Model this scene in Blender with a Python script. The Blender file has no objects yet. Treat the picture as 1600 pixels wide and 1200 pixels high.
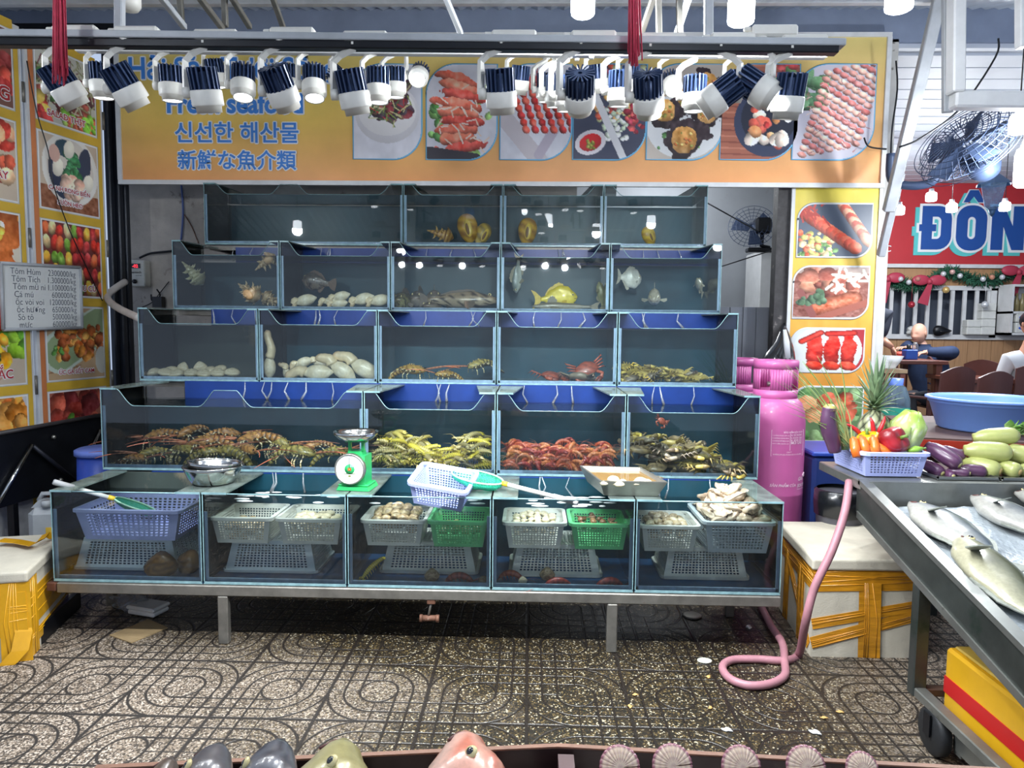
import bpy, math, random
import numpy as np
from mathutils import Vector, Matrix, Euler
random.seed(7)
SC = bpy.context.scene
COL = SC.collection
PI = math.pi
# ---------------------------------------------------------------- camera
F = 1110.0; CAM_H = 1.5
PITCH = math.atan(90 / F); YAW = math.radians(1.5); ROLL = -0.010
_f = Vector((-math.sin(YAW) * math.cos(PITCH), math.cos(YAW) * math.cos(PITCH), -math.sin(PITCH)))
_r0 = Vector((math.cos(YAW), math.sin(YAW), 0)); _u0 = _r0.cross(_f)
_r = math.cos(ROLL) * _r0 - math.sin(ROLL) * _u0
_u = math.sin(ROLL) * _r0 + math.cos(ROLL) * _u0
CP = Vector((0, 0, CAM_H))
cam_data = bpy.data.cameras.new('camera'); cam = bpy.data.objects.new('camera', cam_data); COL.objects.link(cam)
cam.matrix_world = Matrix(((_r.x, _u.x, -_f.x, 0), (_r.y, _u.y, -_f.y, 0), (_r.z, _u.z, -_f.z, CAM_H), (0, 0, 0, 1)))
cam_data.sensor_fit = 'HORIZONTAL'; cam_data.sensor_width = 36.0; cam_data.lens = 36.0 * F / 1600.0
cam_data.clip_start = 0.05; cam_data.clip_end = 100
SC.camera = cam
SC.view_settings.view_transform = 'Standard'; SC.view_settings.look = 'None'
SC.view_settings.gamma = 1.0; SC.view_settings.exposure = 0.0; SC.view_settings.use_curve_mapping = False
SC.cycles.transparent_max_bounces = 40
SC.cycles.max_bounces = 8; SC.cycles.glossy_bounces = 3; SC.cycles.transmission_bounces = 4; SC.cycles.diffuse_bounces = 3
SC.cycles.caustics_reflective = False; SC.cycles.caustics_refractive = False
SC.cycles.sample_clamp_indirect = 4.0
# ---------------------------------------------------------------- night sky glow of the lit market street
W = bpy.data.worlds.new('night'); SC.world = W; W.use_nodes = True
W.node_tree.nodes['Background'].inputs[0].default_value = (0.62, 0.75, 1.0, 1)
W.node_tree.nodes['Background'].inputs[1].default_value = 0.80

def lamp(name, kind, loc, power, color=(0.93, 0.97, 1.0), radius=0.05, aim=None, spot=1.2, blend=0.6, parent=None):
    l = bpy.data.lights.new(name, kind); l.energy = power; l.color = color
    if kind in ('POINT', 'SPOT'): l.shadow_soft_size = radius
    if kind == 'SPOT': l.spot_size = spot; l.spot_blend = blend
    o = bpy.data.objects.new(name, l); COL.objects.link(o); o.location = loc
    if aim is not None:
        o.rotation_euler = (Vector(aim) - Vector(loc)).to_track_quat('-Z', 'Y').to_euler()
    if parent is not None: o.parent = parent
    return o

# ---------------------------------------------------------------- pixel -> place helpers (1600 x 1200 frame)
def ray(px, py): return _f + _r * ((px - 800) / F) + _u * ((600 - py) / F)
def at(px, py, Y): d = ray(px, py); return CP + d * (Y / d.y)
def atz(px, py, Z): d = ray(px, py); return CP + d * ((Z - CAM_H) / d.z)
def atx(px, py, X): d = ray(px, py); return CP + d * (X / d.x)

def lin(c):
    if isinstance(c, str):
        c = c.lstrip('#'); c = [int(c[i:i + 2], 16) for i in (0, 2, 4)]
    return tuple(((v / 255) / 12.92 if v / 255 <= 0.04045 else ((v / 255 + 0.055) / 1.055) ** 2.4) for v in c)

# ---------------------------------------------------------------- mesh builder
class MB:
    def __init__(s): s.v = []; s.f = []; s.m = []; s.s = []; s.c = []
    def add(s, vs, fs, m=0, smooth=False, col=None):
        n = len(s.v); s.v += [tuple(p) for p in vs]
        s.f += [tuple(i + n for i in f) for f in fs]; s.m += [m] * len(fs); s.s += [smooth] * len(fs)
        if col is None: col = (1, 1, 1)
        if len(col) == 3 and not hasattr(col[0], '__len__'): s.c += [tuple(col)] * len(vs)
        else: s.c += [tuple(q) for q in col]
        return s
    def box(s, lo, hi, m=0, col=None, M=None, bev=0.0):
        x0, y0, z0 = lo; x1, y1, z1 = hi
        if bev <= 0:
            vs = [(x0, y0, z0), (x1, y0, z0), (x1, y1, z0), (x0, y1, z0), (x0, y0, z1), (x1, y0, z1), (x1, y1, z1), (x0, y1, z1)]
            fs = [(0, 3, 2, 1), (4, 5, 6, 7), (0, 1, 5, 4), (1, 2, 6, 5), (2, 3, 7, 6), (3, 0, 4, 7)]
        else:
            b = bev; vs = []; idx = {}
            for ix, (X, dx) in enumerate(((x0, b), (x1, -b))):
                for iy, (Y, dy) in enumerate(((y0, b), (y1, -b))):
                    for iz, (Z, dz) in enumerate(((z0, b), (z1, -b))):
                        for k, p in enumerate(((X, Y + dy, Z + dz), (X + dx, Y, Z + dz), (X + dx, Y + dy, Z))):
                            idx[ix, iy, iz, k] = len(vs); vs.append(p)
            I = idx; fs = []
            for i in (0, 1):
                a = [(i, 0, 0, 0), (i, 1, 0, 0), (i, 1, 1, 0), (i, 0, 1, 0)]; fs.append(a if i else a[::-1])
                a = [(0, i, 0, 1), (1, i, 0, 1), (1, i, 1, 1), (0, i, 1, 1)]; fs.append(a[::-1] if i else a)
                a = [(0, 0, i, 2), (1, 0, i, 2), (1, 1, i, 2), (0, 1, i, 2)]; fs.append(a if i else a[::-1])
            for i in (0, 1):
                for j in (0, 1):
                    fl = lambda a, c: a if c else a[::-1]
                    fs.append(fl([(i, j, 0, 0), (i, j, 0, 1), (i, j, 1, 1), (i, j, 1, 0)], (i + j) % 2 == 0))
                    fs.append(fl([(i, 0, j, 0), (i, 0, j, 2), (i, 1, j, 2), (i, 1, j, 0)], (i + j) % 2 == 1))
                    fs.append(fl([(0, i, j, 1), (0, i, j, 2), (1, i, j, 2), (1, i, j, 1)], (i + j) % 2 == 0))
                    for k in (0, 1):
                        fs.append(fl([(i, j, k, 0), (i, j, k, 1), (i, j, k, 2)], (i + j + k) % 2 == 1))
            fs = [tuple(I[q] for q in f) for f in fs]
        if M is not None: vs = [M @ Vector(p) for p in vs]
        return s.add(vs, fs, m, False, col)
    def slab(s, P, d, m=0, col=None):
        """polygon P (3-D points) extruded by vector d"""
        n = len(P); P = [Vector(p) for p in P]; Q = [p + Vector(d) for p in P]
        fs = [tuple(range(n))[::-1], tuple(range(n, 2 * n))] + [(i, (i + 1) % n, n + (i + 1) % n, n + i) for i in range(n)]
        return s.add(P + Q, fs, m, False, col)
    def tube(s, pts, r, n=8, m=0, col=None, smooth=True, flat=1.0, cap=True):
        pts = [Vector(p) for p in pts]; k = len(pts)
        rs = r if hasattr(r, '__len__') else [r] * k
        vs = []; cs = []; t0 = None; a = None
        for i, p in enumerate(pts):
            t = (pts[min(i + 1, k - 1)] - pts[max(i - 1, 0)])
            if t.length < 1e-9: t = Vector((0, 0, 1))
            t.normalize()
            if a is None:
                h = Vector((0, 0, 1)) if abs(t.z) < 0.9 else Vector((0, 1, 0))
                a = t.cross(h).normalized()
            else:
                a = (a - t * a.dot(t)); a = a.normalized() if a.length > 1e-6 else t.orthogonal().normalized()
            b = t.cross(a)
            for j in range(n):
                w = 2 * PI * j / n; vs.append(p + a * (rs[i] * math.cos(w)) + b * (rs[i] * flat * math.sin(w)))
                if callable(col): cs.append(col(i / (k - 1), w))
        fs = [(i * n + j, i * n + (j + 1) % n, (i + 1) * n + (j + 1) % n, (i + 1) * n + j) for i in range(k - 1) for j in range(n)]
        if cap: fs += [tuple(range(n))[::-1], tuple(range((k - 1) * n, k * n))]
        return s.add(vs, fs, m, smooth, cs if callable(col) else col)
    def lathe(s, prof, n=24, M=None, m=0, col=None, smooth=True, fn=None):
        vs = []; k = len(prof); cs = []
        for i, (r, z) in enumerate(prof):
            for j in range(n):
                w = 2 * PI * j / n; p = Vector((r * math.cos(w), r * math.sin(w), z))
                if fn: p = fn(p, i / (k - 1), w)
                vs.append(M @ p if M is not None else p)
                if callable(col): cs.append(col(i / (k - 1), w))
        fs = [(i * n + j, i * n + (j + 1) % n, (i + 1) * n + (j + 1) % n, (i + 1) * n + j) for i in range(k - 1) for j in range(n)]
        if prof[0][0] > 1e-6: pass
        return s.add(vs, fs, m, smooth, cs if callable(col) else col)
    def ball(s, c, r, n=12, k=8, m=0, col=None, M=None, fn=None, smooth=True):
        r = r if hasattr(r, '__len__') else (r, r, r); vs = []; cs = []
        for i in range(k + 1):
            ph = PI * i / k
            for j in range(n):
                w = 2 * PI * j / n
                p = Vector((math.sin(ph) * math.cos(w), math.sin(ph) * math.sin(w), math.cos(ph)))
                if callable(col): cs.append(col(p))
                q = Vector((p.x * r[0], p.y * r[1], p.z * r[2]))
                if fn: q = fn(q, p)
                if M is not None: q = M @ q
                vs.append(q + Vector(c))
        fs = [(i * n + j, (i + 1) * n + j, (i + 1) * n + (j + 1) % n, i * n + (j + 1) % n) for i in range(k) for j in range(n)]
        return s.add(vs, fs, m, smooth, cs if callable(col) else col)
    def loft(s, secs, n=14, m=0, col=None, smooth=True, cap=True):
        """secs: list of (centre, a-vector, b-vector); col(t, angle)"""
        vs = []; cs = []; k = len(secs)
        for i, (c, a, b) in enumerate(secs):
            c = Vector(c); a = Vector(a); b = Vector(b)
            for j in range(n):
                w = 2 * PI * j / n; vs.append(c + a * math.cos(w) + b * math.sin(w))
                if callable(col): cs.append(col(i / (k - 1), w))
        fs = [(i * n + j, i * n + (j + 1) % n, (i + 1) * n + (j + 1) % n, (i + 1) * n + j) for i in range(k - 1) for j in range(n)]
        if cap: fs += [tuple(range(n))[::-1], tuple(range((k - 1) * n, k * n))]
        return s.add(vs, fs, m, smooth, cs if callable(col) else col)
    def join(s, o, M=None):
        n = len(s.v); s.v += [tuple(M @ Vector(p)) if M is not None else p for p in o.v]
        s.f += [tuple(i + n for i in f) for f in o.f]; s.m += o.m; s.s += o.s; s.c += o.c; return s
    def mesh(s, name, mats):
        me = bpy.data.meshes.new(name); me.from_pydata(s.v, [], s.f)
        for q in (mats if isinstance(mats, (list, tuple)) else [mats]): me.materials.append(q)
        me.polygons.foreach_set('material_index', s.m); me.polygons.foreach_set('use_smooth', s.s)
        a = me.color_attributes.new('Col', 'FLOAT_COLOR', 'POINT')
        arr = np.ones((len(s.v), 4), dtype=np.float32); arr[:, :3] = np.array(s.c, dtype=np.float32).reshape(-1, 3)
        a.data.foreach_set('color', arr.ravel()); me.update(); return me
    def build(s, name, mats, parent=None, **kw): return link(name, s.mesh(name, mats), parent, **kw)

def link(name, me, parent=None, loc=None, rot=None, scale=None):
    o = bpy.data.objects.new(name, me); COL.objects.link(o)
    if parent is not None: o.parent = parent
    if loc is not None: o.location = loc
    if rot is not None: o.rotation_euler = rot
    if scale is not None: o.scale = scale if hasattr(scale, '__len__') else (scale,) * 3
    return o
def tag(o, label, cat, group=None, kind=None):
    o['label'] = label; o['category'] = cat
    if group: o['group'] = group
    if kind: o['kind'] = kind
    return o
def struct(o): o['kind'] = 'structure'; return o
def empty(name, loc=(0, 0, 0), rot=(0, 0, 0), scale=1):
    o = bpy.data.objects.new(name, None); COL.objects.link(o); o.location = loc; o.rotation_euler = rot
    o.scale = scale if hasattr(scale, '__len__') else (scale,) * 3; return o
def dup(o, parent=None):
    c = o.copy(); COL.objects.link(c); c.parent = parent
    for ch in list(o.children): dup(ch, c)
    return c
def place(o, loc=None, rot=None, scale=None):
    if loc is not None: o.location = loc
    if rot is not None: o.rotation_euler = rot
    if scale is not None: o.scale = scale if hasattr(scale, '__len__') else (scale,) * 3
    return o

# ---------------------------------------------------------------- materials
def newmat(name):
    m = bpy.data.materials.new(name); m.use_nodes = True; nt = m.node_tree; nt.nodes.clear()
    out = nt.nodes.new('ShaderNodeOutputMaterial'); return m, nt, out
def nd(nt, t, **kw):
    n = nt.nodes.new(t)
    for k, v in kw.items():
        if k.startswith('_'): setattr(n, k[1:], v)
        else: n.inputs[k.replace('__', ' ')].default_value = v
    return n
def pm(name, color='#808080', rough=0.5, metal=0.0, noise=None, noise2=None, bump=None, coat=0.0, vc=False, emit=None, spec=0.5, trans=0.0, sss=0.0, stretch=None):
    """principled material; noise=(scale, amount), noise2=(scale, colour, threshold) for worn patches, bump=(scale, strength)"""
    m, nt, out = newmat(name)
    b = nt.nodes.new('ShaderNodeBsdfPrincipled'); nt.links.new(b.outputs[0], out.inputs[0])
    c = lin(color) if isinstance(color, str) else color
    b.inputs['Base Color'].default_value = (*c, 1); b.inputs['Roughness'].default_value = rough; b.inputs['Metallic'].default_value = metal
    b.inputs['Specular IOR Level'].default_value = spec
    if coat: b.inputs['Coat Weight'].default_value = coat; b.inputs['Coat Roughness'].default_value = 0.12
    if trans: b.inputs['Transmission Weight'].default_value = trans
    if sss: b.inputs['Subsurface Weight'].default_value = sss; b.inputs['Subsurface Scale'].default_value = 0.02
    L = nt.links.new; src = None
    if noise or noise2 or bump:
        tc = nt.nodes.new('ShaderNodeTexCoord'); vec = tc.outputs['Object']
        if stretch:
            mp = nt.nodes.new('ShaderNodeMapping'); mp.inputs['Scale'].default_value = stretch; L(vec, mp.inputs[0]); vec = mp.outputs[0]
    if vc:
        a = nt.nodes.new('ShaderNodeVertexColor'); a.layer_name = 'Col'; src = a.outputs['Color']
        if c != (1, 1, 1):
            mx = nd(nt, 'ShaderNodeMix', _data_type='RGBA', _blend_type='MULTIPLY'); mx.inputs[0].default_value = 1
            L(src, mx.inputs[6]); mx.inputs[7].default_value = (*c, 1); src = mx.outputs[2]
    if noise:
        t = nd(nt, 'ShaderNodeTexNoise', Scale=noise[0], Detail=5.0, Roughness=0.6); L(vec, t.inputs['Vector'])
        mr = nd(nt, 'ShaderNodeMapRange'); mr.inputs[1].default_value = 0.25; mr.inputs[2].default_value = 0.75
        mr.inputs[3].default_value = 1 - noise[1]; mr.inputs[4].default_value = 1 + noise[1] * 0.6; L(t.outputs[0], mr.inputs[0])
        mx = nd(nt, 'ShaderNodeMix', _data_type='RGBA', _blend_type='MULTIPLY'); mx.inputs[0].default_value = 1
        if src is not None: L(src, mx.inputs[6])
        else: mx.inputs[6].default_value = (*c, 1)
        L(mr.outputs[0], mx.inputs[7]); src = mx.outputs[2]
    if noise2:
        t = nd(nt, 'ShaderNodeTexNoise', Scale=noise2[0], Detail=8.0, Roughness=0.65); L(vec, t.inputs['Vector'])
        mr = nd(nt, 'ShaderNodeMapRange'); mr.inputs[1].default_value = noise2[2]; mr.inputs[2].default_value = noise2[2] + 0.08; L(t.outputs[0], mr.inputs[0])
        mx = nd(nt, 'ShaderNodeMix', _data_type='RGBA'); L(mr.outputs[0], mx.inputs[0])
        if src is not None: L(src, mx.inputs[6])
        else: mx.inputs[6].default_value = (*c, 1)
        mx.inputs[7].default_value = (*lin(noise2[1]), 1); src = mx.outputs[2]
    if src is not None: L(src, b.inputs['Base Color'])
    if bump:
        t = nd(nt, 'ShaderNodeTexNoise', Scale=bump[0], Detail=4.0); L(vec, t.inputs['Vector'])
        bp = nd(nt, 'ShaderNodeBump', Strength=bump[1], Distance=0.01); L(t.outputs[0], bp.inputs['Height']); L(bp.outputs[0], b.inputs['Normal'])
    if emit:
        b.inputs['Emission Color'].default_value = (*lin(emit[0]), 1); b.inputs['Emission Strength'].default_value = emit[1]
    return m
def emat(name, color, strength):
    m, nt, out = newmat(name); e = nt.nodes.new('ShaderNodeEmission'); e.inputs[0].default_value = (*lin(color), 1); e.inputs[1].default_value = strength
    nt.links.new(e.outputs[0], out.inputs[0]); return m
def glassmat(name, tint=(0.96, 0.985, 0.98), ior=1.45, rough=0.02, bump=None, haze=0.0, hazecol=(0.7, 0.8, 0.85)):
    """thin clear sheet: light goes straight through with a fresnel reflection, plus a film of dried droplets"""
    m, nt, out = newmat(name); L = nt.links.new
    tr = nt.nodes.new('ShaderNodeBsdfTransparent'); tr.inputs[0].default_value = (*tint, 1)
    gl = nt.nodes.new('ShaderNodeBsdfGlossy'); gl.inputs['Roughness'].default_value = rough
    fr = nt.nodes.new('ShaderNodeFresnel'); fr.inputs[0].default_value = ior
    mx = nt.nodes.new('ShaderNodeMixShader'); L(fr.outputs[0], mx.inputs[0]); L(tr.outputs[0], mx.inputs[1]); L(gl.outputs[0], mx.inputs[2])
    if bump:
        tc = nt.nodes.new('ShaderNodeTexCoord'); t = nd(nt, 'ShaderNodeTexNoise', Scale=bump[0], Detail=3.0); L(tc.outputs['Object'], t.inputs['Vector'])
        bp = nd(nt, 'ShaderNodeBump', Strength=bump[1], Distance=0.01); L(t.outputs[0], bp.inputs['Height']); L(bp.outputs[0], gl.inputs['Normal'])
    last = mx
    if haze:
        df = nt.nodes.new('ShaderNodeBsdfDiffuse'); df.inputs[0].default_value = (*hazecol, 1)
        tc = nt.nodes.new('ShaderNodeTexCoord'); t = nd(nt, 'ShaderNodeTexNoise', Scale=9.0, Detail=8.0, Roughness=0.7); L(tc.outputs['Object'], t.inputs['Vector'])
        mr = nd(nt, 'ShaderNodeMapRange'); mr.inputs[1].default_value = 0.35; mr.inputs[2].default_value = 0.8; mr.inputs[3].default_value = haze * 0.4; mr.inputs[4].default_value = haze * 1.8
        L(t.outputs[0], mr.inputs[0])
        m2 = nt.nodes.new('ShaderNodeMixShader'); L(mr.outputs[0], m2.inputs[0]); L(mx.outputs[0], m2.inputs[1]); L(df.outputs[0], m2.inputs[2]); last = m2
    L(last.outputs[0], out.inputs[0]); return m

# ---------------------------------------------------------------- printed pictures: a fine grid sheet coloured by a small painter
class Canvas:
    def __init__(s, w, h, bg, seed=0, tex=10):
        s.w, s.h = w, h; s.r = np.random.RandomState(seed); s.a = np.zeros((h, w, 3)) + np.array(bg, float)
        s.Y, s.X = np.mgrid[0:h, 0:w]; s.X = (s.X + 0.5) / w; s.Y = (s.Y + 0.5) / h; s.k = h / w
        s.a += s.noise(6)[..., None] * tex
    def noise(s, n):
        o = np.zeros((s.h, s.w)); amp = 1.0
        for q in range(3):
            g = s.r.randn(n + 2, n + 2); fx = s.X * n; fy = s.Y * n; ix = fx.astype(int); iy = fy.astype(int); tx = fx - ix; ty = fy - iy
            tx = tx * tx * (3 - 2 * tx); ty = ty * ty * (3 - 2 * ty)
            o += amp * ((g[iy, ix] * (1 - tx) + g[iy, ix + 1] * tx) * (1 - ty) + (g[iy + 1, ix] * (1 - tx) + g[iy + 1, ix + 1] * tx) * ty)
            n *= 2; amp *= 0.55
        return o
    def ell(s, x, y, rx, ry, col, rot=0.0, shade=0.0, tex=0.0, rough=0.0, spots=None):
        dx = s.X - x; dy = (s.Y - y) * s.k; c, q = math.cos(rot), math.sin(rot)
        u = (dx * c + dy * q) / rx; v = (-dx * q + dy * c) / ry; d = np.sqrt(u * u + v * v)
        if rough: d = d + rough * s.noise(8)
        m = d < 1; col = np.array(col, float)
        px = np.broadcast_to(col, s.a.shape).copy()
        if tex: px += (s.noise(14) * tex)[..., None]
        if shade: px *= (1 + shade * (0.35 - v * 0.5 - d * 0.45))[..., None]
        s.a[m] = px[m]; return s
    def band(s, x0, y0, x1, y1, wd, col, tex=0.0, shade=0.0):
        ax, ay, bx, by = x0, y0 * s.k, x1, y1 * s.k; L2 = (bx - ax) ** 2 + (by - ay) ** 2 + 1e-9
        t = np.clip(((s.X - ax) * (bx - ax) + (s.Y * s.k - ay) * (by - ay)) / L2, 0, 1)
        d = np.hypot(s.X - ax - t * (bx - ax), s.Y * s.k - ay - t * (by - ay)) / wd; m = d < 1
        px = np.broadcast_to(np.array(col, float), s.a.shape).copy()
        if tex: px += (s.noise(20) * tex)[..., None]
        if shade: px *= (1 + shade * (0.4 - d * 0.8))[..., None]
        s.a[m] = px[m]; return s
    def blobs(s, n, box, pal, rmin, rmax, shade=0.7, tex=12, asp=0.7, rough=0.12):
        for i in range(n):
            x = s.r.uniform(box[0], box[2]); y = s.r.uniform(box[1], box[3]); q = s.r.uniform(rmin, rmax)
            s.ell(x, y, q, q * s.r.uniform(asp, 1), pal[s.r.randint(len(pal))], s.r.uniform(0, 3.1), shade, tex, rough)
        return s
    def strands(s, n, box, pal, ln, wd):
        for i in range(n):
            x = s.r.uniform(box[0], box[2]); y = s.r.uniform(box[1], box[3]); a = s.r.uniform(0, 6.3); l = s.r.uniform(0.5, 1) * ln
            s.band(x, y, x + l * math.cos(a), y + l * math.sin(a) / s.k, wd, pal[s.r.randint(len(pal))])
        return s
    def sheet(s, o, r, u, mask=None, off=None):
        """MB grid over origin o (top-left) with full right vector r and full down vector u"""
        o, r, u = Vector(o), Vector(r), Vector(u); a = np.clip(s.a, 0, 255) / 255; a = np.where(a <= 0.04045, a / 12.92, ((a + 0.055) / 1.055) ** 2.4)
        mb = MB(); w, h = s.w, s.h
        mb.v = [tuple(o + r * (i / (w - 1)) + u * (j / (h - 1))) for j in range(h) for i in range(w)]; mb.c = [tuple(q) for q in a.reshape(-1, 3)]
        for j in range(h - 1):
            for i in range(w - 1):
                if mask is None or mask((i + 0.5) / (w - 1), (j + 0.5) / (h - 1)): mb.f.append((j * w + i, (j + 1) * w + i, (j + 1) * w + i + 1, j * w + i + 1))
        mb.m = [0] * len(mb.f); mb.s = [False] * len(mb.f); return mb

def text_mesh(body, o, right, up, width=None, size=None, bold=0.0, lift=0.0, align='LEFT', depth=0.0, shear=0.0, sx=1.0):
    """lettering as an MB lying on the plane (o, right, up)"""
    cu = bpy.data.curves.new('lettering', 'FONT'); cu.body = body; cu.offset = bold; cu.align_x = align; cu.resolution_u = 3; cu.shear = shear
    if depth: cu.extrude = 0.02
    ob = bpy.data.objects.new('lettering', cu); COL.objects.link(ob)
    dg = bpy.context.evaluated_depsgraph_get(); me = bpy.data.meshes.new_from_object(ob.evaluated_get(dg))
    r, u = Vector(right).normalized(), Vector(up).normalized(); nn = r.cross(u); o = Vector(o)
    xs = [v.co.x for v in me.vertices] or [0]; k = size or 1.0
    if width: k = width / max(1e-6, (max(xs) - min(xs)))
    sy = k if not size else size
    mb = MB(); mb.add([o + r * (v.co.x * k * sx) + u * (v.co.y * sy) + nn * (lift + v.co.z * depth * 50) for v in me.vertices], [tuple(p.vertices) for p in me.polygons])
    bpy.data.objects.remove(ob); bpy.data.curves.remove(cu); bpy.data.meshes.remove(me); return mb
# ================================================================ THE SETTING
class X:
    """tiny math-node expression"""
    nt = None
    def __init__(s, sock): s.k = sock
    @staticmethod
    def op(o, *a):
        n = X.nt.nodes.new('ShaderNodeMath'); n.operation = o
        for i, v in enumerate(a):
            if isinstance(v, X): X.nt.links.new(v.k, n.inputs[i])
            else: n.inputs[i].default_value = v
        return X(n.outputs[0])
    def __add__(s, o): return X.op('ADD', s, o)
    def __sub__(s, o): return X.op('SUBTRACT', s, o)
    def __rsub__(s, o): return X.op('SUBTRACT', o, s)
    def __mul__(s, o): return X.op('MULTIPLY', s, o)
    def abs(s): return X.op('ABSOLUTE', s)
    def fl(s): return X.op('FLOOR', s)
    def gt(s, o): return X.op('GREATER_THAN', s, o)
    def lt(s, o): return X.op('LESS_THAN', s, o)
def xmin(*a):
    r = a[0]
    for b in a[1:]: r = X.op('MINIMUM', r, b)
    return r
def floor_material():
    m, nt, out = newmat('pebble_tile'); L = nt.links.new; X.nt = nt
    tc = nt.nodes.new('ShaderNodeTexCoord'); sp = nt.nodes.new('ShaderNodeSeparateXYZ'); L(tc.outputs['Object'], sp.inputs[0])
    u = X(sp.outputs[0]) * (1 / 0.405); v = (X(sp.outputs[1]) - 2.57) * (1 / 0.45)
    iu, iv = u.fl(), v.fl(); par = X.op('MODULO', X.op('ABSOLUTE', iu + iv), 2.0); sgn = 1.0 - par * 2.0
    p = ((u - iu) * 2.0 - 1.0) * sgn; q = (v - iv) * 2.0 - 1.0; ap, aq = p.abs(), q.abs()
    r = X.op('SQRT', p * p + q * q); same = (p * q).gt(0.0)
    arc = xmin((r - 0.38).abs(), (r - 0.69).abs(), (r - 1.0).abs())
    def ln(a): return xmin((a - 0.38).abs(), (a - 0.69).abs(), a)
    grid = xmin(ln(ap), ln(aq)); inn = r.lt(0.38); grid = grid + inn
    d2 = xmin(grid, (r - 0.38).abs()); d = arc * same + d2 * (1.0 - same)
    edge = (1.0 - X.op('MAXIMUM', ap, aq)) * 0.62; d = xmin(d, edge)
    gr = nt.nodes.new('ShaderNodeMapRange'); gr.interpolation_type = 'SMOOTHSTEP'; L(d.k, gr.inputs[0]); gr.inputs[1].default_value = 0.012; gr.inputs[2].default_value = 0.034
    vo = nd(nt, 'ShaderNodeTexVoronoi', Scale=170.0); L(tc.outputs['Object'], vo.inputs['Vector'])
    cr = nt.nodes.new('ShaderNodeValToRGB'); cr.color_ramp.interpolation = 'CONSTANT'
    sr = nt.nodes.new('ShaderNodeSeparateColor'); L(vo.outputs['Color'], sr.inputs[0]); L(sr.outputs[0], cr.inputs[0])
    e = cr.color_ramp.elements; e[0].color = (*lin('3b332c'), 1); e[1].position = 0.28; e[1].color = (*lin('8e7f6f'), 1)
    for ps, cc in ((0.5, '786a5a'), (0.66, 'b9ac9d'), (0.84, '4f443a')):
        n_ = e.new(ps); n_.color = (*lin(cc), 1)
    # wet patch: right half and tank strip, ragged edge; under tanks also painted shade
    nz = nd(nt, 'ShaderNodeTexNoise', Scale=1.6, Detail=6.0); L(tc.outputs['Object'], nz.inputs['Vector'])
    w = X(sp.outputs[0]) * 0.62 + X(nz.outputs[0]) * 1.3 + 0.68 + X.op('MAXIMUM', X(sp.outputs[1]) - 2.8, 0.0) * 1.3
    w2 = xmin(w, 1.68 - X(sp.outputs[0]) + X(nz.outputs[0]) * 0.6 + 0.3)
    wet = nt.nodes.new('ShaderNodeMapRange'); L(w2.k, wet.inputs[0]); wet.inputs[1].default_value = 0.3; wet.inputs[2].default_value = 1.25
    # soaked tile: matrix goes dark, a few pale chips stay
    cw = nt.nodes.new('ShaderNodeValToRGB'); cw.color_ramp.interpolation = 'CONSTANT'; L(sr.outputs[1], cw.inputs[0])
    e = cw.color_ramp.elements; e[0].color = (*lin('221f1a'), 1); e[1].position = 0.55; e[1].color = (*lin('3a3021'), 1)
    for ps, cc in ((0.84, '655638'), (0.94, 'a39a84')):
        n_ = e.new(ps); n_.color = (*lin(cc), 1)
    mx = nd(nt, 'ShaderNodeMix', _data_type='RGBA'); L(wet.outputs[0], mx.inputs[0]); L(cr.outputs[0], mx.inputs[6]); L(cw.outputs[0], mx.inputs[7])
    mg = nd(nt, 'ShaderNodeMix', _data_type='RGBA'); L(gr.outputs[0], mg.inputs[0]); mg.inputs[6].default_value = (*lin('221d19'), 1); L(mx.outputs[2], mg.inputs[7])
    b = nt.nodes.new('ShaderNodeBsdfPrincipled'); L(b.outputs[0], out.inputs[0]); L(mg.outputs[2], b.inputs['Base Color'])
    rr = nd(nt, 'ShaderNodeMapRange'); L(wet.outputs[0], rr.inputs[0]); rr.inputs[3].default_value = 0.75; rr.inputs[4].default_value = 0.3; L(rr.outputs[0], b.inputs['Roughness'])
    hh = X(gr.outputs[0]) * 1.0 + X(vo.outputs['Distance']) * 0.25
    bp = nd(nt, 'ShaderNodeBump', Strength=0.6, Distance=0.006); L(hh.k, bp.inputs['Height']); L(bp.outputs[0], b.inputs['Normal'])
    return m
M_steel = pm('galvanised_steel', '7d7a73', 0.42, 0.55, noise=(14, 0.35), noise2=(9, '6b4a35', 0.68))
M_paint = pm('grey_painted_steel', 'a9adb2', 0.5, 0.1, noise=(10, 0.2))
M_black = pm('black_steel', '17191f', 0.35, 0.3, noise=(9, 0.4))
M_white = pm('white_paint', 'd9dadb', 0.5, noise=(8, 0.12), noise2=(22, '6e6c66', 0.7))
fl = MB(); fl.add([(-9, -3, 0), (9, -3, 0), (9, 12, 0), (-9, 12, 0)], [(0, 1, 2, 3)]); struct(fl.build('floor', floor_material()))
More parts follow.
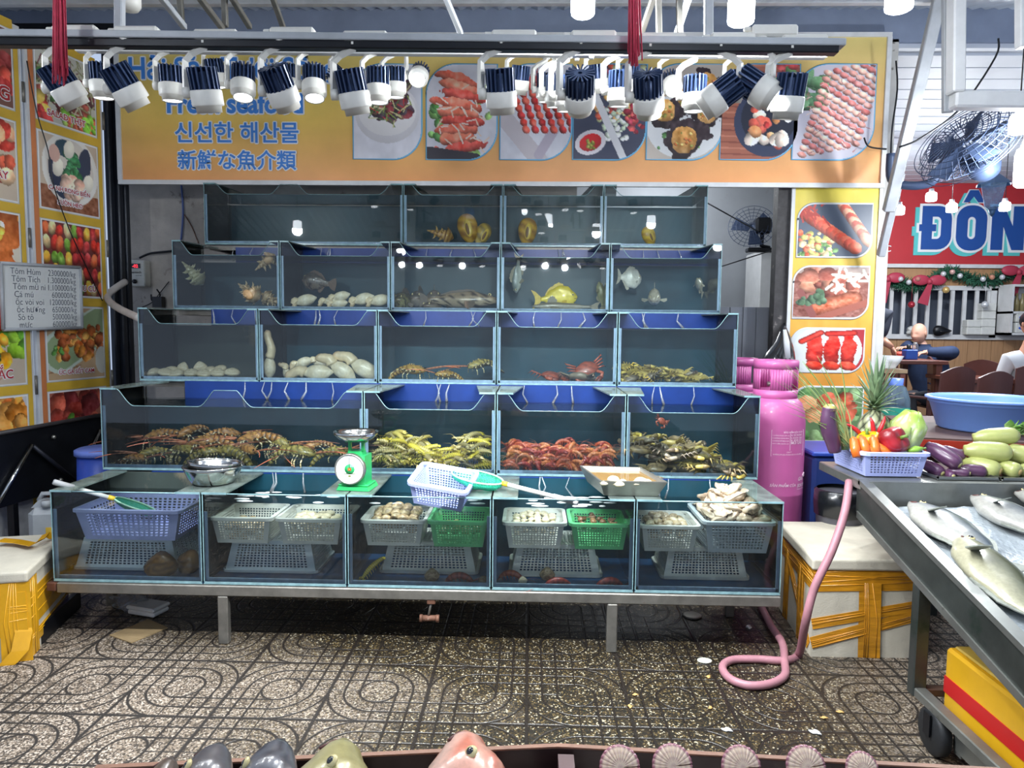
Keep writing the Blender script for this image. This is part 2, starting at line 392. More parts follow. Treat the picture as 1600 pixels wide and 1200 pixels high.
# corrugated awning roof rising towards the shop front
M_roof = pm('corrugated_roof', 'c3cdda', 0.5, 0.1, noise=(3, 0.25), stretch=(6, 0.6, 1))
rf = MB(); n = 420; x0, x1 = -5.5, 4.2
rows = [(0.9, 2.47), (3.2, 3.149), (5.65, 3.87)]
for (y, z) in rows:
    for i in range(n + 1): rf.v.append((x0 + (x1 - x0) * i / n, y, z + 0.010 * math.sin(i * PI / 2)))
rf.c = [(1, 1, 1)] * len(rf.v)
for k in range(2):
    for i in range(n):
        a = k * (n + 1) + i; rf.f.append((a, a + n + 1, a + n + 2, a + 1)); rf.m.append(0); rf.s.append(False)
struct(rf.build('ceiling', M_roof))
def bar(name, p, q, w, h, mat, roll=0.0):
    p, q = Vector(p), Vector(q); d = (q - p); l = d.length; mb = MB(); mb.box((-w / 2, -h / 2, 0), (w / 2, h / 2, l), bev=min(w, h) * 0.12)
    o = mb.build(name, mat); o.location = p; o.rotation_euler = d.to_track_quat('Z', 'Y').to_euler(); return o
# front beam of the awning frame and the roof braces above it
o = bar('ceiling_beam', at(-30, 54, 2.08), at(1318, 69, 2.08), 0.04, 0.020, M_paint); struct(o)
for (a, b, Y) in (((187, -40), (187, 52), 2.12), ((1107, -40), (1107, 62), 2.12)):
    struct(bar('ceiling_beam', at(*a, Y), at(*b, Y), 0.024, 0.024, M_paint))
for (a, b, Ya, Yb) in (((235, -25), (288, 42), 2.3, 2.6), ((292, -30), (348, 45), 2.4, 2.7), ((352, -20), (390, 42), 2.6, 2.9), ((280, -20), (284, 42), 2.7, 2.7), ((350, -20), (352, 42), 2.7, 2.7),
                       ((1030, -30), (1000, 58), 2.6, 2.8), ((1085, -30), (1055, 60), 2.5, 2.7), ((1028, -30), (1030, 60), 2.6, 2.6), ((1060, -30), (1063, 60), 2.6, 2.6), ((685, -30), (720, 52), 2.7, 3.0), ((420, -20), (445, 50), 2.7, 3.0)):
    struct(bar('ceiling_beam', at(*a, Ya), at(*b, Yb), 0.02, 0.02, M_paint if a[0] % 2 else M_steel))
for yy in (3.3, 4.4):
    struct(bar('ceiling_beam', (-5.4, yy, 3.7 - 0.295 * (5.2 - yy) - 0.035), (2.5, yy, 3.7 - 0.295 * (5.2 - yy) - 0.035), 0.05, 0.04, M_paint))
wb = MB(); wb.box((-5.4, 5.27, 3.53), (4.2, 5.3, 3.80)); struct(wb.build('wall_fascia', pm('fascia_sheet', '8793ab', .6, noise=(3, .2))))
struct(bar('ceiling_beam', (-5.4, 5.18, 3.56), (-2.98, 5.18, 3.56), 0.05, 0.12, M_black))
# shop-front wall behind the tanks, peeling on its left part
M_peel = pm('peeling_plaster', 'b3ada6', 0.85, noise=(5, 0.3), noise2=(3.6, '4d4237', 0.60), bump=(30, 0.3))
M_grey = pm('grey_render', '9a9ea4', 0.8, noise=(2.5, 0.12), noise2=(2.0, '7f776e', 0.66))
wb = MB(); wb.box((-3.3, 5.75, 0), (0.35, 5.85, 4.1)); struct(wb.build('wall_back', M_peel))
wb = MB(); wb.box((0.3, 7.2, 0), (2.46, 7.3, 4.1)); wb.box((0.3, 5.86, 0), (0.35, 7.2, 3.7)); struct(wb.build('wall_back_room', M_grey))
wb = MB(); wb.box((0.35, 5.86, 2.95), (2.4, 7.2, 3.0)); struct(wb.build('ceiling_back_room', M_grey))
M_edge = pm('worn_post', '3c3a3b', 0.7, noise=(18, 0.5), noise2=(9, '8f8a84', 0.62))
px0, px1 = at(1208, 400, 5.32).x, at(1233, 400, 5.32).x
wb = MB(); wb.box((px0, 5.26, 0), (px1, 5.36, 2.56)); struct(wb.build('trim_1', M_edge))
# ribbed grey sheet closing the lower part of the opening
M_rib = pm('ribbed_sheet', '70757e', 0.6, noise=(6, 0.2), stretch=(1, 1, 0.2))
wb = MB(); a = at(1100, 480, 5.42); z1 = at(1165, 480, 5.42).z; xx = 1.0; nn = 0
while xx < px1:
    d = 0.0 if nn % 4 else 0.012; w = 0.03 if nn % 4 else 0.008
    wb.box((xx, 5.42 + d, 0.0), (xx + w, 5.45, z1)); xx += w; nn += 1
struct(wb.build('wall_panel', M_rib))
# black steel posts at the left end of the shop front
pm_ = MB()
for (xa, xb, yy) in ((168, 176, 5.16), (177, 189, 5.22), (190, 199, 5.3)):
    X0, X1 = at(xa, 400, yy).x, at(xb, 400, yy).x; pm_.box((X0, yy, 0), (X1, yy + 0.06, 3.5), bev=0.008)
struct(pm_.build('pillar', pm('dark_blue_steel', '262b35', 0.38, 0.35, noise=(7, 0.4), stretch=(1, 1, 0.15))))
# column at the right end of the sign, flaking white paint
xc0, xc1 = at(1362, 400, 5.3).x, at(1384, 400, 5.3).x
cb = MB(); cb.box((px1, 5.27, 0), (xc1, 5.55, 3.55)); struct(cb.build('wall_column', pm('flaking_white', 'c9c7c2', 0.75, noise=(6, 0.15), noise2=(14, '5a554f', 0.63))))
# dining room beyond the column
M_wood = pm('pine_boards', 'b98f68', 0.5, noise=(6, 0.2), stretch=(8, 8, 0.5))
M_dkwall = pm('dim_blue_wall', '5b6373', 0.7)
ZF = 0.2
r_ = MB(); r_.box((2.3, 5.56, 0), (9, 10.4, ZF)); struct(r_.build('floor_dining', pm('dining_tile', '5b5658', 0.35, noise=(3, 0.2))))
zs0 = at(1500, 413, 9.9).z; zs1 = 3.5
wd0 = at(1500, 527, 9.9).z
r_ = MB(); r_.box((2.0, 9.95, ZF), (9, 10.05, wd0)); x = 2.0
while x < 9: r_.box((x, 9.94, ZF), (x + 0.155, 9.951, wd0)); x += 0.16
struct(r_.build('wall_dining', M_wood))
zb0 = at(1500, 450, 9.9).z
r_ = MB(); r_.box((2.0, 9.95, zb0), (9, 10.05, zs0)); struct(r_.build('wall_dining_upper', M_wood))
r_ = MB(); r_.box((2.0, 10.3, ZF), (9, 10.35, 3.6)); struct(r_.build('wall_far', M_dkwall))
r_ = MB(); r_.box((8.2, 5.5, ZF), (8.3, 10.3, 3.6)); struct(r_.build('wall_right', M_dkwall))
r_ = MB(); r_.box((2.46, 5.56, 0), (2.5, 9.9, 3.5)); struct(r_.build('wall_partition', M_grey))
r_ = MB(); r_.box((2.3, 5.3, 3.5), (9, 10.4, 3.56)); k = 2.6
M_ceil = pm('white_ceiling_boards', 'c3cad6', 0.55, noise=(2, 0.1))
yy = 5.4
while yy < 10.3: r_.box((2.3, yy, 3.485), (9, yy + 0.23, 3.5)); yy += 0.25
struct(r_.build('ceiling_dining', M_ceil))
# sill and frame round the barred window opening
r_ = MB(); a0 = at(1376, 450, 9.9).x; a1 = at(1553, 450, 9.9).x
r_.box((2.2, 9.9, wd0 - 0.03), (9, 9.97, wd0 + 0.035)); r_.box((2.2, 9.9, zb0 - 0.03), (9, 9.96, zb0 + 0.03)); r_.box((a1 - 0.03, 9.9, wd0), (a1 + 0.06, 9.96, zb0))
struct(r_.build('trim_window', M_white))
# steel posts and frames hanging under the awning at the right
struct(bar('trim_brace', at(1475, -30, 4.3), at(1388, 330, 4.9), 0.07, 0.05, M_paint))
struct(bar('trim_brace', at(1407, 270, 4.85), at(1376, 400, 5.1), 0.05, 0.05, M_paint))
struct(bar('trim_post', at(1495, -60, 3.6), at(1493, 146, 3.6), 0.075, 0.06, M_white))
struct(bar('trim_post', at(1481, -60, 3.66), at(1481, 176, 3.66), 0.03, 0.05, M_paint))
struct(bar('trim_rail', at(1487, 157, 3.62), at(1640, 159, 3.62), 0.08, 0.08, M_white))
struct(bar('trim_post', at(1596, -60, 3.6), at(1596, 75, 3.6), 0.05, 0.04, M_white))
# ================================================================ THE TANK WALL
M_glass = glassmat('tank_glass', haze=0.006)
M_strip = glassmat('glass_brace', tint=(0.80, 0.90, 0.86), haze=0.30, hazecol=(0.30, 0.37, 0.34), rough=0.08)
M_wtop = glassmat('water_surface', tint=(0.95, 0.985, 0.98), ior=1.33, rough=0.03, bump=(16, 0.35))
M_wside = glassmat('water_body', tint=(0.95, 0.975, 0.975), ior=1.02, rough=0.1)
M_seal = pm('silicone_seal', '9dbbd6', 0.35, noise=(30, 0.35), noise2=(12, '2c4a4c', 0.68), stretch=(1, 1, 0.3))
M_edge_g = pm('glass_edge', '86a9ae', 0.2, noise=(20, 0.4), noise2=(10, '3f5f4c', 0.66))
M_teal = pm('dark_teal_board', '12404f', 0.35, noise=(5, 0.3), noise2=(2.2, '2b4745', 0.66), stretch=(1, 1, 0.35))
M_murk = pm('murky_board', '3d4640', 0.5, noise=(4, 0.4), noise2=(2.4, '7d7460', 0.60), stretch=(1, 1, 0.5))
M_blue = pm('blue_board', '133479', 0.35, noise=(6, 0.25))
M_bfloor = pm('blue_tank_floor', '1a5b93', 0.4, noise=(8, 0.3))
M_stream = glassmat('falling_water', tint=(0.9, 0.96, 0.98), ior=1.6, rough=0.1, bump=(60, 0.6), haze=0.25, hazecol=(0.9, 0.95, 1))
M_foamw = pm('white_froth', 'dfe6ea', .4, noise=(50, .3))
DEPTH = 0.465; TH = 0.008
TIERS = [  # z0, z1, front Y, divider pixels, reference pixel row, notch depth
    (0.292, 0.712, 3.20, [82, 316, 542, 768, 992, 1222], 850, 0.0),
    (0.722, 1.146, 3.70, [159, 568, 775, 978, 1186], 680, 0.088),
    (1.160, 1.582, 4.20, [217, 404, 590, 776, 965, 1152], 540, 0.086),
    (1.598, 2.039, 4.70, [270, 437, 610, 782, 953, 1127], 430, 0.088),
    (2.078, 2.500, 5.15, [319, 630, 786, 943, 1105], 335, 0.070)]
SHELF = ['bottom row', 'second row from the bottom', 'middle row', 'second row from the top', 'top row']
WHAT = {(0, 0): 'left end of the bottom row with lilac basket inside', (0, 1): 'bottom row between steel bowl and green scale',
        (0, 2): 'bottom row under the tilted lilac basket', (0, 3): 'bottom row under the white net handle',
        (0, 4): 'right end of the bottom row, heaped with oysters',
        (1, 0): 'wide tank full of striped spiny lobsters above the steel bowl', (1, 1): 'tank of yellow mantis shrimps right of the green scale', (1, 2): 'tank carpeted with red prawns above the dip net',
        (1, 3): 'second row tank of mottled crabs beside the pink gas cylinder',
        (2, 0): 'middle row tank with pale clams on its floor', (2, 1): 'middle row tank of cream geoducks', (2, 2): 'middle row tank with two golden spiny lobsters',
        (2, 3): 'middle row tank with two brown crabs in its right corner', (2, 4): 'middle row tank with a low heap of yellow crabs',
        (3, 0): 'second row from top, tank of spiky sea snails', (3, 1): 'tank with a brown grouper above cream geoducks', (3, 2): 'tank with a spotted grouper lying on its floor',
        (3, 3): 'tank with a yellow pomfret', (3, 4): 'tank with two pale fish, right end of its row',
        (4, 0): 'wide empty tank at the left of the top row', (4, 1): 'top row tank with three snails on its floor', (4, 2): 'top row tank with one amber snail at its left', (4, 3): 'top row tank at the right end, one yellow snail'}
TANK = {}
def notch_poly(x0, x1, z0, z1, nd_, l, r, c):
    """front pane outline: full height at both ends, dropping by curves to the water line"""
    P = [(x0, z0), (x1, z0), (x1, z1)]
    if nd_ <= 0: return P + [(x0, z1)], []
    top = [(x1 - r, z1)]
    for k in range(1, 11):
        t = k / 10; top.append((x1 - r - c * t, z1 - nd_ * math.sin(t * PI / 2) ** 1.3))
    for k in range(10, 0, -1):
        t = k / 10; top.append((x0 + l + c * t, z1 - nd_ * math.sin(t * PI / 2) ** 1.3))
    top.append((x0 + l, z1)); return P + top + [(x0, z1)], [(x1, z1)] + top + [(x0, z1)]
for ti, (z0, z1, yf, div, pyr, ndp) in enumerate(TIERS):
    xs = [at(p, pyr, yf).x for p in div]; yb = yf + DEPTH
    for k in range(len(xs) - 1):
        x0, x1 = xs[k] + (0.004 if k else 0), xs[k + 1] - (0.004 if k < len(xs) - 2 else 0)
        T = empty('seafood_tank', ((x0 + x1) / 2, yf, z0)); tag(T, 'glass ' + (WHAT[ti, k] if 'tank' in WHAT[ti, k] else 'tank at the ' + WHAT[ti, k] if WHAT[ti, k].startswith(('left', 'right')) else 'tank in the ' + WHAT[ti, k]), 'fish tank', 'glass tanks of the stepped seafood display')
        ox, oz = (x0 + x1) / 2, z0; X0, X1 = x0 - ox, x1 - ox; H = z1 - z0; zw = H - (ndp if ndp else 0.085); D = DEPTH
        l_, r_w, c_ = (0.055, 0.055, 0.085); wide = (X1 - X0) > 0.95
        if ti == 0: l_ = 0
        # front pane
        mb = MB()
        if wide:
            xm = (X0 + X1) / 2 - (0.03 if ti == 1 else 0.1)
            pa, ra = notch_poly(X0, xm, 0, H, ndp, 0.09, 0.06, 0.09); pb, rb = notch_poly(xm, X1, 0, H, ndp, 0.06, 0.09, 0.09)
            poly = [(X0, 0), (X1, 0)] + rb[:-1] + ra
            rim = rb[:-1] + ra
        else: poly, rim = notch_poly(X0, X1, 0, H, ndp, l_, r_w, c_)
        # build the pane from column strips so that the concave outline stays clean
        if ndp:
            up = rim[::-1]; up = [up[i] for i in range(len(up)) if i == 0 or up[i][0] > up[i - 1][0] + 1e-6]
            for (xa, za), (xb, zb) in zip(up[:-1], up[1:]):
                n0 = len(mb.v); mb.v += [(xa, 0, 0), (xb, 0, 0), (xb, 0, zb), (xa, 0, za), (xa, TH, 0), (xb, TH, 0), (xb, TH, zb), (xa, TH, za)]; mb.c += [(1, 1, 1)] * 8
                for f in ((0, 1, 2, 3), (7, 6, 5, 4), (3, 2, 6, 7)): mb.f.append(tuple(n0 + i for i in f)); mb.m.append(0); mb.s.append(False)
        else: mb.box((X0, 0, 0), (X1, TH, H))
        mb.build('front_pane', M_glass, T)
        mb = MB()
        if ndp:
            mb.tube([(p[0], TH / 2, p[1]) for p in rim], 0.0024, 6)
        else: mb.tube([(X0, TH / 2, H), (X1, TH / 2, H)], 0.0035, 6)
        mb.build('polished_rim', M_edge_g, T)
        for (xa, xb) in ((X0, X0 + TH), (X1 - TH, X1)):
            MB().box((xa, TH, 0), (xb, D - TH, H)).build('side_pane', M_glass, T)
        mb = MB(); zb_ = zw - 0.01 if 0 < ti < 4 else (H if ti == 0 else zw - 0.005)
        mb.box((X0, D - TH, 0), (X1, D, zb_)); mb.build('back_pane', M_murk if (ti, k) in ((2, 0), (0, 0)) else M_teal, T)
        if ti < 4:
            xa = X0 if k else X0 + 0.33 * (X1 - X0) * (0.5 if wide else 1)
            mb = MB(); mb.box((xa, D - TH, zb_ + 0.001), (X1, D, H + 0.012 if ti else H + 0.006)); mb.build('blue_rear_board', M_blue, T)
        MB().box((X0, 0, -0.008), (X1, D, 0)).build('floor_pane', M_bfloor, T)
        # silicone along the front edges
        mb = MB(); w = 0.019
        for (a, b) in (((X0 + 0.001, TH, 0), (X0 + w, TH + 0.006, zw)), ((X1 - w, TH, 0), (X1 - 0.001, TH + 0.006, zw)), ((X0, TH, 0), (X1, TH + 0.008, 0.02))): mb.box(a, b, bev=0.002)
        mb.build('silicone_seam', M_seal, T)
        mb = MB()
        for (a, b) in (((X0, -0.002, -0.008), (X1, 0.002, 0.004)), ((X0, -0.002, 0), (X0 + 0.004, 0.003, H)), ((X1 - 0.004, -0.002, 0), (X1, 0.003, H))): mb.box(a, b)
        mb.build('glass_edge', M_edge_g, T)
        # glass braces over the ends
        for sgn, has in ((-1, True), (1, True)):
            wB = (0.115 if ti == 0 else 0.085 if ti in (1, 4) else 0.06)
            if ti == 0 and k == 0 and sgn < 0: wB = 0.10
            xa, xb = (X0, X0 + wB) if sgn < 0 else (X1 - wB, X1)
            mb = MB(); dd = D - 0.005; sl = 0.05 if ti else 0.0
            P = [(xa, -0.004, H), (xb, -0.004, H), (xb - (sl if sgn > 0 else 0) + (sl * 0 if sgn > 0 else sl), dd, H), (xa + (0 if sgn < 0 else -sl) , dd, H)] if ti else [(xa, -0.004, H), (xb, -0.004, H), (xb, dd, H), (xa, dd, H)]
            if ti and sgn < 0: P = [(xa, -0.004, H), (xb, -0.004, H), (xb + sl, dd, H), (xa, dd, H)]
            if ti and sgn > 0: P = [(xa, -0.004, H), (xb, -0.004, H), (xb, dd, H), (xa - sl, dd, H)]
            mb.slab(P, (0, 0, 0.007)); mb.build('brace', M_strip, T)
            mb = MB(); mb.box((xa, -0.006, H - 0.001), (xb, -0.003, H + 0.008)); mb.build('brace_edge', M_edge_g, T)
        # water
        mb = MB(); e = 0.0105; a, b = (X0 + e, TH + 0.002, 0.002), (X1 - e, D - TH - 0.002, zw)
        n = 0; mb.box(a, b, m=1); mb.m[1] = 0; mb.build('water', [M_wtop, M_wside], T)
        # overflow streams from the tier above
        if ti < 4 and not (ti == 0 and k == 0):
            rr = random.Random(ti * 10 + k)
            for q in range(3 + (wide * 3)):
                x = rr.uniform(X0 + 0.2 * (X1 - X0), X1 - 0.2 * (X1 - X0)); w = rr.uniform(0.003, 0.006); zt = H + 0.012
                MB().tube([(x, D - 0.03, zt), (x + rr.uniform(-.02, .02), D - 0.05, (zw + zt) / 2), (x + rr.uniform(-.03, .03), D - 0.06, zw)], [w * 0.6, w, w * 1.6], 6).build('overflow_stream', M_stream, T)
        if ti == 0 and k in (1, 2, 3):
            rr = random.Random(k); mb = MB()
            for q in range(16): mb.ball((rr.uniform(X0 + .06, X1 - .06), D * rr.uniform(.45, .9), zw), (rr.uniform(.012, .05), rr.uniform(.006, .02), .004), 10, 5)
            mb.build('splash_foam', M_foamw, T)['kind'] = 'stuff'
        TANK[ti, k] = dict(x0=x0 + e, x1=x1 - e, y0=yf + TH + 0.003, y1=yb - TH - 0.003, z0=z0, zw=z0 + zw, o=T)
# ---- steel stand under the tanks
X0, X1 = at(82, 850, 3.2).x, at(1222, 850, 3.2).x
S = empty('tank_stand', (0, 3.2, 0)); tag(S, 'low galvanised steel stand carrying the rows of tanks', 'stand')
MB().box((X0 + 0.02, 3.185, 0.232), (X1 + 0.0, 3.225, 0.281), bev=0.004).build('front_rail', M_steel, S).location = (0, -3.2, 0)
MB().box((X0 + 0.02, 3.62, 0.235), (X1, 3.66, 0.281), bev=0.004).build('rear_rail', M_steel, S).location = (0, -3.2, 0)
MB().box((X0 + 0.02, 3.228, 0.255), (X1, 3.615, 0.281)).build('deck', M_black, S).location = (0, -3.2, 0)
MB().box((X0 - 0.03, 3.187, 0.238), (X0 + 0.015, 3.223, 0.279), bev=0.004).build('rusty_rail_end', pm('rust', '5a3627', 0.85, noise=(30, 0.5)), S).location = (0, -3.2, 0)
for px in (338, 955): 
    x = atz(px, 1018, 0).x; MB().box((x - 0.024, 3.185, 0), (x + 0.024, 3.222, 0.231), bev=0.004).build('leg', M_steel, S).location = (0, -3.2, 0)
for px, yy in ((168, 3.6), (1143, 3.6)):
    x = at(px, 950, yy).x; MB().box((x - 0.022, yy + 0.02, 0), (x + 0.022, yy + 0.058, 0.234), bev=0.004).build('leg', M_steel, S).location = (0, -3.2, 0)
# stepped rack behind: one shelf frame per upper tier, standing on posts
for ti in range(1, 5):
    z0, z1, yf = TIERS[ti][:3]; xa = at(TIERS[ti][3][0], TIERS[ti][4], yf).x; xb = at(TIERS[ti][3][-1], TIERS[ti][4], yf).x
    mb = MB()
    for yy in (yf + 0.03, yf + DEPTH - 0.05): mb.box((xa + 0.02, yy, z0 - 0.045), (xb - 0.02, yy + 0.03, z0 - 0.009))
    for i in range(6):
        x = xa + 0.03 + (xb - xa - 0.09) * i / 5; mb.box((x, yf + 0.06, z0 - 0.045), (x + 0.03, yf + DEPTH - 0.05, z0 - 0.009))
    mb.build('shelf_frame', M_steel, S).location = (0, -3.2, 0)
    for x in (xa + 0.06, (xa + xb) / 2, xb - 0.1):
        MB().box((x, yf + DEPTH - 0.045, 0), (x + 0.035, yf + DEPTH - 0.02, z0 - 0.046)).build('post', M_steel, S).location = (0, -3.2, 0)
# ---- drain valve hanging below the front rail
M_rusty = pm('rusty_pipe', '6d4a39', 0.7, 0.2, noise=(25, 0.5), noise2=(20, 'b9a595', 0.6))
p = at(668, 966, 3.2); mb = MB()
V = empty('drain_valve', p); tag(V, 'rusty drain valve with a bent pipe hanging below the stand rail', 'valve')
M = Matrix.Translation(Vector((0, 0, 0)))
MB().tube([(0.004, 0, 0.005), (0.012, 0, 0.05), (0.02, 0.0, 0.085)], 0.006, 8).build('pipe', M_steel, V)
MB().box((-0.002, -0.012, 0.07), (0.038, 0.012, 0.118), bev=0.004).build('bracket', M_rusty, V)
MB().tube([(-0.03, 0, 0), (0.05, 0.0, 0.002)], 0.014, 12).tube([(-0.036, 0, 0), (-0.024, 0, 0)], 0.018, 12).tube([(0.04, 0, 0), (0.054, 0, 0)], 0.018, 12).build('valve_body', M_rusty, V)

# ================================================================ BASKETS
def lattice(mb, P00, P10, P01, P11, nu, nv, mu=0.08, mv=0.12, hole=0.62):
    """perforated panel between four corners"""
    def lines(n, m):
        t = [0.0]; w = (1 - 2 * m) / n; h = w * hole
        for i in range(n): c = m + w * (i + 0.5); t += [c - h / 2, c + h / 2]
        return t + [1.0]
    U, Vv = lines(nu, mu), lines(nv, mv); n0 = len(mb.v); P00, P10, P01, P11 = map(Vector, (P00, P10, P01, P11))
    for b in Vv:
        for a in U: mb.v.append(tuple((P00 * (1 - a) + P10 * a) * (1 - b) + (P01 * (1 - a) + P11 * a) * b)); mb.c.append((1, 1, 1))
    w = len(U)
    for j in range(len(Vv) - 1):
        for i in range(w - 1):
            if i % 2 and j % 2: continue
            k = n0 + j * w + i; mb.f.append((k, k + 1, k + w + 1, k + w)); mb.m.append(0); mb.s.append(False)
BM = {}
def basket_mats(c):
    if c not in BM: BM[c] = pm('plastic_' + c, {'white': 'dadcd4', 'lilac': 'b4bdf0', 'green': '6fd08c', 'grey': 'c4d0d6'}[c], 0.4, noise=(12, 0.12))
    return BM[c]
BMESH = {}
def basket(label, w, d, h, color, nu, nv, taper=0.86, flip=False, group=None):
    key = (round(w, 2), round(d, 2), round(h, 2), nu, nv, color, taper)
    if key not in BMESH:
        mb = MB(); a, b = w / 2, d / 2; A, B = a * taper, b * taper; nd_ = max(3, round(nu * d / w))
        lattice(mb, (-A, -B, 0), (A, -B, 0), (-a, -b, h), (a, -b, h), nu, nv); lattice(mb, (A, B, 0), (-A, B, 0), (a, b, h), (-a, b, h), nu, nv)
        lattice(mb, (A, -B, 0), (A, B, 0), (a, -b, h), (a, b, h), nd_, nv); lattice(mb, (-A, B, 0), (-A, -B, 0), (-a, b, h), (-a, -b, h), nd_, nv)
        lattice(mb, (-A, B, 0), (A, B, 0), (-A, -B, 0), (A, -B, 0), nu, nd_)
        me = mb.mesh('basket_body', basket_mats(color))
        mr = MB(); q = 0.014; pts = []
        cr = 0.03
        for (cx, cy, a0) in ((a + q - cr, -b - q + cr, -90), (a + q - cr, b + q - cr, 0), (-a - q + cr, b + q - cr, 90), (-a - q + cr, -b - q + cr, 180)):
            for k in range(4): t = math.radians(a0 + k * 30); pts.append((cx + cr * math.cos(t), cy + cr * math.sin(t)))
        n = len(pts); inn = [(x * (a - 0.002) / (a + q), y * (b - 0.002) / (b + q)) for x, y in pts]
        for (P, z) in ((pts, h - 0.010), (pts, h + 0.004), (inn, h + 0.006), (inn, h - 0.004)): mr.v += [(x, y, z) for x, y in P]; mr.c += [(1, 1, 1)] * n
        for k in range(4):
            for i in range(n): mr.f.append((k * n + i, k * n + (i + 1) % n, ((k + 1) % 4) * n + (i + 1) % n, ((k + 1) % 4) * n + i)); mr.m.append(0); mr.s.append(False)
        BMESH[key] = (me, mr.mesh('basket_rim', basket_mats(color)))
    e = empty('basket'); tag(e, label, 'basket', group)
    o = link('body', BMESH[key][0], e); m = o.modifiers.new('thick', 'SOLIDIFY'); m.thickness = 0.003
    link('rim', BMESH[key][1], e)
    if flip: pass
    return e
def put_basket(label, pxl, pxr, pyrim, Y, d, h, color, nu=16, nv=8, rz=0.0, zfix=None, group=None, flip=False, taper=0.86):
    L_, R_ = at(pxl, pyrim, Y), at(pxr, pyrim, Y); w = R_.x - L_.x - 0.028; z = (L_.z + R_.z) / 2
    b = basket(label, w, d, h, color, nu, nv, taper, group=group)
    if flip: b.rotation_euler = (PI, 0, rz); b.location = ((L_.x + R_.x) / 2, Y + d / 2, (zfix if zfix is not None else z) + h)
    else: b.rotation_euler = (0, 0, rz); b.location = ((L_.x + R_.x) / 2, Y + d / 2, (zfix if zfix is not None else z - h))
    return b
G = 'baskets inside the bottom tanks'
zf = 0.2945
UPS = []
for (pl, pr, py, Y, d, col, what) in ((114, 282, 900, 3.34, 0.30, 'grey', 'pale grey basket upside down beside the two brown shells'),
                                      (348, 498, 905, 3.34, 0.30, 'grey', 'pale grey basket upside down below two white clam baskets'),
                                      (592, 748, 898, 3.37, 0.28, 'white', 'off-white basket upside down below the white and green baskets, behind a round clam'),
                                      (794, 942, 901, 3.36, 0.28, 'white', 'off-white basket upside down behind the red prawns, below the net handle'),
                                      (1032, 1172, 906, 3.36, 0.28, 'white', 'off-white basket upside down in the tank of oysters')):
    put_basket(what, pl, pr, py, Y, d, 0.146, col, 20, 9, zfix=zf + 0.006, flip=True, group=G)
zt = zf + 0.006 + 0.146 + 0.006
BK = {}
for key, (pl, pr, py, Y, d, h, col, what) in dict(
        a=(112, 284, 797, 3.29, 0.34, 0.15, 'lilac', 'large lilac basket with a green net in it, left end tank'),
        b=(326, 426, 815, 3.28, 0.26, 0.125, 'white', 'white basket with few clams, left of a pair under the splashing water'),
        c=(429, 537, 815, 3.28, 0.26, 0.125, 'white', 'white basket half full of small clams, right of a pair below the green scale'),
        d=(562, 666, 818, 3.28, 0.26, 0.125, 'white', 'white basket heaped with round ridged clams'),
        e=(667, 765, 815, 3.28, 0.26, 0.125, 'green', 'mint green basket below the tilted lilac basket'),
        f=(784, 887, 816, 3.28, 0.26, 0.125, 'white', 'white basket full of small pale clams next to a green one'),
        g=(889, 986, 819, 3.28, 0.26, 0.125, 'green', 'mint green basket with brown snails under the steel tray'),
        h=(998, 1096, 825, 3.27, 0.26, 0.125, 'white', 'white basket of clams left of the oysters'),
        i=(1098, 1214, 817, 3.26, 0.34, 0.15, 'grey', 'grey-white basket heaped with oysters')).items():
    BK[key] = put_basket(what, pl, pr, py, Y, d, h, col, 16, 8, zfix=zt, group=G)
    BK[key]['_w'] = at(pr, py, Y).x - at(pl, py, Y).x - 0.04; BK[key]['_d'] = d; BK[key]['_h'] = h
# lilac basket lying tilted across the tank rim
b = basket('tilted lilac basket lying on the tank edge beside the green dip net', 0.27, 0.20, 0.115, 'lilac', 15, 7)
b.location = at(688, 797, 3.24) + Vector((0, 0.10, 0.03)); b.rotation_euler = (math.radians(16), math.radians(7), math.radians(-10))
# ================================================================ SIGNS AND PRINTED MENU PANELS
M_print = pm('vinyl_print', (1, 1, 1), 0.4, vc=True, noise=(4, 0.08))
M_frame = pm('white_sign_frame', 'd6d8da', 0.45, noise=(9, 0.15))
M_txtw = pm('white_lettering', 'eef0f2', 0.5)
M_txtb = pm('blue_lettering', '3f86dc', 0.45)
M_txtr = pm('red_lettering', 'b3262e', 0.5)
M_skyline = pm('light_blue_border', '6fb4dc', 0.45)
def leaf_mask(rad=0.38, k=1.0):
    def f(x, y):
        if x < rad and y * k < rad and math.hypot(rad - x, rad - y * k) > rad: return False
        X_, Y_ = 1 - x, (1 - y) * k
        if X_ < rad and Y_ < rad and math.hypot(rad - X_, rad - Y_) > rad: return False
        return True
    return f
def leaf_outline(o, r, u, rad, k, n=14):
    P = []
    for i in range(n + 1): t = PI + (PI / 2) * i / n; P.append((rad + rad * math.cos(t), (rad + rad * math.sin(t)) / k))
    P.append((1, 0))
    for i in range(n + 1): t = (PI / 2) * i / n; P.append((1 - rad + rad * math.cos(t), 1 - (rad - rad * math.sin(t)) / k))
    P.append((0, 1)); return [Vector(o) + Vector(r) * x + Vector(u) * y for x, y in P]
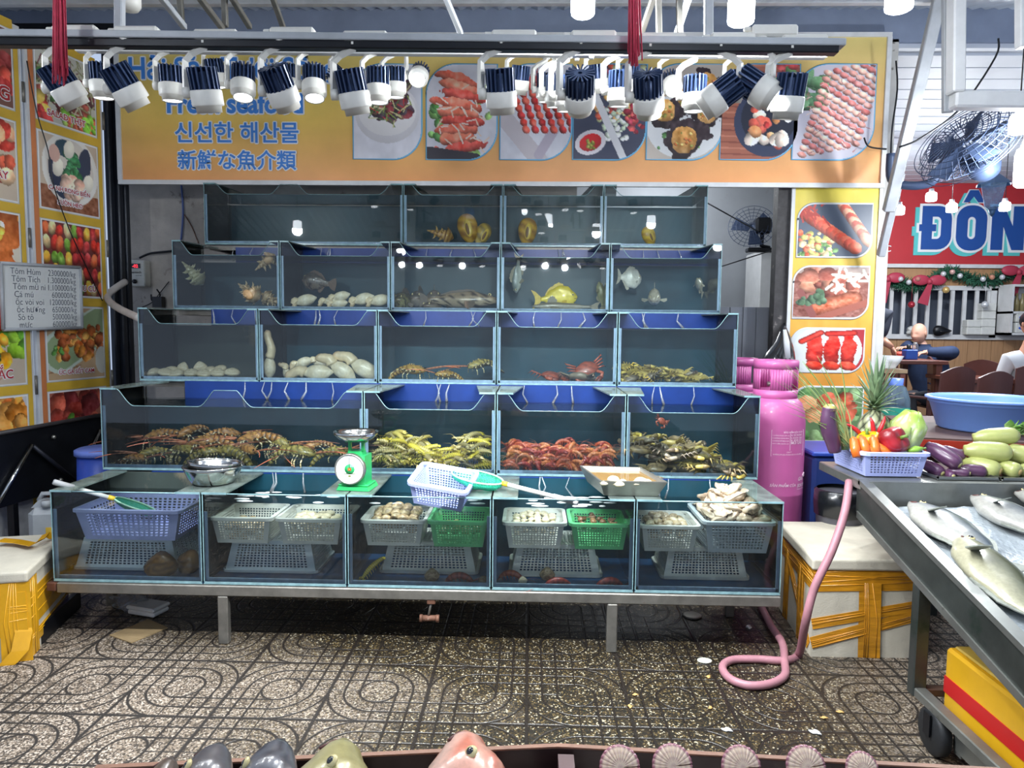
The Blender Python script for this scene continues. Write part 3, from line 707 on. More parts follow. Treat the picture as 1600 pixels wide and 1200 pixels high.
# ---- painted dishes
def dish_mussels(c):
    c.ell(.5, .52, .47, .42, (222, 220, 226), 0, .15); c.ell(.5, .5, .42, .34, (238, 236, 238), 0, .1)
    c.blobs(60, (.2, .22, .82, .55), [(74, 58, 72), (96, 70, 78), (120, 50, 56), (60, 52, 60), (150, 110, 96)], .04, .09)
    c.strands(70, (.2, .2, .8, .6), [(190, 60, 66), (206, 204, 150), (150, 170, 90), (226, 220, 190), (90, 120, 70)], .16, .008)
def dish_crab(c):
    c.blobs(24, (.05, .1, .95, .95), [(120, 168, 92), (96, 150, 84), (160, 196, 120)], .05, .1)
    for i in range(9): c.ell(.42 + .05 * (i % 3), .15 + .09 * i, .34, .085, ((214, 110, 90), (226, 128, 104), (206, 88, 78))[i % 3], .35 - .06 * i, .8, 14, .15)
    c.strands(30, (.2, .2, .85, .9), [(240, 214, 196), (250, 232, 220)], .14, .01); c.band(.03, .93, .7, 1.0, .09, (66, 62, 70))
def dish_shrimp(c):
    c.band(.1, .6, .6, 1.05, .12, (206, 198, 204)); c.band(.95, .45, .55, .95, .07, (190, 180, 196))
    for i in range(6):
        x = .12 + i * .13
        for k in range(8): c.ell(x + .035 * k, .16 + .075 * k, .062, .05, ((196, 66, 58), (214, 92, 76), (178, 50, 50))[(i + k) % 3], .9, .9, 14)
    c.strands(24, (.08, .05, .6, .3), [(150, 40, 50), (200, 100, 90)], .2, .007)
def dish_platter(c):
    c.a[:] = (66, 70, 92); c.blobs(90, (.3, .02, .98, .6), [(222, 160, 96), (236, 186, 120), (200, 92, 70), (240, 214, 180), (150, 60, 60), (190, 196, 150)], .03, .07)
    c.blobs(40, (.42, .45, .75, .78), [(206, 214, 200), (186, 200, 176), (228, 232, 222)], .02, .05); c.blobs(26, (.72, .4, .98, .72), [(132, 34, 50), (160, 50, 70), (206, 90, 90)], .03, .06)
    c.band(.25, .25, .72, 1.02, .05, (226, 226, 230)); c.ell(.24, .82, .22, .17, (232, 226, 232), -.4); c.ell(.24, .82, .16, .12, (204, 40, 46), -.4, .4); c.blobs(10, (.2, .76, .3, .88), [(150, 150, 70), (120, 130, 50)], .02, .04)
def dish_urchin(c):
    c.a[:] = (196, 186, 176); c.ell(.5, .62, .52, .5, (222, 224, 226)); c.blobs(30, (.1, .2, .9, .9), [(120, 170, 100), (86, 130, 76)], .02, .05)
    for (x, y, q) in ((.24, .5, .15), (.52, .36, .15), (.8, .5, .17), (.5, .78, .21), (.25, .22, .14), (.8, .2, .15)):
        c.ell(x, y, q * 1.2, q * 1.35, (54, 40, 46), 0, .2, 10, .22); c.ell(x, y, q * .85, q * .98, (214, 160, 92), 0, .4, 22, .08); c.blobs(10, (x - q * .6, y - q * .4, x + q * .6, y + q * .4), [(236, 200, 130), (140, 140, 70), (190, 110, 60)], .012, .03)
def dish_hotpot(c):
    c.a[:] = (170, 104, 84)
    for i in range(16): c.band(0, i / 16, 1, i / 16 + .03, .012, (140, 80, 66) if i % 2 else (196, 130, 106))
    c.ell(.62, .6, .45, .5, (58, 66, 92)); c.ell(.62, .56, .36, .4, (40, 44, 60)); c.blobs(26, (.36, .3, .9, .85), [(226, 210, 196), (240, 228, 210), (206, 96, 80), (188, 60, 60), (214, 150, 100)], .05, .11); c.ell(.18, .3, .16, .1, (226, 214, 220)); c.ell(.18, .3, .12, .07, (206, 90, 70)); c.blobs(14, (.6, .02, 1, .2), [(120, 166, 110), (206, 90, 90)], .05, .09)
def dish_mantis(c):
    c.a[:] = (206, 202, 214); c.blobs(20, (.05, .05, .4, .5), [(110, 150, 110), (90, 130, 96)], .06, .12)
    for i in range(7):
        x = .12 + i * .11
        for k in range(14): c.ell(x + .022 * k, .95 - .066 * k - .02 * i, .06, .042, ((206, 150, 140), (226, 176, 160), (196, 120, 116))[(k + i) % 3], .5, .9, 14)
    c.strands(60, (.1, .1, .95, .95), [(240, 214, 204), (186, 110, 110)], .09, .005)
BAN = [dish_mussels, dish_crab, dish_shrimp, dish_platter, dish_urchin, dish_hotpot, dish_mantis]
# ---- big orange banner
o_tl, o_bl, o_br = at(183, 60, 5.2), at(192, 281, 5.2), at(1373, 287, 5.2)
BX0, BX1, BZ0, BZ1 = -2.985, 2.455, 2.535, 3.535
B = empty('sign_board', ((BX0 + BX1) / 2, 5.2, BZ0)); tag(B, 'wide orange seafood banner with blue lettering and seven leaf-shaped dish photos', 'sign')
bp_ = Vector(B.location)
def rel(mb, root):
    q = Vector(root.location); mb.v = [tuple(Vector(p) - q) for p in mb.v]; return mb
cv = Canvas(150, 40, (228, 150, 78), 3, 3); t_ = cv.Y[..., None]; e_ = np.clip(1.25 - np.abs(cv.X - .17) * 3.2, 0, 1)[..., None] * np.clip(1.2 - np.abs(cv.Y - .5) * 2.2, 0, 1)[..., None]
cv.a = (1 - t_) * np.array((216, 198, 124)) + t_ * np.array((238, 166, 108)) + e_ * np.array((10, 22, -14)) + (cv.noise(10) * 2)[..., None]
cv.r = np.random.RandomState(5)
rel(cv.sheet((BX0, 5.2, BZ1), (BX1 - BX0, 0, 0), (0, 0, BZ0 - BZ1)), B).build('printed_sheet', M_print, B)
mb = MB(); mb.box((BX0 - 0.02, 5.21, BZ0 - 0.02), (BX1 + 0.02, 5.24, BZ1 + 0.02))
for a, b in (((BX0 - .03, 5.185, BZ0 - .032), (BX1 + .03, 5.215, BZ0)), ((BX0 - .03, 5.185, BZ1), (BX1 + .03, 5.215, BZ1 + .03)), ((BX0 - .032, 5.185, BZ0), (BX0, 5.215, BZ1)), ((BX1, 5.185, BZ0), (BX1 + .032, 5.215, BZ1))): mb.box(a, b)
rel(mb, B).build('frame', M_frame, B)
def halo(mb, e, lift=0.003, rr=(1, 0, 0), uu=(0, 0, 1)):
    """widened backing of a piece of lettering: the same glyphs set off in eight directions"""
    o = MB(); rr, uu = Vector(rr).normalized(), Vector(uu).normalized(); nn = rr.cross(uu)
    for k in range(8): o.join(mb, Matrix.Translation(rr * e * math.cos(k * PI / 4) + uu * e * math.sin(k * PI / 4) - nn * (lift + k * .00006)))
    return o
def lettered(root, body, px, py, pxr, Y, mat, outline, bold, ob, asp=None, name='lettering', lift=0.004, size=None):
    a, b = at(px, py, Y), at(pxr, py, Y); w = b.x - a.x
    m1 = text_mesh(body, (a.x, Y, a.z), (1, 0, 0), (0, 0, 1), width=w, bold=bold, lift=lift + 0.003, size=size) if not size else None
    if size:
        probe = text_mesh(body, (0, 0, 0), (1, 0, 0), (0, 0, 1), size=1.0); ww = max(v[0] for v in probe.v) - min(v[0] for v in probe.v)
        m1 = text_mesh(body, (a.x, Y, a.z), (1, 0, 0), (0, 0, 1), size=size, sx=w / (ww * size), bold=bold, lift=lift + 0.003)
    rel(halo(m1, ob), root).build(name + '_outline', outline, root)
    rel(m1, root).build(name, mat, root)
lettered(B, 'Hải Sản Tươi Sống', 200, 123, 520, 5.197, M_txtb, M_txtw, .02, .010, size=0.21)
lettered(B, 'Fresh seafood', 260, 176, 470, 5.197, M_txtb, M_txtw, .03, .010, size=0.19)
lettered(B, '신선한 해산물', 273, 220, 466, 5.197, M_txtb, M_txtw, .018, .008)
lettered(B, '新鮮な魚介類', 278, 262, 463, 5.197, M_txtb, M_txtw, .016, .008)
for i, (xa, xb) in enumerate(((552, 658), (667, 775), (783, 891), (898, 1007), (1014, 1126), (1130, 1244), (1244, 1362))):
    A, Bq = at(xa, 101, 5.194), at(xb, 248 + (0 if i < 1 else 1), 5.194); r_ = (Bq.x - A.x, 0, 0); u_ = (0, 0, Bq.z - A.z); kk = (A.z - Bq.z) / (Bq.x - A.x)
    c = Canvas(100, 134, (222, 222, 232), 20 + i, 5); BAN[i](c)
    rel(c.sheet((A.x, 5.192, A.z), r_, u_, leaf_mask(.42, kk)), B).build('dish_photo', M_print, B)
    O = leaf_outline((A.x, 5.196, A.z), r_, u_, .42, kk); mb = MB()
    mb.tube(O + [O[0], O[1]], 0.011, 6, flat=0.25); rel(mb, B).build('photo_border', M_skyline, B)
# ---- yellow panel with three dishes on the column
PX0, PX1 = at(1238, 400, 5.25).x, at(1372, 330, 5.25).x; PZ1 = at(1300, 294, 5.25).z; PZ0 = 0.75
Pn = empty('menu_panel', ((PX0 + PX1) / 2, 5.25, PZ0)); tag(Pn, 'tall yellow menu panel of lobster and crab dish photos on the flaking column', 'sign')
cv = Canvas(40, 120, (226, 190, 70), 8, 6); cv.a = (1 - cv.Y[..., None]) * np.array((222, 206, 84)) + cv.Y[..., None] * np.array((224, 140, 60)) + (cv.noise(8) * 5)[..., None]
rel(cv.sheet((PX0, 5.246, PZ1), (PX1 - PX0, 0, 0), (0, 0, PZ0 - PZ1)), Pn).build('printed_sheet', M_print, Pn)
mb = MB(); mb.box((PX0 - .02, 5.25, PZ0), (PX1 + .015, 5.268, PZ1 + .02)); mb.box((PX0 - .025, 5.236, PZ0), (PX0, 5.25, PZ1)); mb.box((PX1, 5.236, PZ0), (PX1 + .02, 5.25, PZ1)); mb.box((PX0 - .025, 5.236, PZ1), (PX1 + .02, 5.25, PZ1 + .025))
rel(mb, Pn).build('frame', M_frame, Pn)
def dish_lobster(c):
    c.a[:] = (86, 96, 112); c.blobs(60, (0, .55, .55, 1), [(196, 190, 110), (110, 150, 90), (214, 110, 80), (230, 200, 150)], .03, .06)
    for k in range(12): c.ell(.12 + .06 * k, .22 + .055 * k, .13 - .003 * k, .09, ((214, 84, 62), (226, 104, 78))[k % 2], .7, .9, 10)
    for k in range(9): c.ell(.62 + .04 * k, .08 + .075 * k, .13, .075, ((216, 150, 120), (196, 84, 66))[k % 2], .9, .9, 10)
    c.strands(20, (0, 0, .35, .3), [(196, 70, 60)], .2, .012)
def dish_squid(c):
    c.a[:] = (176, 156, 146); c.band(.1, .55, .95, .55, .33, (150, 96, 84), 16); c.blobs(30, (.15, .1, .8, .5), [(176, 110, 90), (150, 84, 70), (196, 136, 110)], .08, .15); c.band(.3, .8, .8, .62, .12, (186, 104, 76), 14, .8); c.band(.1, .5, .3, 1, .05, (150, 90, 84)); c.band(.35, 1, 1, .68, .05, (170, 100, 84)); c.blobs(12, (.1, .5, .4, .7), [(84, 110, 84)], .04, .08); c.strands(20, (.5, .15, 1, .35), [(220, 214, 196)], .2, .02)
def dish_claws(c):
    c.a[:] = (176, 56, 62); c.ell(.47, .5, .5, .52, (216, 222, 222)); c.ell(.47, .5, .44, .46, (226, 230, 228)); 
    for x in (.33, .56, .78): c.ell(x, .5, .11, .33, (206, 52, 40), 0, .9, 14, .12); c.ell(x, .85, .12, .08, (214, 70, 50), .3, .8, 14)
    c.band(.15, .3, .4, .1, .05, (206, 60, 46), 8, .8); c.band(.5, .12, .85, .1, .05, (196, 50, 40), 8, .8)
def dish_shrimp2(c):
    c.a[:] = (110, 140, 96); c.blobs(40, (0, 0, 1, 1), [(90, 130, 80), (140, 170, 120)], .06, .12); c.blobs(14, (.2, .2, .8, .6), [(206, 120, 84), (226, 150, 110), (186, 90, 66)], .1, .18)
for i, (xa, ya, xb, yb, fn) in enumerate(((1248, 318, 1360, 402, dish_lobster), (1241, 416, 1355, 498, dish_squid), (1237, 513, 1348, 582, dish_claws), (1240, 604, 1345, 690, dish_shrimp2))):
    A, Bq = at(xa, ya, 5.242), at(xb, yb, 5.242); c = Canvas(100, 80, (190, 180, 170), 60 + i, 6); fn(c); kk = (A.z - Bq.z) / (Bq.x - A.x)
    rel(c.sheet((A.x, 5.241, A.z), (Bq.x - A.x, 0, 0), (0, 0, Bq.z - A.z), leaf_mask(.22, kk)), Pn).build('dish_photo', M_print, Pn)
    O = leaf_outline((A.x, 5.243, A.z), (Bq.x - A.x, 0, 0), (0, 0, Bq.z - A.z), .22, kk)
    rel(MB().tube(O + O[:2], .009, 6, flat=.3), Pn).build('photo_border', M_frame, Pn)
# ---- folding doors with menu photos at the left
def meat(pal, n=70, r0=.05, r1=.12, bg=(150, 90, 70), greens=0, plate=False, rice=False):
    def f(c):
        c.a[:] = bg
        if plate: c.ell(.5, .5, .52, .5, (228, 226, 222)); 
        c.blobs(n, (.08, .1, .92, .82), pal, r0, r1)
        if greens: c.blobs(greens, (.3, .2, .95, .95), [(96, 150, 60), (130, 180, 80), (70, 120, 56)], .04, .08)
    return f
def salad(c):
    c.a[:] = (206, 206, 196); c.blobs(60, (.02, .3, .98, .95), [(110, 50, 60), (140, 66, 60), (70, 110, 60), (90, 60, 66), (170, 90, 80)], .06, .12)
    c.strands(120, (.1, .05, .95, .8), [(176, 176, 140), (150, 150, 110), (206, 206, 180), (120, 60, 70)], .25, .01); c.blobs(30, (.4, .78, 1, 1), [(130, 190, 70), (176, 210, 110), (220, 110, 80)], .05, .09); c.blobs(10, (0, .7, .25, 1), [(206, 180, 90), (190, 60, 60)], .06, .12)
def soup(c):
    c.a[:] = (206, 190, 170); c.band(0, .9, 1, .95, .22, (150, 96, 70), 14); c.ell(.52, .42, .48, .5, (236, 234, 228)); c.ell(.52, .42, .4, .43, (222, 216, 206)); c.ell(.3, .55, .14, .3, (44, 58, 84), -.3); c.ell(.42, .14, .16, .12, (48, 80, 96)); c.ell(.75, .35, .12, .3, (52, 66, 90), .2)
    c.blobs(26, (.4, .2, .65, .5), [(56, 122, 80), (70, 140, 92)], .04, .08)
    for (x, y) in ((.3, .42), (.5, .14), (.82, .55)): c.ell(x, y, .09, .13, (240, 236, 220), .3, .2)
    c.blobs(12, (.4, .55, .75, .78), [(214, 170, 150), (226, 190, 170)], .08, .13); c.ell(.25, .24, .09, .12, (220, 180, 166))
def skewer(c):
    c.a[:] = (120, 60, 56)
    for j in range(5):
        for i in range(9): c.ell(.06 + .115 * i + c.r.uniform(-.02, .02), .1 + .2 * j + c.r.uniform(-.03, .03), .06, c.r.uniform(.09, .13), [(196, 60, 48), (220, 190, 140), (110, 150, 60), (206, 96, 56), (176, 60, 60), (230, 170, 70)][c.r.randint(6)], c.r.uniform(-.3, .3), .9, 14)
def orange_chicken(c):
    c.a[:] = (196, 166, 130)
    for i in range(6): c.band(0, .1 + i * .2, 1, -.05 + i * .2, .01, (150, 110, 80))
    c.band(.2, .62, .95, .22, .30, (206, 220, 206)); c.band(.22, .62, .93, .24, .25, (150, 170, 130)); c.blobs(60, (.16, .25, .95, .7), [(196, 130, 60), (176, 96, 50), (214, 160, 84), (150, 80, 46)], .05, .09)
    c.a[(cv_ := np.abs((c.Y - .62) * c.k + (c.X - .2) * .45) > .36)] = np.where(True, (196, 166, 132), 0); c.blobs(6, (.1, .5, .25, .65), [(90, 140, 70)], .03, .06); c.ell(.95, .75, .12, .2, (206, 206, 196))
def pork(c):
    c.a[:] = (236, 226, 206); c.blobs(16, (-.1, .1, .9, .6), [(214, 130, 50), (226, 150, 60), (190, 100, 44)], .2, .34, .5); 
    for i in range(5): c.band(-.1, .68 + .08 * i, 1, .74 + .09 * i, .05, (160, 90, 56) if i % 2 else (196, 130, 90), 18, .6)
    c.blobs(20, (.3, .1, .8, .35), [(240, 190, 80), (226, 226, 200)], .04, .08)
def peppers(c):
    c.a[:] = (206, 190, 170); c.blobs(22, (-.1, 0, .5, .75), [(130, 66, 56), (150, 80, 66), (110, 56, 50)], .14, .24); c.blobs(14, (.4, 0, 1, .3), [(206, 40, 46), (226, 60, 56), (214, 90, 80)], .09, .18); c.blobs(8, (.65, .35, 1, .6), [(96, 160, 50), (150, 196, 60)], .08, .14); c.blobs(10, (.3, .4, .7, .7), [(230, 160, 40), (206, 50, 46)], .08, .14); c.blobs(10, (.1, .6, .6, .9), [(150, 70, 56), (60, 90, 60)], .09, .16)
D_ = (math.sin(math.radians(11)), math.cos(math.radians(11)))
hinge = Vector((at(167, 400, 5.0).x, 5.0, 0))
def leafpt(s, z, off=0.0): return Vector((hinge.x - D_[0] * s + D_[1] * off, hinge.y - D_[1] * s - D_[0] * off, z))
LW = 0.60; M_ylw = pm('yellow_vinyl', 'd9b23e', 0.5, noise=(5, 0.15)); M_org = pm('orange_vinyl', 'cf7f4e', 0.5, noise=(5, 0.15))
cuts = [3.27, 2.735, 2.185, 1.635, 1.08, 0.53]
CELLS = [[(salad, ['SALAD THỊT'], .5), (soup, ['CANH RONG BIỂN', 'SƯỜN HEO'], .55), (skewer, ['NƯỚNG RAU CỦ'], .62), (orange_chicken, ['ỨC GÀ SỐT CAM'], .48), (meat([(150, 60, 50), (120, 44, 46), (190, 90, 70)], 50, .09, .17, (176, 110, 90), 6), [], 0)],
         [(meat([(170, 50, 50), (206, 80, 66), (130, 50, 50), (110, 130, 70)], 60, .08, .15, (130, 90, 80)), ['NƯỚNG'], .7), (meat([(206, 96, 70), (230, 170, 130), (180, 60, 50), (240, 200, 160)], 60, .08, .14, (206, 190, 170)), ['RANG CHÁY', 'CẠNH'], .6), (pork, [], 0), (peppers, ['LÚC LẮC'], .5), (meat([(206, 130, 50), (180, 96, 44), (226, 160, 80)], 40, .12, .22, (206, 206, 210)), [], 0)]]
for li in range(2):
    s0 = li * (LW + 0.03); root = empty('door_leaf', leafpt(s0 + LW / 2, 0)); tag(root, ['folding door leaf beside the black posts, printed with salad and soup photos', 'folding door leaf of meat photos at the left border, partly behind the whiteboard'][li], 'door', 'folding doors with menu photos')
    mb = MB(); mb.slab([leafpt(s0, .02, .0), leafpt(s0 + LW, .02, .0), leafpt(s0 + LW, 3.28, .0), leafpt(s0, 3.28, .0)], leafpt(0, 0, -.03) - leafpt(0, 0, 0)); rel(mb, root).build('door_panel', M_frame, root)
    def strip(sa, sb, za, zb, mat, nm, off=.002):
        rel(MB().slab([leafpt(s0 + sa, za, off), leafpt(s0 + sb, za, off), leafpt(s0 + sb, zb, off), leafpt(s0 + sa, zb, off)], leafpt(0, 0, .002) - leafpt(0, 0, 0)), root).build(nm, mat, root)
    strip(.02, .05, .1, 3.25, M_ylw, 'yellow_border'); strip(LW - .055, LW - .02, .1, 3.25, M_org, 'orange_border')
    for z in cuts: strip(.05, LW - .055, z - .028, z + .028, M_ylw, 'yellow_border')
    for i, (fn, cap, cw) in enumerate(CELLS[li]):
        za, zb = cuts[i] - .042, cuts[i + 1] + .042; sa, sb = .068, LW - .07
        strip(sa - .008, sb + .008, zb - .008, za + .008, M_txtw, 'photo_border', .003)
        c = Canvas(90, 92, (200, 190, 180), 90 + li * 10 + i, 6); fn(c); o = leafpt(s0 + sb, za, .0065)
        rel(c.sheet(o, leafpt(s0 + sa, za, .0065) - o, leafpt(s0 + sb, zb, .0065) - o), root).build('dish_photo', M_print, root)
        for q, t in enumerate(cap):
            w = cw * .6 * (1 if q == 0 else .6); sc = s0 + .34 - .03 + w / 2; z = zb + .035 + (len(cap) - 1 - q) * .085; rr = leafpt(0, 0) - leafpt(1, 0)
            tm = text_mesh(t, leafpt(sc, z, .0115), rr, (0, 0, 1), width=w, bold=.014)
            rel(halo(tm, .0055, .002, rr), root).build('caption_outline', M_txtw, root); rel(tm, root).build('caption', M_txtr, root)
    for z in (2.9, 2.02, 1.1): rel(MB().tube([leafpt(s0 - .012, z - .06, -.002), leafpt(s0 - .012, z + .06, -.002)], .009, 8), root).build('hinge', M_steel, root)
# ---- whiteboard with handwritten prices
wA, wB = leafpt(1.10, 0, .05), leafpt(.235, 0, .05)
# corners from the picture on the plane in front of the leaf
def on_leaf(px, py, off):
    d = ray(px, py); n = Vector((D_[1], -D_[0], 0)); p0 = leafpt(0, 0, off); t = (p0 - CP).dot(n) / d.dot(n); return CP + d * t
TL, TR, BR, BL = on_leaf(1, 411, .05), on_leaf(125, 418, .05), on_leaf(128, 512, .05), on_leaf(5, 515, .05)
wbd = empty('whiteboard', (BL + BR) / 2); tag(wbd, 'whiteboard with a handwritten list of seafood prices hanging on the menu doors', 'whiteboard')
nrm = Vector((D_[1], -D_[0], 0)); back = nrm * -0.015
rel(MB().slab([TL, TR, BR, BL], back), wbd).build('board', pm('whiteboard_white', 'd7dad9', 0.25), wbd)
mb = MB()
for a, b in ((TL, TR), (TR, BR), (BR, BL), (BL, TL)): mb.tube([a, b], .012, 6)
rel(mb, wbd).build('frame', M_paint, wbd)
M_pen = pm('grey_marker', '5d6470', 0.6); rr = (BR - BL).normalized(); uu = ((TL - BL) + (TR - BR)).normalized(); Wd = (BR - BL).length; Hd = ((TL - BL).length + (TR - BR).length) / 2
for i, (a, b) in enumerate((('Tôm Hùm', '2300000/kg'), ('Tôm Tích', '1.300000/kg'), ('Tôm mũ ni', '1.100000/kg'), ('Cá mú', '600000/kg'), ('ốc vòi voi', '1200000/kg'), ('ốc hương', '650000/kg'), ('Sò tô', '500000/kg'), ('mực', '600000/kg'))):
    v = Hd * (.93 - .117 * (i + .75)); sz = Hd * .135
    rel(text_mesh(a, BL + rr * Wd * (.10 + .012 * i) + uu * v, rr, uu, size=sz, bold=-.005, lift=.002, sx=.95), wbd).build('handwriting', M_pen, wbd)
    rel(text_mesh(b, BL + rr * Wd * (.93) + uu * v, rr, uu, size=sz, bold=-.005, lift=.002, align='RIGHT', sx=.86), wbd).build('handwriting', M_pen, wbd)
# ---- red restaurant sign inside
RS = empty('restaurant_sign', (5.0, 9.9, zs0)); tag(RS, 'red restaurant sign with huge blue letters on the dining room wall', 'sign')
cv = Canvas(60, 30, (196, 60, 60), 11, 3); cv.a = np.zeros_like(cv.a) + np.array((190, 52, 58)); 
rel(cv.sheet((2.5, 9.9, zs1 - .02), (5.7, 0, 0), (0, 0, zs0 - zs1 + .02)), RS).build('printed_sheet', M_print, RS)
rel(MB().box((2.5, 9.902, zs0 - .05), (8.2, 9.945, zs1 - .02)).box((2.5, 9.88, zs0 - .05), (8.2, 9.9, zs0)), RS).build('frame', M_frame, RS)
M_sgb = pm('deep_blue_letters', '23509c', 0.4); M_cyan = pm('cyan_letter_edge', '5fc4c4', 0.4)
def rring(mb, x0, x1, z0, z1, t, kind, g, y):
    """fat condensed letter stroke ring: O (both sides round) or D (right side round), grown by g"""
    def loop(a, b, c, d, r, left):
        P = []
        for (cx, cz, a0, on) in ((b - r, d - r, 0, 1), (a + r, d - r, 90, left), (a + r, c + r, 180, left), (b - r, c + r, 270, 1)):
            for k in range(7):
                t_ = math.radians(a0 + 15 * k)
                if on: P.append((cx + r * math.cos(t_), cz + r * math.sin(t_)))
                else: P.append((a, d if a0 == 90 else c))
        return P
    o = loop(x0 - g, x1 + g, z0 - g, z1 + g, min(.2, (x1 - x0) * .45) + g, kind == 'O'); i_ = loop(x0 + t + g, x1 - t - g, z0 + t * 1.05 + g, z1 - t * 1.05 - g, max(.012, (x1 - x0) / 2 - t - g - .002), kind == 'O')
    n = len(o); vs = [(x, y, z) for x, z in o] + [(x, y, z) for x, z in i_]; vs += [(x, y + .012, z) for x, _, z in vs]
    fs = [(k, n + k, n + (k + 1) % n, (k + 1) % n) for k in range(n)] + [(k, (k + 1) % n, 2 * n + (k + 1) % n, 2 * n + k) for k in range(n)] + [(n + k, 3 * n + k, 3 * n + (k + 1) % n, n + (k + 1) % n) for k in range(n)]
    mb.add(vs, fs)
zb_, zt_ = at(1450, 390, 9.88).z, at(1450, 322, 9.88).z; gx = lambda p: at(p, 350, 9.88).x
for y, g, mt, nm, dx, dz in ((9.886, .03, M_cyan, 'letter_shadow', -.055, -.045), (9.874, .032, M_txtw, 'letter_outline', 0, 0), (9.862, .0, M_sgb, 'letters', 0, 0)):
    mb = MB(); rring(mb, gx(1440) + dx, gx(1486) + dx, zb_ + dz, zt_ + dz, .135, 'D', g, y); rring(mb, gx(1494) + dx, gx(1541) + dx, zb_ + dz - .01, zt_ + dz + .01, .145, 'O', g, y)
    mb.box((gx(1436) + dx - g, y - .002, (zb_ + zt_) / 2 - .045 + dz - g * .6), (gx(1462) + dx + g * .3, y + .012, (zb_ + zt_) / 2 + .045 + dz + g * .6))
    a, b_, c_ = gx(1549) + dx, gx(1600) + dx, .15
    mb.slab([(a - g, y, zb_ + dz - g), (a + c_ + g, y, zb_ + dz - g), (a + c_ + g, y, zt_ + dz - .25), (b_ - c_ - g, y, zb_ + dz - g), (b_ + g, y, zb_ + dz - g), (b_ + g, y, zt_ + dz + g), (b_ - c_ - g, y, zt_ + dz + g), (b_ - c_ - g, y, zb_ + dz + .3), (a + c_ + g, y, zt_ + dz + g), (a - g, y, zt_ + dz + g)], (0, .012, 0))
    rring(mb, gx(1608) + dx, gx(1655) + dx, zb_ + dz, zt_ + dz, .145, 'O', g, y)
    ac = [(gx(1503), zt_ + .05), (gx(1512), zt_ + .21), (gx(1525), zt_ + .21), (gx(1535), zt_ + .05), (gx(1526), zt_ + .05), (gx(1518.5), zt_ + .13), (gx(1511), zt_ + .05)]
    cx = gx(1519); cz = zt_ + .12; f_ = 1 + g * 4
    mb.slab([(cx + (x - cx) * f_ + dx, y, cz + (z - cz) * f_ + dz) for x, z in ac], (0, .012, 0))
    rel(mb, RS).build(nm, mt, RS)
A = at(1379, 393, 9.88)
rel(text_mesh('ẨM THỰC', (A.x + .12, 9.89, A.z), (1, 0, 0), (0, 0, 1), size=.12, bold=.01, lift=.004, align='RIGHT'), RS).build('small_lettering', M_txtw, RS)
# ================================================================ TRACK LIGHTS AND BULBS
M_cream = pm('cream_lamp_plastic', 'd8d6cf', 0.45, noise=(40, 0.06), noise2=(60, '6b655c', 0.72))
M_fin = pm('dark_heat_sink', '2a3b5c', 0.35, 0.4)
M_lens = emat('lamp_lens', 'f4f8ff', 9.0); M_lensoff = emat('lamp_lens_dim', 'f4f8ff', 2.0)
M_bulb = emat('bulb_glow', 'f2f7ff', 14.0)
def ring_profile(): return [(0.0, 0.0), (0.046, 0.0), (0.047, 0.004), (0.047, 0.05), (0.043, 0.054)]
_m = MB(); # finned body, axis +z points away from the beam (back of the lamp)
for i in range(18):
    a = 2 * PI * i / 18; M = Matrix.Rotation(a, 4, 'Z'); _m.box((0.006, -0.0026, 0.03), (0.044, 0.0026, 0.112), M=M)
_m.lathe([(0.034, 0.03), (0.034, 0.098), (0.0, 0.098)], 18)
ME_FIN = _m.mesh('heat_sink', M_fin)
_m = MB(); _m.lathe([(0.034, -0.016), (0.037, -0.018), (0.038, 0.0), (0.046, 0.002), (0.047, 0.006), (0.047, 0.044), (0.044, 0.048), (0.034, 0.048)], 28); ME_RING = _m.mesh('front_ring', M_cream)
_m = MB(); _m.lathe([(0.0, -0.014), (0.0345, -0.014), (0.0345, -0.012), (0.0, -0.012)], 24, smooth=False); ME_LENS = _m.mesh('lens', M_lens); ME_LENSD = _m.mesh('lens', M_lensoff)
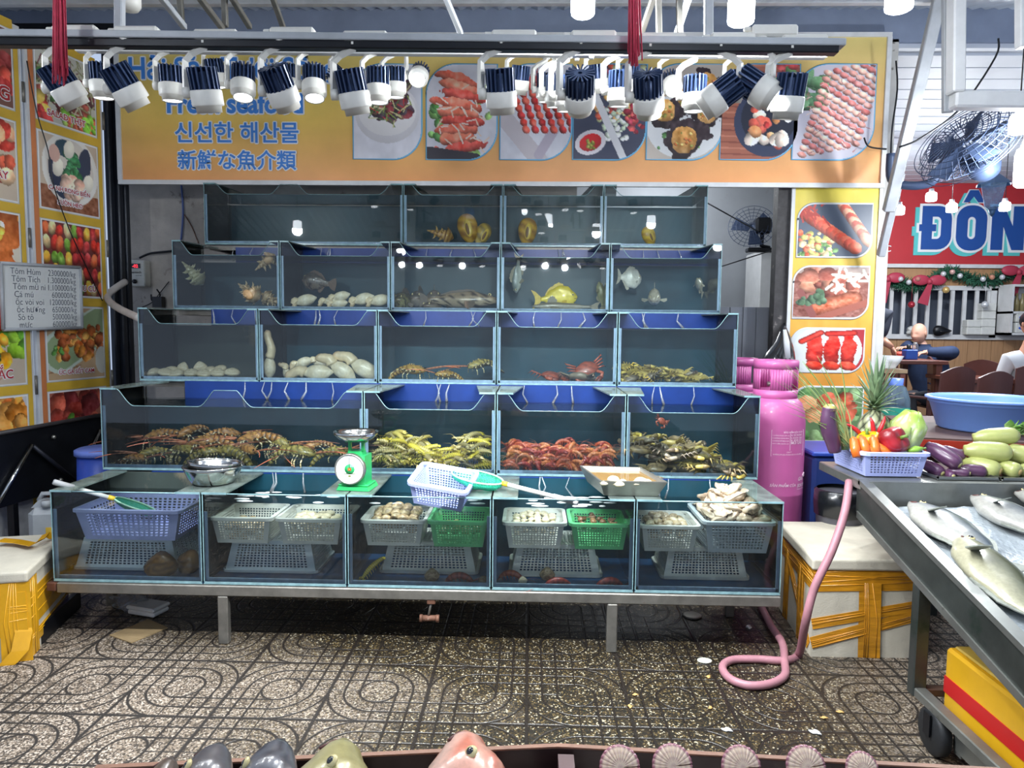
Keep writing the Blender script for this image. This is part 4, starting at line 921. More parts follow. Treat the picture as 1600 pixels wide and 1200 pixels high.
def spotlight(label, px, py, Y, size, aim_px, tilt, side=-1, lit=1.0, power=0.0, arm_h=None):
    """px,py: head centre; Y depth; the head's axis leans by aim (unit vector of the beam)"""
    c = at(px, py, Y); k = size; e = empty('track_spotlight', c); tag(e, label, 'spotlight', 'spotlights clipped to the light tracks')
    b = Vector(aim_px).normalized(); hd = empty('lamp_head'); hd.parent = e; hd.rotation_euler = (-b).to_track_quat('Z', 'Y').to_euler(); hd.scale = (k, k, k); hd.location = b * -0.045 * k * 0
    o = Vector((0, 0, -0.04)); 
    for nm, me in (('heat_sink', ME_FIN), ('front_ring', ME_RING), ('lens', ME_LENS if lit > .5 else ME_LENSD)):
        q = link(nm, me, hd); q.location = o
    # bent arm and track adapter
    ah = (arm_h if arm_h else 0.15) * k; ax = 0.062 * k * side
    mb = MB(); pts = [(ax, 0, 0), (ax, 0, 0.075 * k), (ax, 0, 0.095 * k), (ax - side * 0.02 * k, 0, 0.115 * k), (ax - side * 0.062 * k, 0, 0.135 * k), (ax - side * 0.062 * k, 0, ah)]
    mb.tube(pts, 0.011 * k, 4, smooth=False); mb.tube([(ax * 0.72, 0, 0), (ax * 1.1, 0, 0)], 0.017 * k, 12); mb.build('arm', M_cream, e)
    mb = MB(); x0 = ax - side * 0.062 * k
    mb.box((x0 - 0.03 * k, -0.017 * k, ah), (x0 + 0.105 * k, 0.017 * k, ah + 0.034 * k), bev=0.006 * k); mb.box((x0 - 0.052 * k, -0.008 * k, ah + 0.018 * k), (x0 - 0.03 * k, 0.008 * k, ah + 0.03 * k), bev=0.003 * k); mb.tube([(x0, 0, ah - 0.008 * k), (x0, 0, ah)], 0.018 * k, 12)
    mb.box((x0 + 0.08 * k, -0.012 * k, ah - 0.012 * k), (x0 + 0.1 * k, 0.012 * k, ah), bev=0.003 * k)
    mb.build('track_adapter', M_cream, e)
    if power: lamp('spot_beam', 'SPOT', b * 0.075 * k, power, radius=0.03 * k, aim=b * 1.0 + b * 0.075 * k, spot=2.3, blend=1.0, parent=e)
    return e
N, MIDR, FAR = 2.08, 2.75, 3.45
SPOTS = [ # px, py, Y, beam direction, side, lit, power, label
    (103, 138, N, (.35, .45, -.8), -1, 1, 55, 'spotlight tilted right, under the left red tassel'),
    (199, 140, N, (.35, .45, -.8), -1, 1, 55, 'spotlight tilted right at the left end of the orange banner'),
    (322, 145, N, (.05, .3, -1), -1, 1, 55, 'spotlight seen side-on, hanging in front of the word Fresh'),
    (440, 142, N, (.2, .55, -.8), -1, 1, 55, 'spotlight showing its fan of fins, above the word seafood'),
    (553, 148, N, (.15, .3, -.95), -1, 1, 55, 'spotlight hanging by the mussel dish photo, largest of its cluster'),
    (783, 147, N, (.05, .35, -.9), -1, 1, 55, 'spotlight hanging at the left of the red shrimp skewer photo'),
    (906, 148, N, (.05, .75, -.6), -1, 1, 55, 'spotlight seen from behind with bright glint on its round fins'),
    (1013, 152, N, (.15, .62, -.75), -1, 1, 55, 'spotlight seen from behind, between platter photo and urchin photo'),
    (1122, 152, N, (-.75, .3, -.55), 1, 1, 25, 'spotlight turned sharply to the left above the urchin photo'),
    (1186, 140, N, (.75, -.25, -.6), 0.6, 1, 15, 'spotlight with its glowing face turned to the right'),
    (1232, 155, N, (-.05, .25, -.95), -1, 1, 25, 'spotlight at the right end of its row, below the track end'),
    (160, 130, MIDR, (.0, .1, -1), -1, 1, 10, 'spotlight glowing downward behind the banner-end spotlight'),
    (268, 134, MIDR, (.0, .1, -1), -1, 1, 10, 'spotlight glowing downward left of the word Fresh'),
    (380, 132, MIDR, (.06, -.22, -1), -1, 1, 10, 'spotlight with a bright oval face in the gap between Fresh and seafood'),
    (491, 133, MIDR, (.08, -.22, -1), -1, 1, 10, 'spotlight with a bright oval face over bare yellow banner'),
    (591, 137, MIDR, (.0, .05, -1), -1, 0, 20, 'spotlight hanging straight down over the mussel dish'),
    (968, 142, MIDR, (.0, .2, -1), -1, 1, 10, 'spotlight hanging straight down above the platter of food'),
    (1085, 150, MIDR, (.0, .1, -1), -1, 1, 10, 'spotlight hanging straight down above the urchin photo'),
    (853, 140, FAR, (.0, .2, -1), -1, 1, 32, 'spotlight, first of three in a slanting line over the shrimp skewers'),
    (868, 146, FAR - .35, (.0, .2, -1), -1, 1, 0, 'spotlight, middle of three in a slanting line over the shrimp skewers'),
    (886, 150, FAR - .7, (.0, .2, -1), -1, 1, 0, 'spotlight, nearest of three in a slanting line over the shrimp skewers'),
    (338, 118, FAR, (.1, .2, -1), -1, 1, 32, 'small spotlight between the S letters of the banner title'),
    (536, 126, FAR, (.6, -.1, -.5), -1, 1, 32, 'small spotlight tilted right with a lit face, end of the banner title'),
    (452, 126, FAR, (.0, .1, -1), -1, 1, 0, 'small far spotlight behind the fins of the one above seafood'),
    (655, 118, FAR, (.0, -.75, -.6), -1, 1, 32, 'spotlight with its round lit face towards the street, left of the crab photo'),
    (618, 132, FAR - .2, (.0, .1, -1), -1, 0, 32, 'small spotlight next to the round lit one near the crab photo'),
    (812, 128, FAR, (-.1, .3, -.9), -1, 1, 32, 'small far spotlight peeping behind the one by the skewer photo'),
    (985, 128, FAR, (.0, .2, -1), -1, 1, 32, 'small far spotlight behind the right red tassel'),
    (1050, 132, FAR, (.0, -.6, -.6), -1, 1, 32, 'small spotlight with a glowing round face above the urchin photo'),
    (1152, 134, FAR, (.1, .2, -1), -1, 1, 32, 'small far spotlight between the two turned ones'),
    (935, 126, FAR, (.1, .3, -1), -1, 1, 0, 'small far spotlight at the left of the platter photo'),
]
for (px, py, Y, d, side, lit, pw, lab) in SPOTS:
    spotlight(lab, px, py, Y, 0.94 if Y < 2.3 else 0.98, d, 0, side, lit, pw)
# three black tracks
for Y, py, (xa, xb) in ((N, 68, (-40, 1308)), (MIDR, 77, (120, 1290)), (FAR, 76, (150, 1240))):
    p, q = at(xa, py + (0 if Y > 2.3 else -1), Y), at(xb, py + 12 * (xb - xa) / 1350 + (0 if Y > 2.3 else -1), Y)
    o = bar('light_track', p, q, 0.032, 0.022, M_black if Y < 2.3 else M_white)
    tag(o, {N: 'black light track under the front ceiling beam', MIDR: 'white light track behind the black one', FAR: 'white light track nearest the orange banner'}[Y], 'light track')
o = bar('light_track', at(836, 80, 3.5), at(908, 73, 2.7), 0.03, 0.02, M_white); tag(o, 'short white light track slanting towards the viewer over the shrimp skewers', 'light track')
# bulbs
def roof_z(y): return 3.5 if y > 5.7 else 2.47 + (y - 0.9) * 0.2948
def bulb(px, py, Y, r, h, power, label, cap=True, cord=0.25):
    c = at(px, py, Y); e = empty('light_bulb', c); tag(e, label, 'bulb', None)
    MB().lathe([(0, -h / 2), (r * .8, -h / 2), (r * .97, -h * .44), (r, -h * .36), (r, h * .34), (r * .86, h / 2), (0, h / 2)], 20).build('globe', M_bulb, e)
    MB().lathe([(0, h / 2), (r * .7, h / 2), (r * .45, h * .75), (r * .42, h * 1.0), (0, h)], 16).build('cap', M_white, e)
    MB().tube([(0, 0, h), (0, 0, max(h + .05, roof_z(Y) - c.z))], 0.004, 6).build('cord', M_black, e)
    if power: lamp('bulb_light', 'POINT', (0, 0, -h * .62), power, radius=r, parent=e)
    return e
bulb(911, 0, 2.6, .042, .11, 62, 'bright white bulb hanging above the platter photo, at the top edge')
bulb(1158, 16, 2.5, .044, .09, 62, 'bright white bulb hanging over the urchin photo')
bulb(1405, -2, 2.6, .046, .08, 36, 'bright white bulb at the top edge right of the orange banner')
for px, py, lab in ((1405, 329, 'small lit bulb nearest the column in the dining room'), (1455, 308, 'small lit bulb hanging higher than its neighbours left of the letter O'), (1487, 325, 'small lit bulb in front of the letters D and O'), (1570, 323, 'small lit bulb beside the blue lantern in the dining room')):
    bulb(px, py, 7.6, .052, .085, 75, lab, cord=.2)
bulb(1592, 195, 4.2, .05, .1, 90, 'glaring bulb at the right edge in front of the dining room ceiling', cord=.6)
bulb(1606, 262, 4.4, .07, .22, 70, 'long glaring bulb at the right edge, below a rounder one', cord=.1)
c = at(200, -2, 2.3); e = empty('light_bulb', c); tag(e, 'unlit cream bulb at the top edge beside the left ceiling post', 'bulb'); MB().lathe([(0, -.035), (.03, -.033), (.038, -.02), (.038, .03), (.02, .05), (.02, .08), (0, .08)], 20).build('globe', M_cream, e); MB().tube([(0, 0, .08), (0, 0, roof_z(2.3) - c.z)], .004, 6).build('cord', M_black, e)
# unseen bulbs added as fill over fish table, counter, menu doors and back room
for i, (x, y, z, p) in enumerate(((-1.5, 1.2, 2.42, 14), (0.4, 1.1, 2.40, 18), (2.0, 1.6, 2.45, 14), (-2.6, 2.4, 2.6, 50), (1.2, 6.5, 2.86, 45))):
    e = empty('light_bulb', (x, y, z)); tag(e, ['added white fill bulb over the left of the fish table', 'added white fill bulb over the middle of the fish table', 'added white fill bulb over the sloping fish counter', 'added white fill bulb near the menu doors', 'added white fill bulb inside the grey back room behind the banner'][i], 'bulb')
    r, h = .045, .1
    MB().lathe([(0, -h / 2), (r * .8, -h / 2), (r, -h * .36), (r, h * .34), (0, h / 2)], 20).build('globe', M_bulb, e)
    MB().tube([(0, 0, h / 2), (0, 0, (2.94 if y > 6 else roof_z(y)) - z)], 0.004, 6).build('cord', M_black, e)
    lamp('bulb_light', 'POINT', (0, 0, -h * .7), p, radius=.05, parent=e)
# ================================================================ SEAFOOD: one of each kind, then copies
def C(*c): return lin(c)
def mixc(a, b, t): t = max(0, min(1, t)); return tuple(x * (1 - t) + y * t for x, y in zip(a, b))
M_shell = pm('shell', (1, 1, 1), 0.4, vc=True, noise=(60, 0.25), coat=0.3)
M_skin = pm('wet_skin', (1, 1, 1), 0.32, vc=True, noise=(45, 0.22), coat=0.5)
M_fish = pm('fish_skin', (1, 1, 1), 0.28, 0.1, vc=True, noise=(70, 0.22), coat=0.6)
M_eye = pm('fish_eye', '0b0c0e', 0.1, coat=1.0); M_eyering = pm('eye_ring', 'd8c890', 0.25)
def clam_me(name, c1, c2, fat=.30, bands=26, lobed=0.0):
    mb = MB()
    def col(p):
        d = math.hypot(p.x, p.y - .85) ; return mixc(C(*c1), C(*c2), .5 + .5 * math.sin(d * bands) * .8 + (.3 if abs(p.z) < .12 else 0))
    def fn(q, p):
        k = 1 + .16 * max(0, p.y) ** 3; return Vector((q.x * (1 - .30 * max(0, p.y)), q.y * k, q.z * (1 - .35 * max(0, -p.y)) + (0.012 * math.sin(math.hypot(p.x, p.y - .85) * bands) * (1 if p.z > 0 else -1) if abs(p.z) > .2 else 0)))
    mb.ball((0, 0, 0), (.5, .40, fat), 16, 12, col=col, fn=fn); return mb.mesh(name, M_shell)
ME_CLAM = [clam_me('clam', (206, 190, 156), (150, 126, 92)), clam_me('clam', (190, 170, 130), (120, 98, 70), .33), clam_me('clam', (226, 214, 186), (176, 156, 120))]
ME_CLAMW = [clam_me('clam', (232, 222, 194), (190, 176, 140), .27, 18), clam_me('clam', (226, 216, 190), (206, 190, 150), .25, 14)]
ME_CLAMB = [clam_me('clam', (196, 176, 136), (104, 82, 56), .36, 34), clam_me('clam', (206, 180, 140), (130, 104, 74), .36, 34)]
ME_SNAILB = []
def oyster_me(seed):
    r = random.Random(seed); ph = [r.uniform(0, 6) for _ in range(4)]; mb = MB()
    def fn(q, p):
        a = math.atan2(p.y, p.x); k = 1 + .12 * math.sin(3 * a + ph[0]) + .08 * math.sin(7 * a + ph[1]); lay = .035 * math.sin(9 * math.hypot(p.x, p.y) + ph[2]) * (1 if p.z > 0 else -1)
        return Vector((q.x * k + (.1 if p.x > 0 else 0) * abs(p.x), q.y * k, q.z * (1 + .3 * math.sin(5 * a + ph[3])) + lay))
    def col(p):
        t = .5 + .5 * math.sin(13 * math.hypot(p.x, p.y) + ph[2] + 2 * math.atan2(p.y, p.x)); return mixc(C(222, 206, 180), C(122, 96, 74), t * .8)
    mb.ball((0, 0, 0), (.55, .38, .16), 20, 12, col=col, fn=fn); return mb.mesh('oyster', M_shell)
ME_OY = [oyster_me(i) for i in range(4)]
def turn(rx=0, ry=0, rz=0): return (math.radians(rx), math.radians(ry), math.radians(rz))
def spread(meshes, name, label, cat, group, pts, size, rnd=25, z=0, kinds=None):
    out = []
    for i, p in enumerate(pts):
        o = link(name, meshes[i % len(meshes)]); k = size * random.uniform(.88, 1.12); o.location = p; o.scale = (k, k, k)
        o.rotation_euler = turn(random.uniform(-rnd, rnd), random.uniform(-rnd, rnd), random.uniform(0, 360)); tag(o, label, cat, group); out.append(o)
    return out
def basket_pts(key, n, z, dz, heap=0.0, layers=1, sz=.04, inset=.02):
    b = BK[key]; w, d = b['_w'] * .84 - inset, b['_d'] * .84 - inset; h = b['_h']; pts = []
    nx = max(2, int(round(math.sqrt(n * w / d)))); ny = max(2, int(math.ceil(n / nx)))
    for j in range(ny):
        for i in range(nx):
            if len(pts) >= n: break
            x = (-.5 + (i + .5) / nx) * w; y = (-.5 + (j + .5) / ny) * d; hh = heap * max(0, 1 - (x / (w * .55)) ** 2 - (y / (d * .55)) ** 2)
            pts.append(Vector(b.location) + Vector((x + random.uniform(-1, 1) * w / nx * .12, y + random.uniform(-1, 1) * d / ny * .12, z * h + hh + random.uniform(0, dz))))
    return pts
for key, n, z, hp, sz, me, lab, cat in (('b', 14, .5, 0, .042, ME_CLAM, 'small clam in the white basket left of the pair under the splashing water', 'clam'),
        ('c', 24, .72, .01, .040, ME_CLAMW, 'small pale clam in the white basket below the green scale', 'clam'),
        ('d', 26, .86, .045, .050, ME_CLAMB, 'round ridged clam heaped in the white basket beside the mint green one', 'clam'),
        ('f', 40, .80, .03, .033, ME_CLAMW, 'tiny pale clam in the white basket under the net handle', 'clam'),
        ('h', 22, .80, .03, .045, ME_CLAM, 'clam in the white basket left of the oyster heap', 'clam')):
    spread(me, 'clam', lab, cat, lab.replace('clam', 'clams', 1), basket_pts(key, n, z, .01, hp), sz * 1.25, 22)
    spread(me, 'clam', lab, cat, lab.replace('clam', 'clams', 1), [p - Vector((0, 0, .035)) for p in basket_pts(key, n // 2, z - .05, .01, hp)], sz * 1.25, 22)
spread(ME_OY, 'oyster', 'rough oyster in the heap rising out of the grey-white basket', 'oyster', 'oysters heaped in the right end basket', basket_pts('i', 20, .86, .03, .05, inset=0) + basket_pts('i', 14, 1.05, .03, .07, inset=.05) + basket_pts('i', 9, 1.22, .03, .07, inset=.1), .105, 32)
# snails for the green baskets
def whelk_me(c1, c2, spikes=0, seed=1):
    r = random.Random(seed); mb = MB(); secs = []; n = 26
    for i in range(n):
        t = i / (n - 1); rad = (.02 + .30 * t ** 1.2) if t < .72 else .30 * (1 - ((t - .72) / .28) ** 1.6 * .93); rad *= 1 + .07 * math.sin(t * 46); x = -.5 + t; secs.append(((x, 0, .03 * math.sin(t * 3)), (0, rad, 0), (0, 0, rad * .9)))
    mb.loft(secs, 14, col=lambda t, w: mixc(C(*c1), C(*c2), .5 + .5 * math.sin(t * 46 + w)))
    for i in range(spikes):
        t = .35 + .42 * (i % 3) / 2 + r.uniform(-.04, .04); w = 2 * PI * (i // 3) / max(1, spikes // 3) + r.uniform(-.2, .2); rad = .02 + .30 * min(t, .72) ** 1.2
        d = Vector((r.uniform(-.3, .1), math.cos(w), math.sin(w))).normalized(); p = Vector((-.5 + t, math.cos(w) * rad * .9, math.sin(w) * rad * .8))
        l = r.uniform(.10, .20); mb.tube([p, p + d * l * .6, p + d * l + Vector((-.04, 0, .02))], [.045, .03, .006], 6, col=C(*c1))
    return mb.mesh('sea_snail', M_shell)
ME_WH = [whelk_me((150, 110, 76), (96, 66, 46)), whelk_me((170, 130, 90), (120, 84, 60))]
spread(ME_WH, 'sea_snail', 'small brown snail in the mint green basket under the steel tray', 'snail', 'small brown snails in the right green basket', basket_pts('g', 18, .75, .012, .01), .05, 40)
spread([clam_me('clam', (150, 176, 110), (96, 120, 70))], 'clam', 'greenish clam in the mint green basket below the tilted lilac basket', 'clam', 'greenish clams in the left green basket', basket_pts('e', 16, .45, .01, 0), .045, 25)
# big brown shells on the floor of the left end tank
for (px, py, L_, rz, lab) in ((252, 884, .155, 18, 'big brown pen shell leaning before the upturned grey basket'), (294, 880, .15, -40, 'big brown pen shell at the right glass of the left end tank')):
    o = link('pen_shell', clam_me('pen_shell', (156, 112, 58), (92, 62, 36), .32, 16)); place(o, at(px, py, 3.265 if px < 280 else 3.36), turn(62, 0, rz), L_); tag(o, lab, 'shell')
# pale clams of the middle row
T = TANK[2, 0]
for i, (px, py, up) in enumerate(((240, 583, 0), (259, 583, 0), (276, 585, 0), (286, 576, 1), (299, 584, 0), (313, 575, 1), (319, 585, 0), (327, 580, 0), (341, 584, 0), (344, 578, 0), (363, 583, 0), (270, 580, 0))):
    o = link('clam', ME_CLAMW[i % 2]); place(o, at(px, py - 1, 4.27 + (.05 if py < 581 else 0)), turn(80 if up else 20, random.uniform(-15, 15), random.uniform(-30, 30)), .098 if not up else .085)
    tag(o, 'pale clam propped upright on the others in the middle row' if up else 'pale clam lying on the bare floor of the left middle-row tank', 'clam', None if not up and 0 else 'pale clams propped upright' if up else 'pale clams on the tank floor')
# geoducks: shell with a long siphon
def geoduck(tip, base, Y, w, label, name='geoduck', r0=.019):
    """shell centred near base, siphon reaching to tip (both pixels)"""
    a, b = at(*base, Y), at(*tip, Y - .01); d = (a - b); L_ = d.length; d.normalize(); w *= .84; ls = w * 1.75
    root = empty(name, a); tag(root, label, 'geoduck', 'geoducks in the seafood tanks'); side = Vector((0, 1, 0)); up = d.cross(side).normalized(); mb = MB(); secs = []
    for i in range(13):
        t = i / 12; k = math.sin(PI * min(1, .12 + .88 * t) ** .8) ** .6 if t < 1 else .1; k = max(.12, (1 - abs(2 * t - 1) ** 2.6)) ; secs.append((d * (t - .5) * ls, up * w * .46 * max(.45 if t < .3 else .12, k), side * w * .36 * max(.42 if t < .3 else .1, k)))
    mb.loft(secs, 18, col=lambda t, q: mixc(C(236, 228, 204), C(206, 192, 156), .4 + .28 * math.sin(t * 60 + .8 * math.cos(q)))); mb.build('shell', M_shell, root)
    mb = MB(); n = 12; st = d * (-.42 * ls); l2 = max(.03, L_ - .42 * ls); pts = [st - d * l2 * i / (n - 1) + up * .012 * math.sin(i * .5) for i in range(n)]
    rs = [w * (.34 - .10 * (i / (n - 1)) + .012 * math.sin(i * 2.2)) * (1 if i < n - 1 else .62) for i in range(n)]
    mb.tube(pts, rs, 14, col=lambda t, q: mixc(C(232, 214, 176), C(196, 160, 122), max(0, t * 1.6 - .9) + .15 * math.sin(t * 60))); mb.build('siphon', M_skin, root); return root
geoduck((421, 516), (421, 574), 4.27, .098, 'geoduck standing upright against the left glass of its tank')
geoduck((446, 583), (497, 582), 4.25, .125, 'geoduck lying flat in front, siphon pointing left')
geoduck((497, 553), (536, 580), 4.27, .125, 'geoduck leaning with its siphon up, middle of the leaning three')
geoduck((523, 550), (570, 577), 4.30, .135, 'geoduck with the biggest shell, leaning beside the right glass')
geoduck((440, 566), (450, 586), 4.36, .07, 'short geoduck behind the upright one'); geoduck((452, 574), (475, 566), 4.40, .08, 'small geoduck lying at the rear of the heap, siphon to the left'); geoduck((482, 562), (503, 570), 4.42, .08, 'small geoduck at the rear behind the leaning ones')
for (tp, bs, w, lab) in (((462, 473), (478, 469), .10, 'geoduck at the left under the brown grouper'), ((497, 473), (518, 470), .075, 'thin geoduck left of a stacked pair under the grouper'), ((515, 468), (533, 463), .085, 'geoduck lying on top of another under the grouper tail'), ((512, 476), (530, 474), .08, 'geoduck under another one, below the grouper tail'), ((547, 473), (568, 467), .10, 'greenish geoduck in the right half of the grouper tank'), ((578, 472), (594, 469), .10, 'geoduck against the right glass of the grouper tank')):
    geoduck(tp, bs, 4.76, w, lab)
# spiky sea snails
M_inner = pm('shell_mouth', 'd9b283', 0.35, noise=(20, .2))
def murex(px, py, Y, L_, rot, label, col=((214, 190, 150), (160, 128, 92)), seed=1, spikes=15, mouth=True):
    root = link('spiky_snail', whelk_me(*col, spikes, seed)); place(root, at(px, py, Y), turn(*rot), L_); tag(root, label, 'snail')
    if mouth: MB().ball((.2, 0, 0), (.2, .15, .09), 14, 8).build('shell_mouth', M_inner, root).location = (0, -.0, .24)
    return root
murex(301, 427, 4.80, .20, (60, 50, 20), 'pale spiky snail stuck to the left glass of its tank', ((206, 200, 160), (150, 146, 104)), 1, 24, False)
murex(414, 410, 4.78, .17, (100, -40, 10), 'spiky snail clinging high beside the right glass', seed=2, spikes=24)
murex(389, 455, 4.76, .21, (95, 30, -20), 'spiky snail with a tall horn sitting on the tank floor', seed=3, spikes=24)
murex(424, 469, 4.80, .17, (70, -20, 160), 'spiky snail in the lower right corner of the snail tank', seed=4, spikes=24, mouth=False)
def amber(px, py, Y, L_, rot, label, c=((226, 176, 60), (150, 100, 40))):
    mb = MB(); r = random.Random(px)
    mb.ball((0, 0, 0), (.34, .26, .5), 18, 14, col=lambda p: mixc(C(*c[0]), C(*c[1]), .5 + .5 * math.sin(p.z * 9 + 3 * p.x) + .3 * r.random() - .2), fn=lambda q, p: Vector((q.x * (1 + .18 * p.z), q.y, q.z)))
    root = mb.build('amber_snail', M_shell); place(root, at(px, py, Y), turn(*rot), L_); tag(root, label, 'snail')
    MB().ball((0.03, -.235, -.02), (.13, .05, .3), 14, 8).build('shell_mouth', pm('yellow_mouth', 'e8c24a', .3, noise=(14, .2)), root)
    MB().ball((-.0, -.27, -.05), (.06, .03, .2), 10, 8).build('shell_opening', pm('dark_mouth', '7a5326', .5), root); return root
murex(688, 366, 5.24, .2, (75, 15, 10), 'knobbly amber conch at the left of the top row tank of three snails', ((214, 170, 90), (130, 86, 60)), 9, 12, False)
amber(731, 357, 5.23, .215, (0, -12, 0), 'amber snail with open mouth stuck to the glass, left of a leaning one'); amber(754, 366, 5.26, .17, (10, 25, 30), 'rounder amber snail leaning on the one stuck to the glass', ((206, 170, 60), (120, 100, 50)))
amber(824, 362, 5.23, .2, (0, 5, 0), 'single amber snail at the left of its top row tank'); amber(1014, 369, 5.23, .145, (5, -25, 10), 'single bright yellow snail in the right end tank of the top row', ((236, 196, 50), (190, 140, 40)))
# ---------------------------------------------------------------- fish
def fishroot(name, label, L_, H_, W_, colf, hp, wp, cat='fish', n=22, tail=(.16, .5, .0), dors=(.3, .8, .35), anal=(.55, .82, .25), fincol='8a8a80', eye=(.12, .22, .035), pect=.16, group=None, mat=None, mouth=None, tailcol=None, bend=0.0):
    """body runs from the snout at x=0 to the tail root at x=L; y is sideways, z up"""
    root = empty(name); tag(root, label, cat, group); mb = MB(); secs = []
    def cx(t): return Vector((t * L_, bend * L_ * math.sin(t * PI) , 0))
    def ip(P, t):
        for (a, b), (c, d) in zip(P[:-1], P[1:]):
            if a <= t <= c: u = (t - a) / (c - a); u = u * u * (3 - 2 * u); return b * (1 - u) + d * u
        return P[-1][1]
    for i in range(n): t = i / (n - 1); secs.append((cx(t), Vector((0, W_ / 2 * ip(wp, t), 0)), Vector((0, 0, H_ / 2 * ip(hp, t)))))
    mb.loft(secs, 20, col=colf); mb.build('body', mat or M_fish, root); fm = pm('fin', fincol, .45, noise=(60, .35)); th = L_ * .008
    def fin(nm, P, y=0.0, M=None, m=None):
        q = MB(); q.slab([(x, y - th / 2, z) for x, z in P], (0, th, 0)); o = q.build(nm, m or fm, root)
        if M is not None: o.matrix_local = M
        return o
    e = cx(1.0); tl, th_, fk = tail; hz = H_ * th_
    fin('tail_fin', [(e.x - L_ * .04, H_ * .05), (e.x + L_ * tl * .5, hz * .8), (e.x + L_ * tl, hz), (e.x + L_ * tl * (1 - fk), hz * .35), (e.x + L_ * tl * (1 - fk * 1.2), 0), (e.x + L_ * tl * (1 - fk), -hz * .35), (e.x + L_ * tl, -hz), (e.x + L_ * tl * .5, -hz * .8), (e.x - L_ * .04, -H_ * .05)], e.y, m=pm('tail', tailcol, .45, noise=(60, .35)) if tailcol else None)
    for nm, (a, b, hgt), s in (('dorsal_fin', dors, 1), ('anal_fin', anal, -1)):
        if hgt <= 0: continue
        P = []; k = 9
        for i in range(k + 1): t = a + (b - a) * i / k; P.append((t * L_, s * H_ / 2 * ip(hp, t) * .93))
        Q = []
        for i in range(k + 1): t = b - (b - a) * i / k; u = (t - a) / (b - a); Q.append((t * L_ + .02 * L_, s * (H_ / 2 * ip(hp, t) + H_ * hgt * math.sin(PI * (u * .75 + .2)) * (.75 + .25 * (i % 2)))))
        fin(nm, P + Q)
    for s in (-1, 1):
        if pect:
            t = .3; y = s * W_ / 2 * ip(wp, t); q = MB(); q.slab([(0, -th / 2, .02 * L_), (pect * L_, -th / 2, .06 * L_), (pect * L_ * 1.1, -th / 2, -.02 * L_), (pect * L_ * .7, -th / 2, -.08 * L_), (0, -th / 2, -.03 * L_)], (0, th, 0))
            o = q.build('pectoral_fin', fm, root); o.location = (t * L_, y * .95, -H_ * .12); o.rotation_euler = (0, 0.3, s * .7)
        ex, ez, er = eye; t = ex; y = s * W_ / 2 * ip(wp, t) * math.sqrt(max(0.1, 1 - (ez * H_ / (H_ / 2 * ip(hp, t))) ** 2))
        q = MB(); q.ball((0, 0, 0), (er * L_, er * L_ * .5, er * L_), 12, 8); o = q.build('eye', M_eyering, root); o.location = (t * L_, y, ez * H_)
        q = MB(); q.ball((0, s * er * L_ * .25, 0), (er * L_ * .62, er * L_ * .42, er * L_ * .62), 10, 6); q.build('pupil', M_eye, o)
    if mouth:
        q = MB(); q.tube([(L_ * .09, -W_ * .5 * ip(wp, .09), -H_ * mouth), (L_ * .02, -W_ * .42 * ip(wp, .03), -H_ * (mouth - .02)), (-L_ * .004, 0, -H_ * (mouth - .03)), (L_ * .02, W_ * .42 * ip(wp, .03), -H_ * (mouth - .02)), (L_ * .09, W_ * .5 * ip(wp, .09), -H_ * mouth)], L_ * .008, 6); q.build('mouth', pm('mouth', '5a2f2a', .5), root)
    return root
HP_G = [(0, .10), (.06, .42), (.2, .85), (.4, 1), (.65, .8), (.88, .36), (1, .3)]; WP_G = [(0, .14), (.08, .6), (.25, 1), (.5, .9), (.8, .4), (1, .14)]
HP_P = [(0, .08), (.08, .42), (.25, .88), (.45, 1), (.7, .7), (.9, .2), (1, .14)]; WP_P = [(0, .2), (.15, .8), (.35, 1), (.6, .8), (.9, .25), (1, .14)]
def cg(back, belly, spot=None, k=22):
    def f(t, w):
        z = math.sin(w); c = mixc(C(*belly), C(*back), .5 + z * .9)
        if spot is not None:
            v = math.sin(t * k * 2.1 + 1.7 * math.cos(w * 3)) * math.sin(w * 5 + t * k) ; c = mixc(c, C(*spot), 1.0 if v > .35 else 0)
        return c
    return f
def setfish(o, px, py, Y, heading, pitch=0.0, roll=0.0, mid=0.0):
    """heading: 0 = snout left, 180 = snout right, 90 = snout to the viewer ; (px,py) marks the middle"""
    R_ = Euler((roll, math.radians(pitch), math.radians(heading)), 'XYZ'); o.rotation_euler = R_; o.location = at(px, py, Y) - R_.to_matrix() @ Vector((mid, 0, 0)); return o
f = fishroot('grouper', 'brown grouper with pink lips swimming above cream geoducks', .20, .125, .075, cg((84, 74, 62), (130, 116, 100), (60, 52, 46), 14), HP_G, WP_G, tail=(.26, .36, -.1), dors=(.25, .85, .16), anal=(.62, .84, .2), fincol='6b5646', mouth=.04); setfish(f, 497, 441, 4.9, -12, 8, 0, .12)
for m in f.children:
    if m.name.startswith('mouth'): m.data.materials[0] = pm('pink_lips', 'b98a80', .4)
f = fishroot('grouper', 'spotted grouper lying on the floor, its long body to the right', .47, .125, .12, cg((146, 128, 104), (170, 156, 132), (54, 46, 40), 30), [(0, .3), (.12, .6), (.35, 1), (.6, .85), (.85, .5), (1, .25)], WP_G, tail=(.12, .4, 0), dors=(.3, .8, .12), anal=(0, 0, 0), fincol='5d5144', eye=(.1, .3, .02)); setfish(f, 722, 469, 4.80, 176, 0, 0, .235)
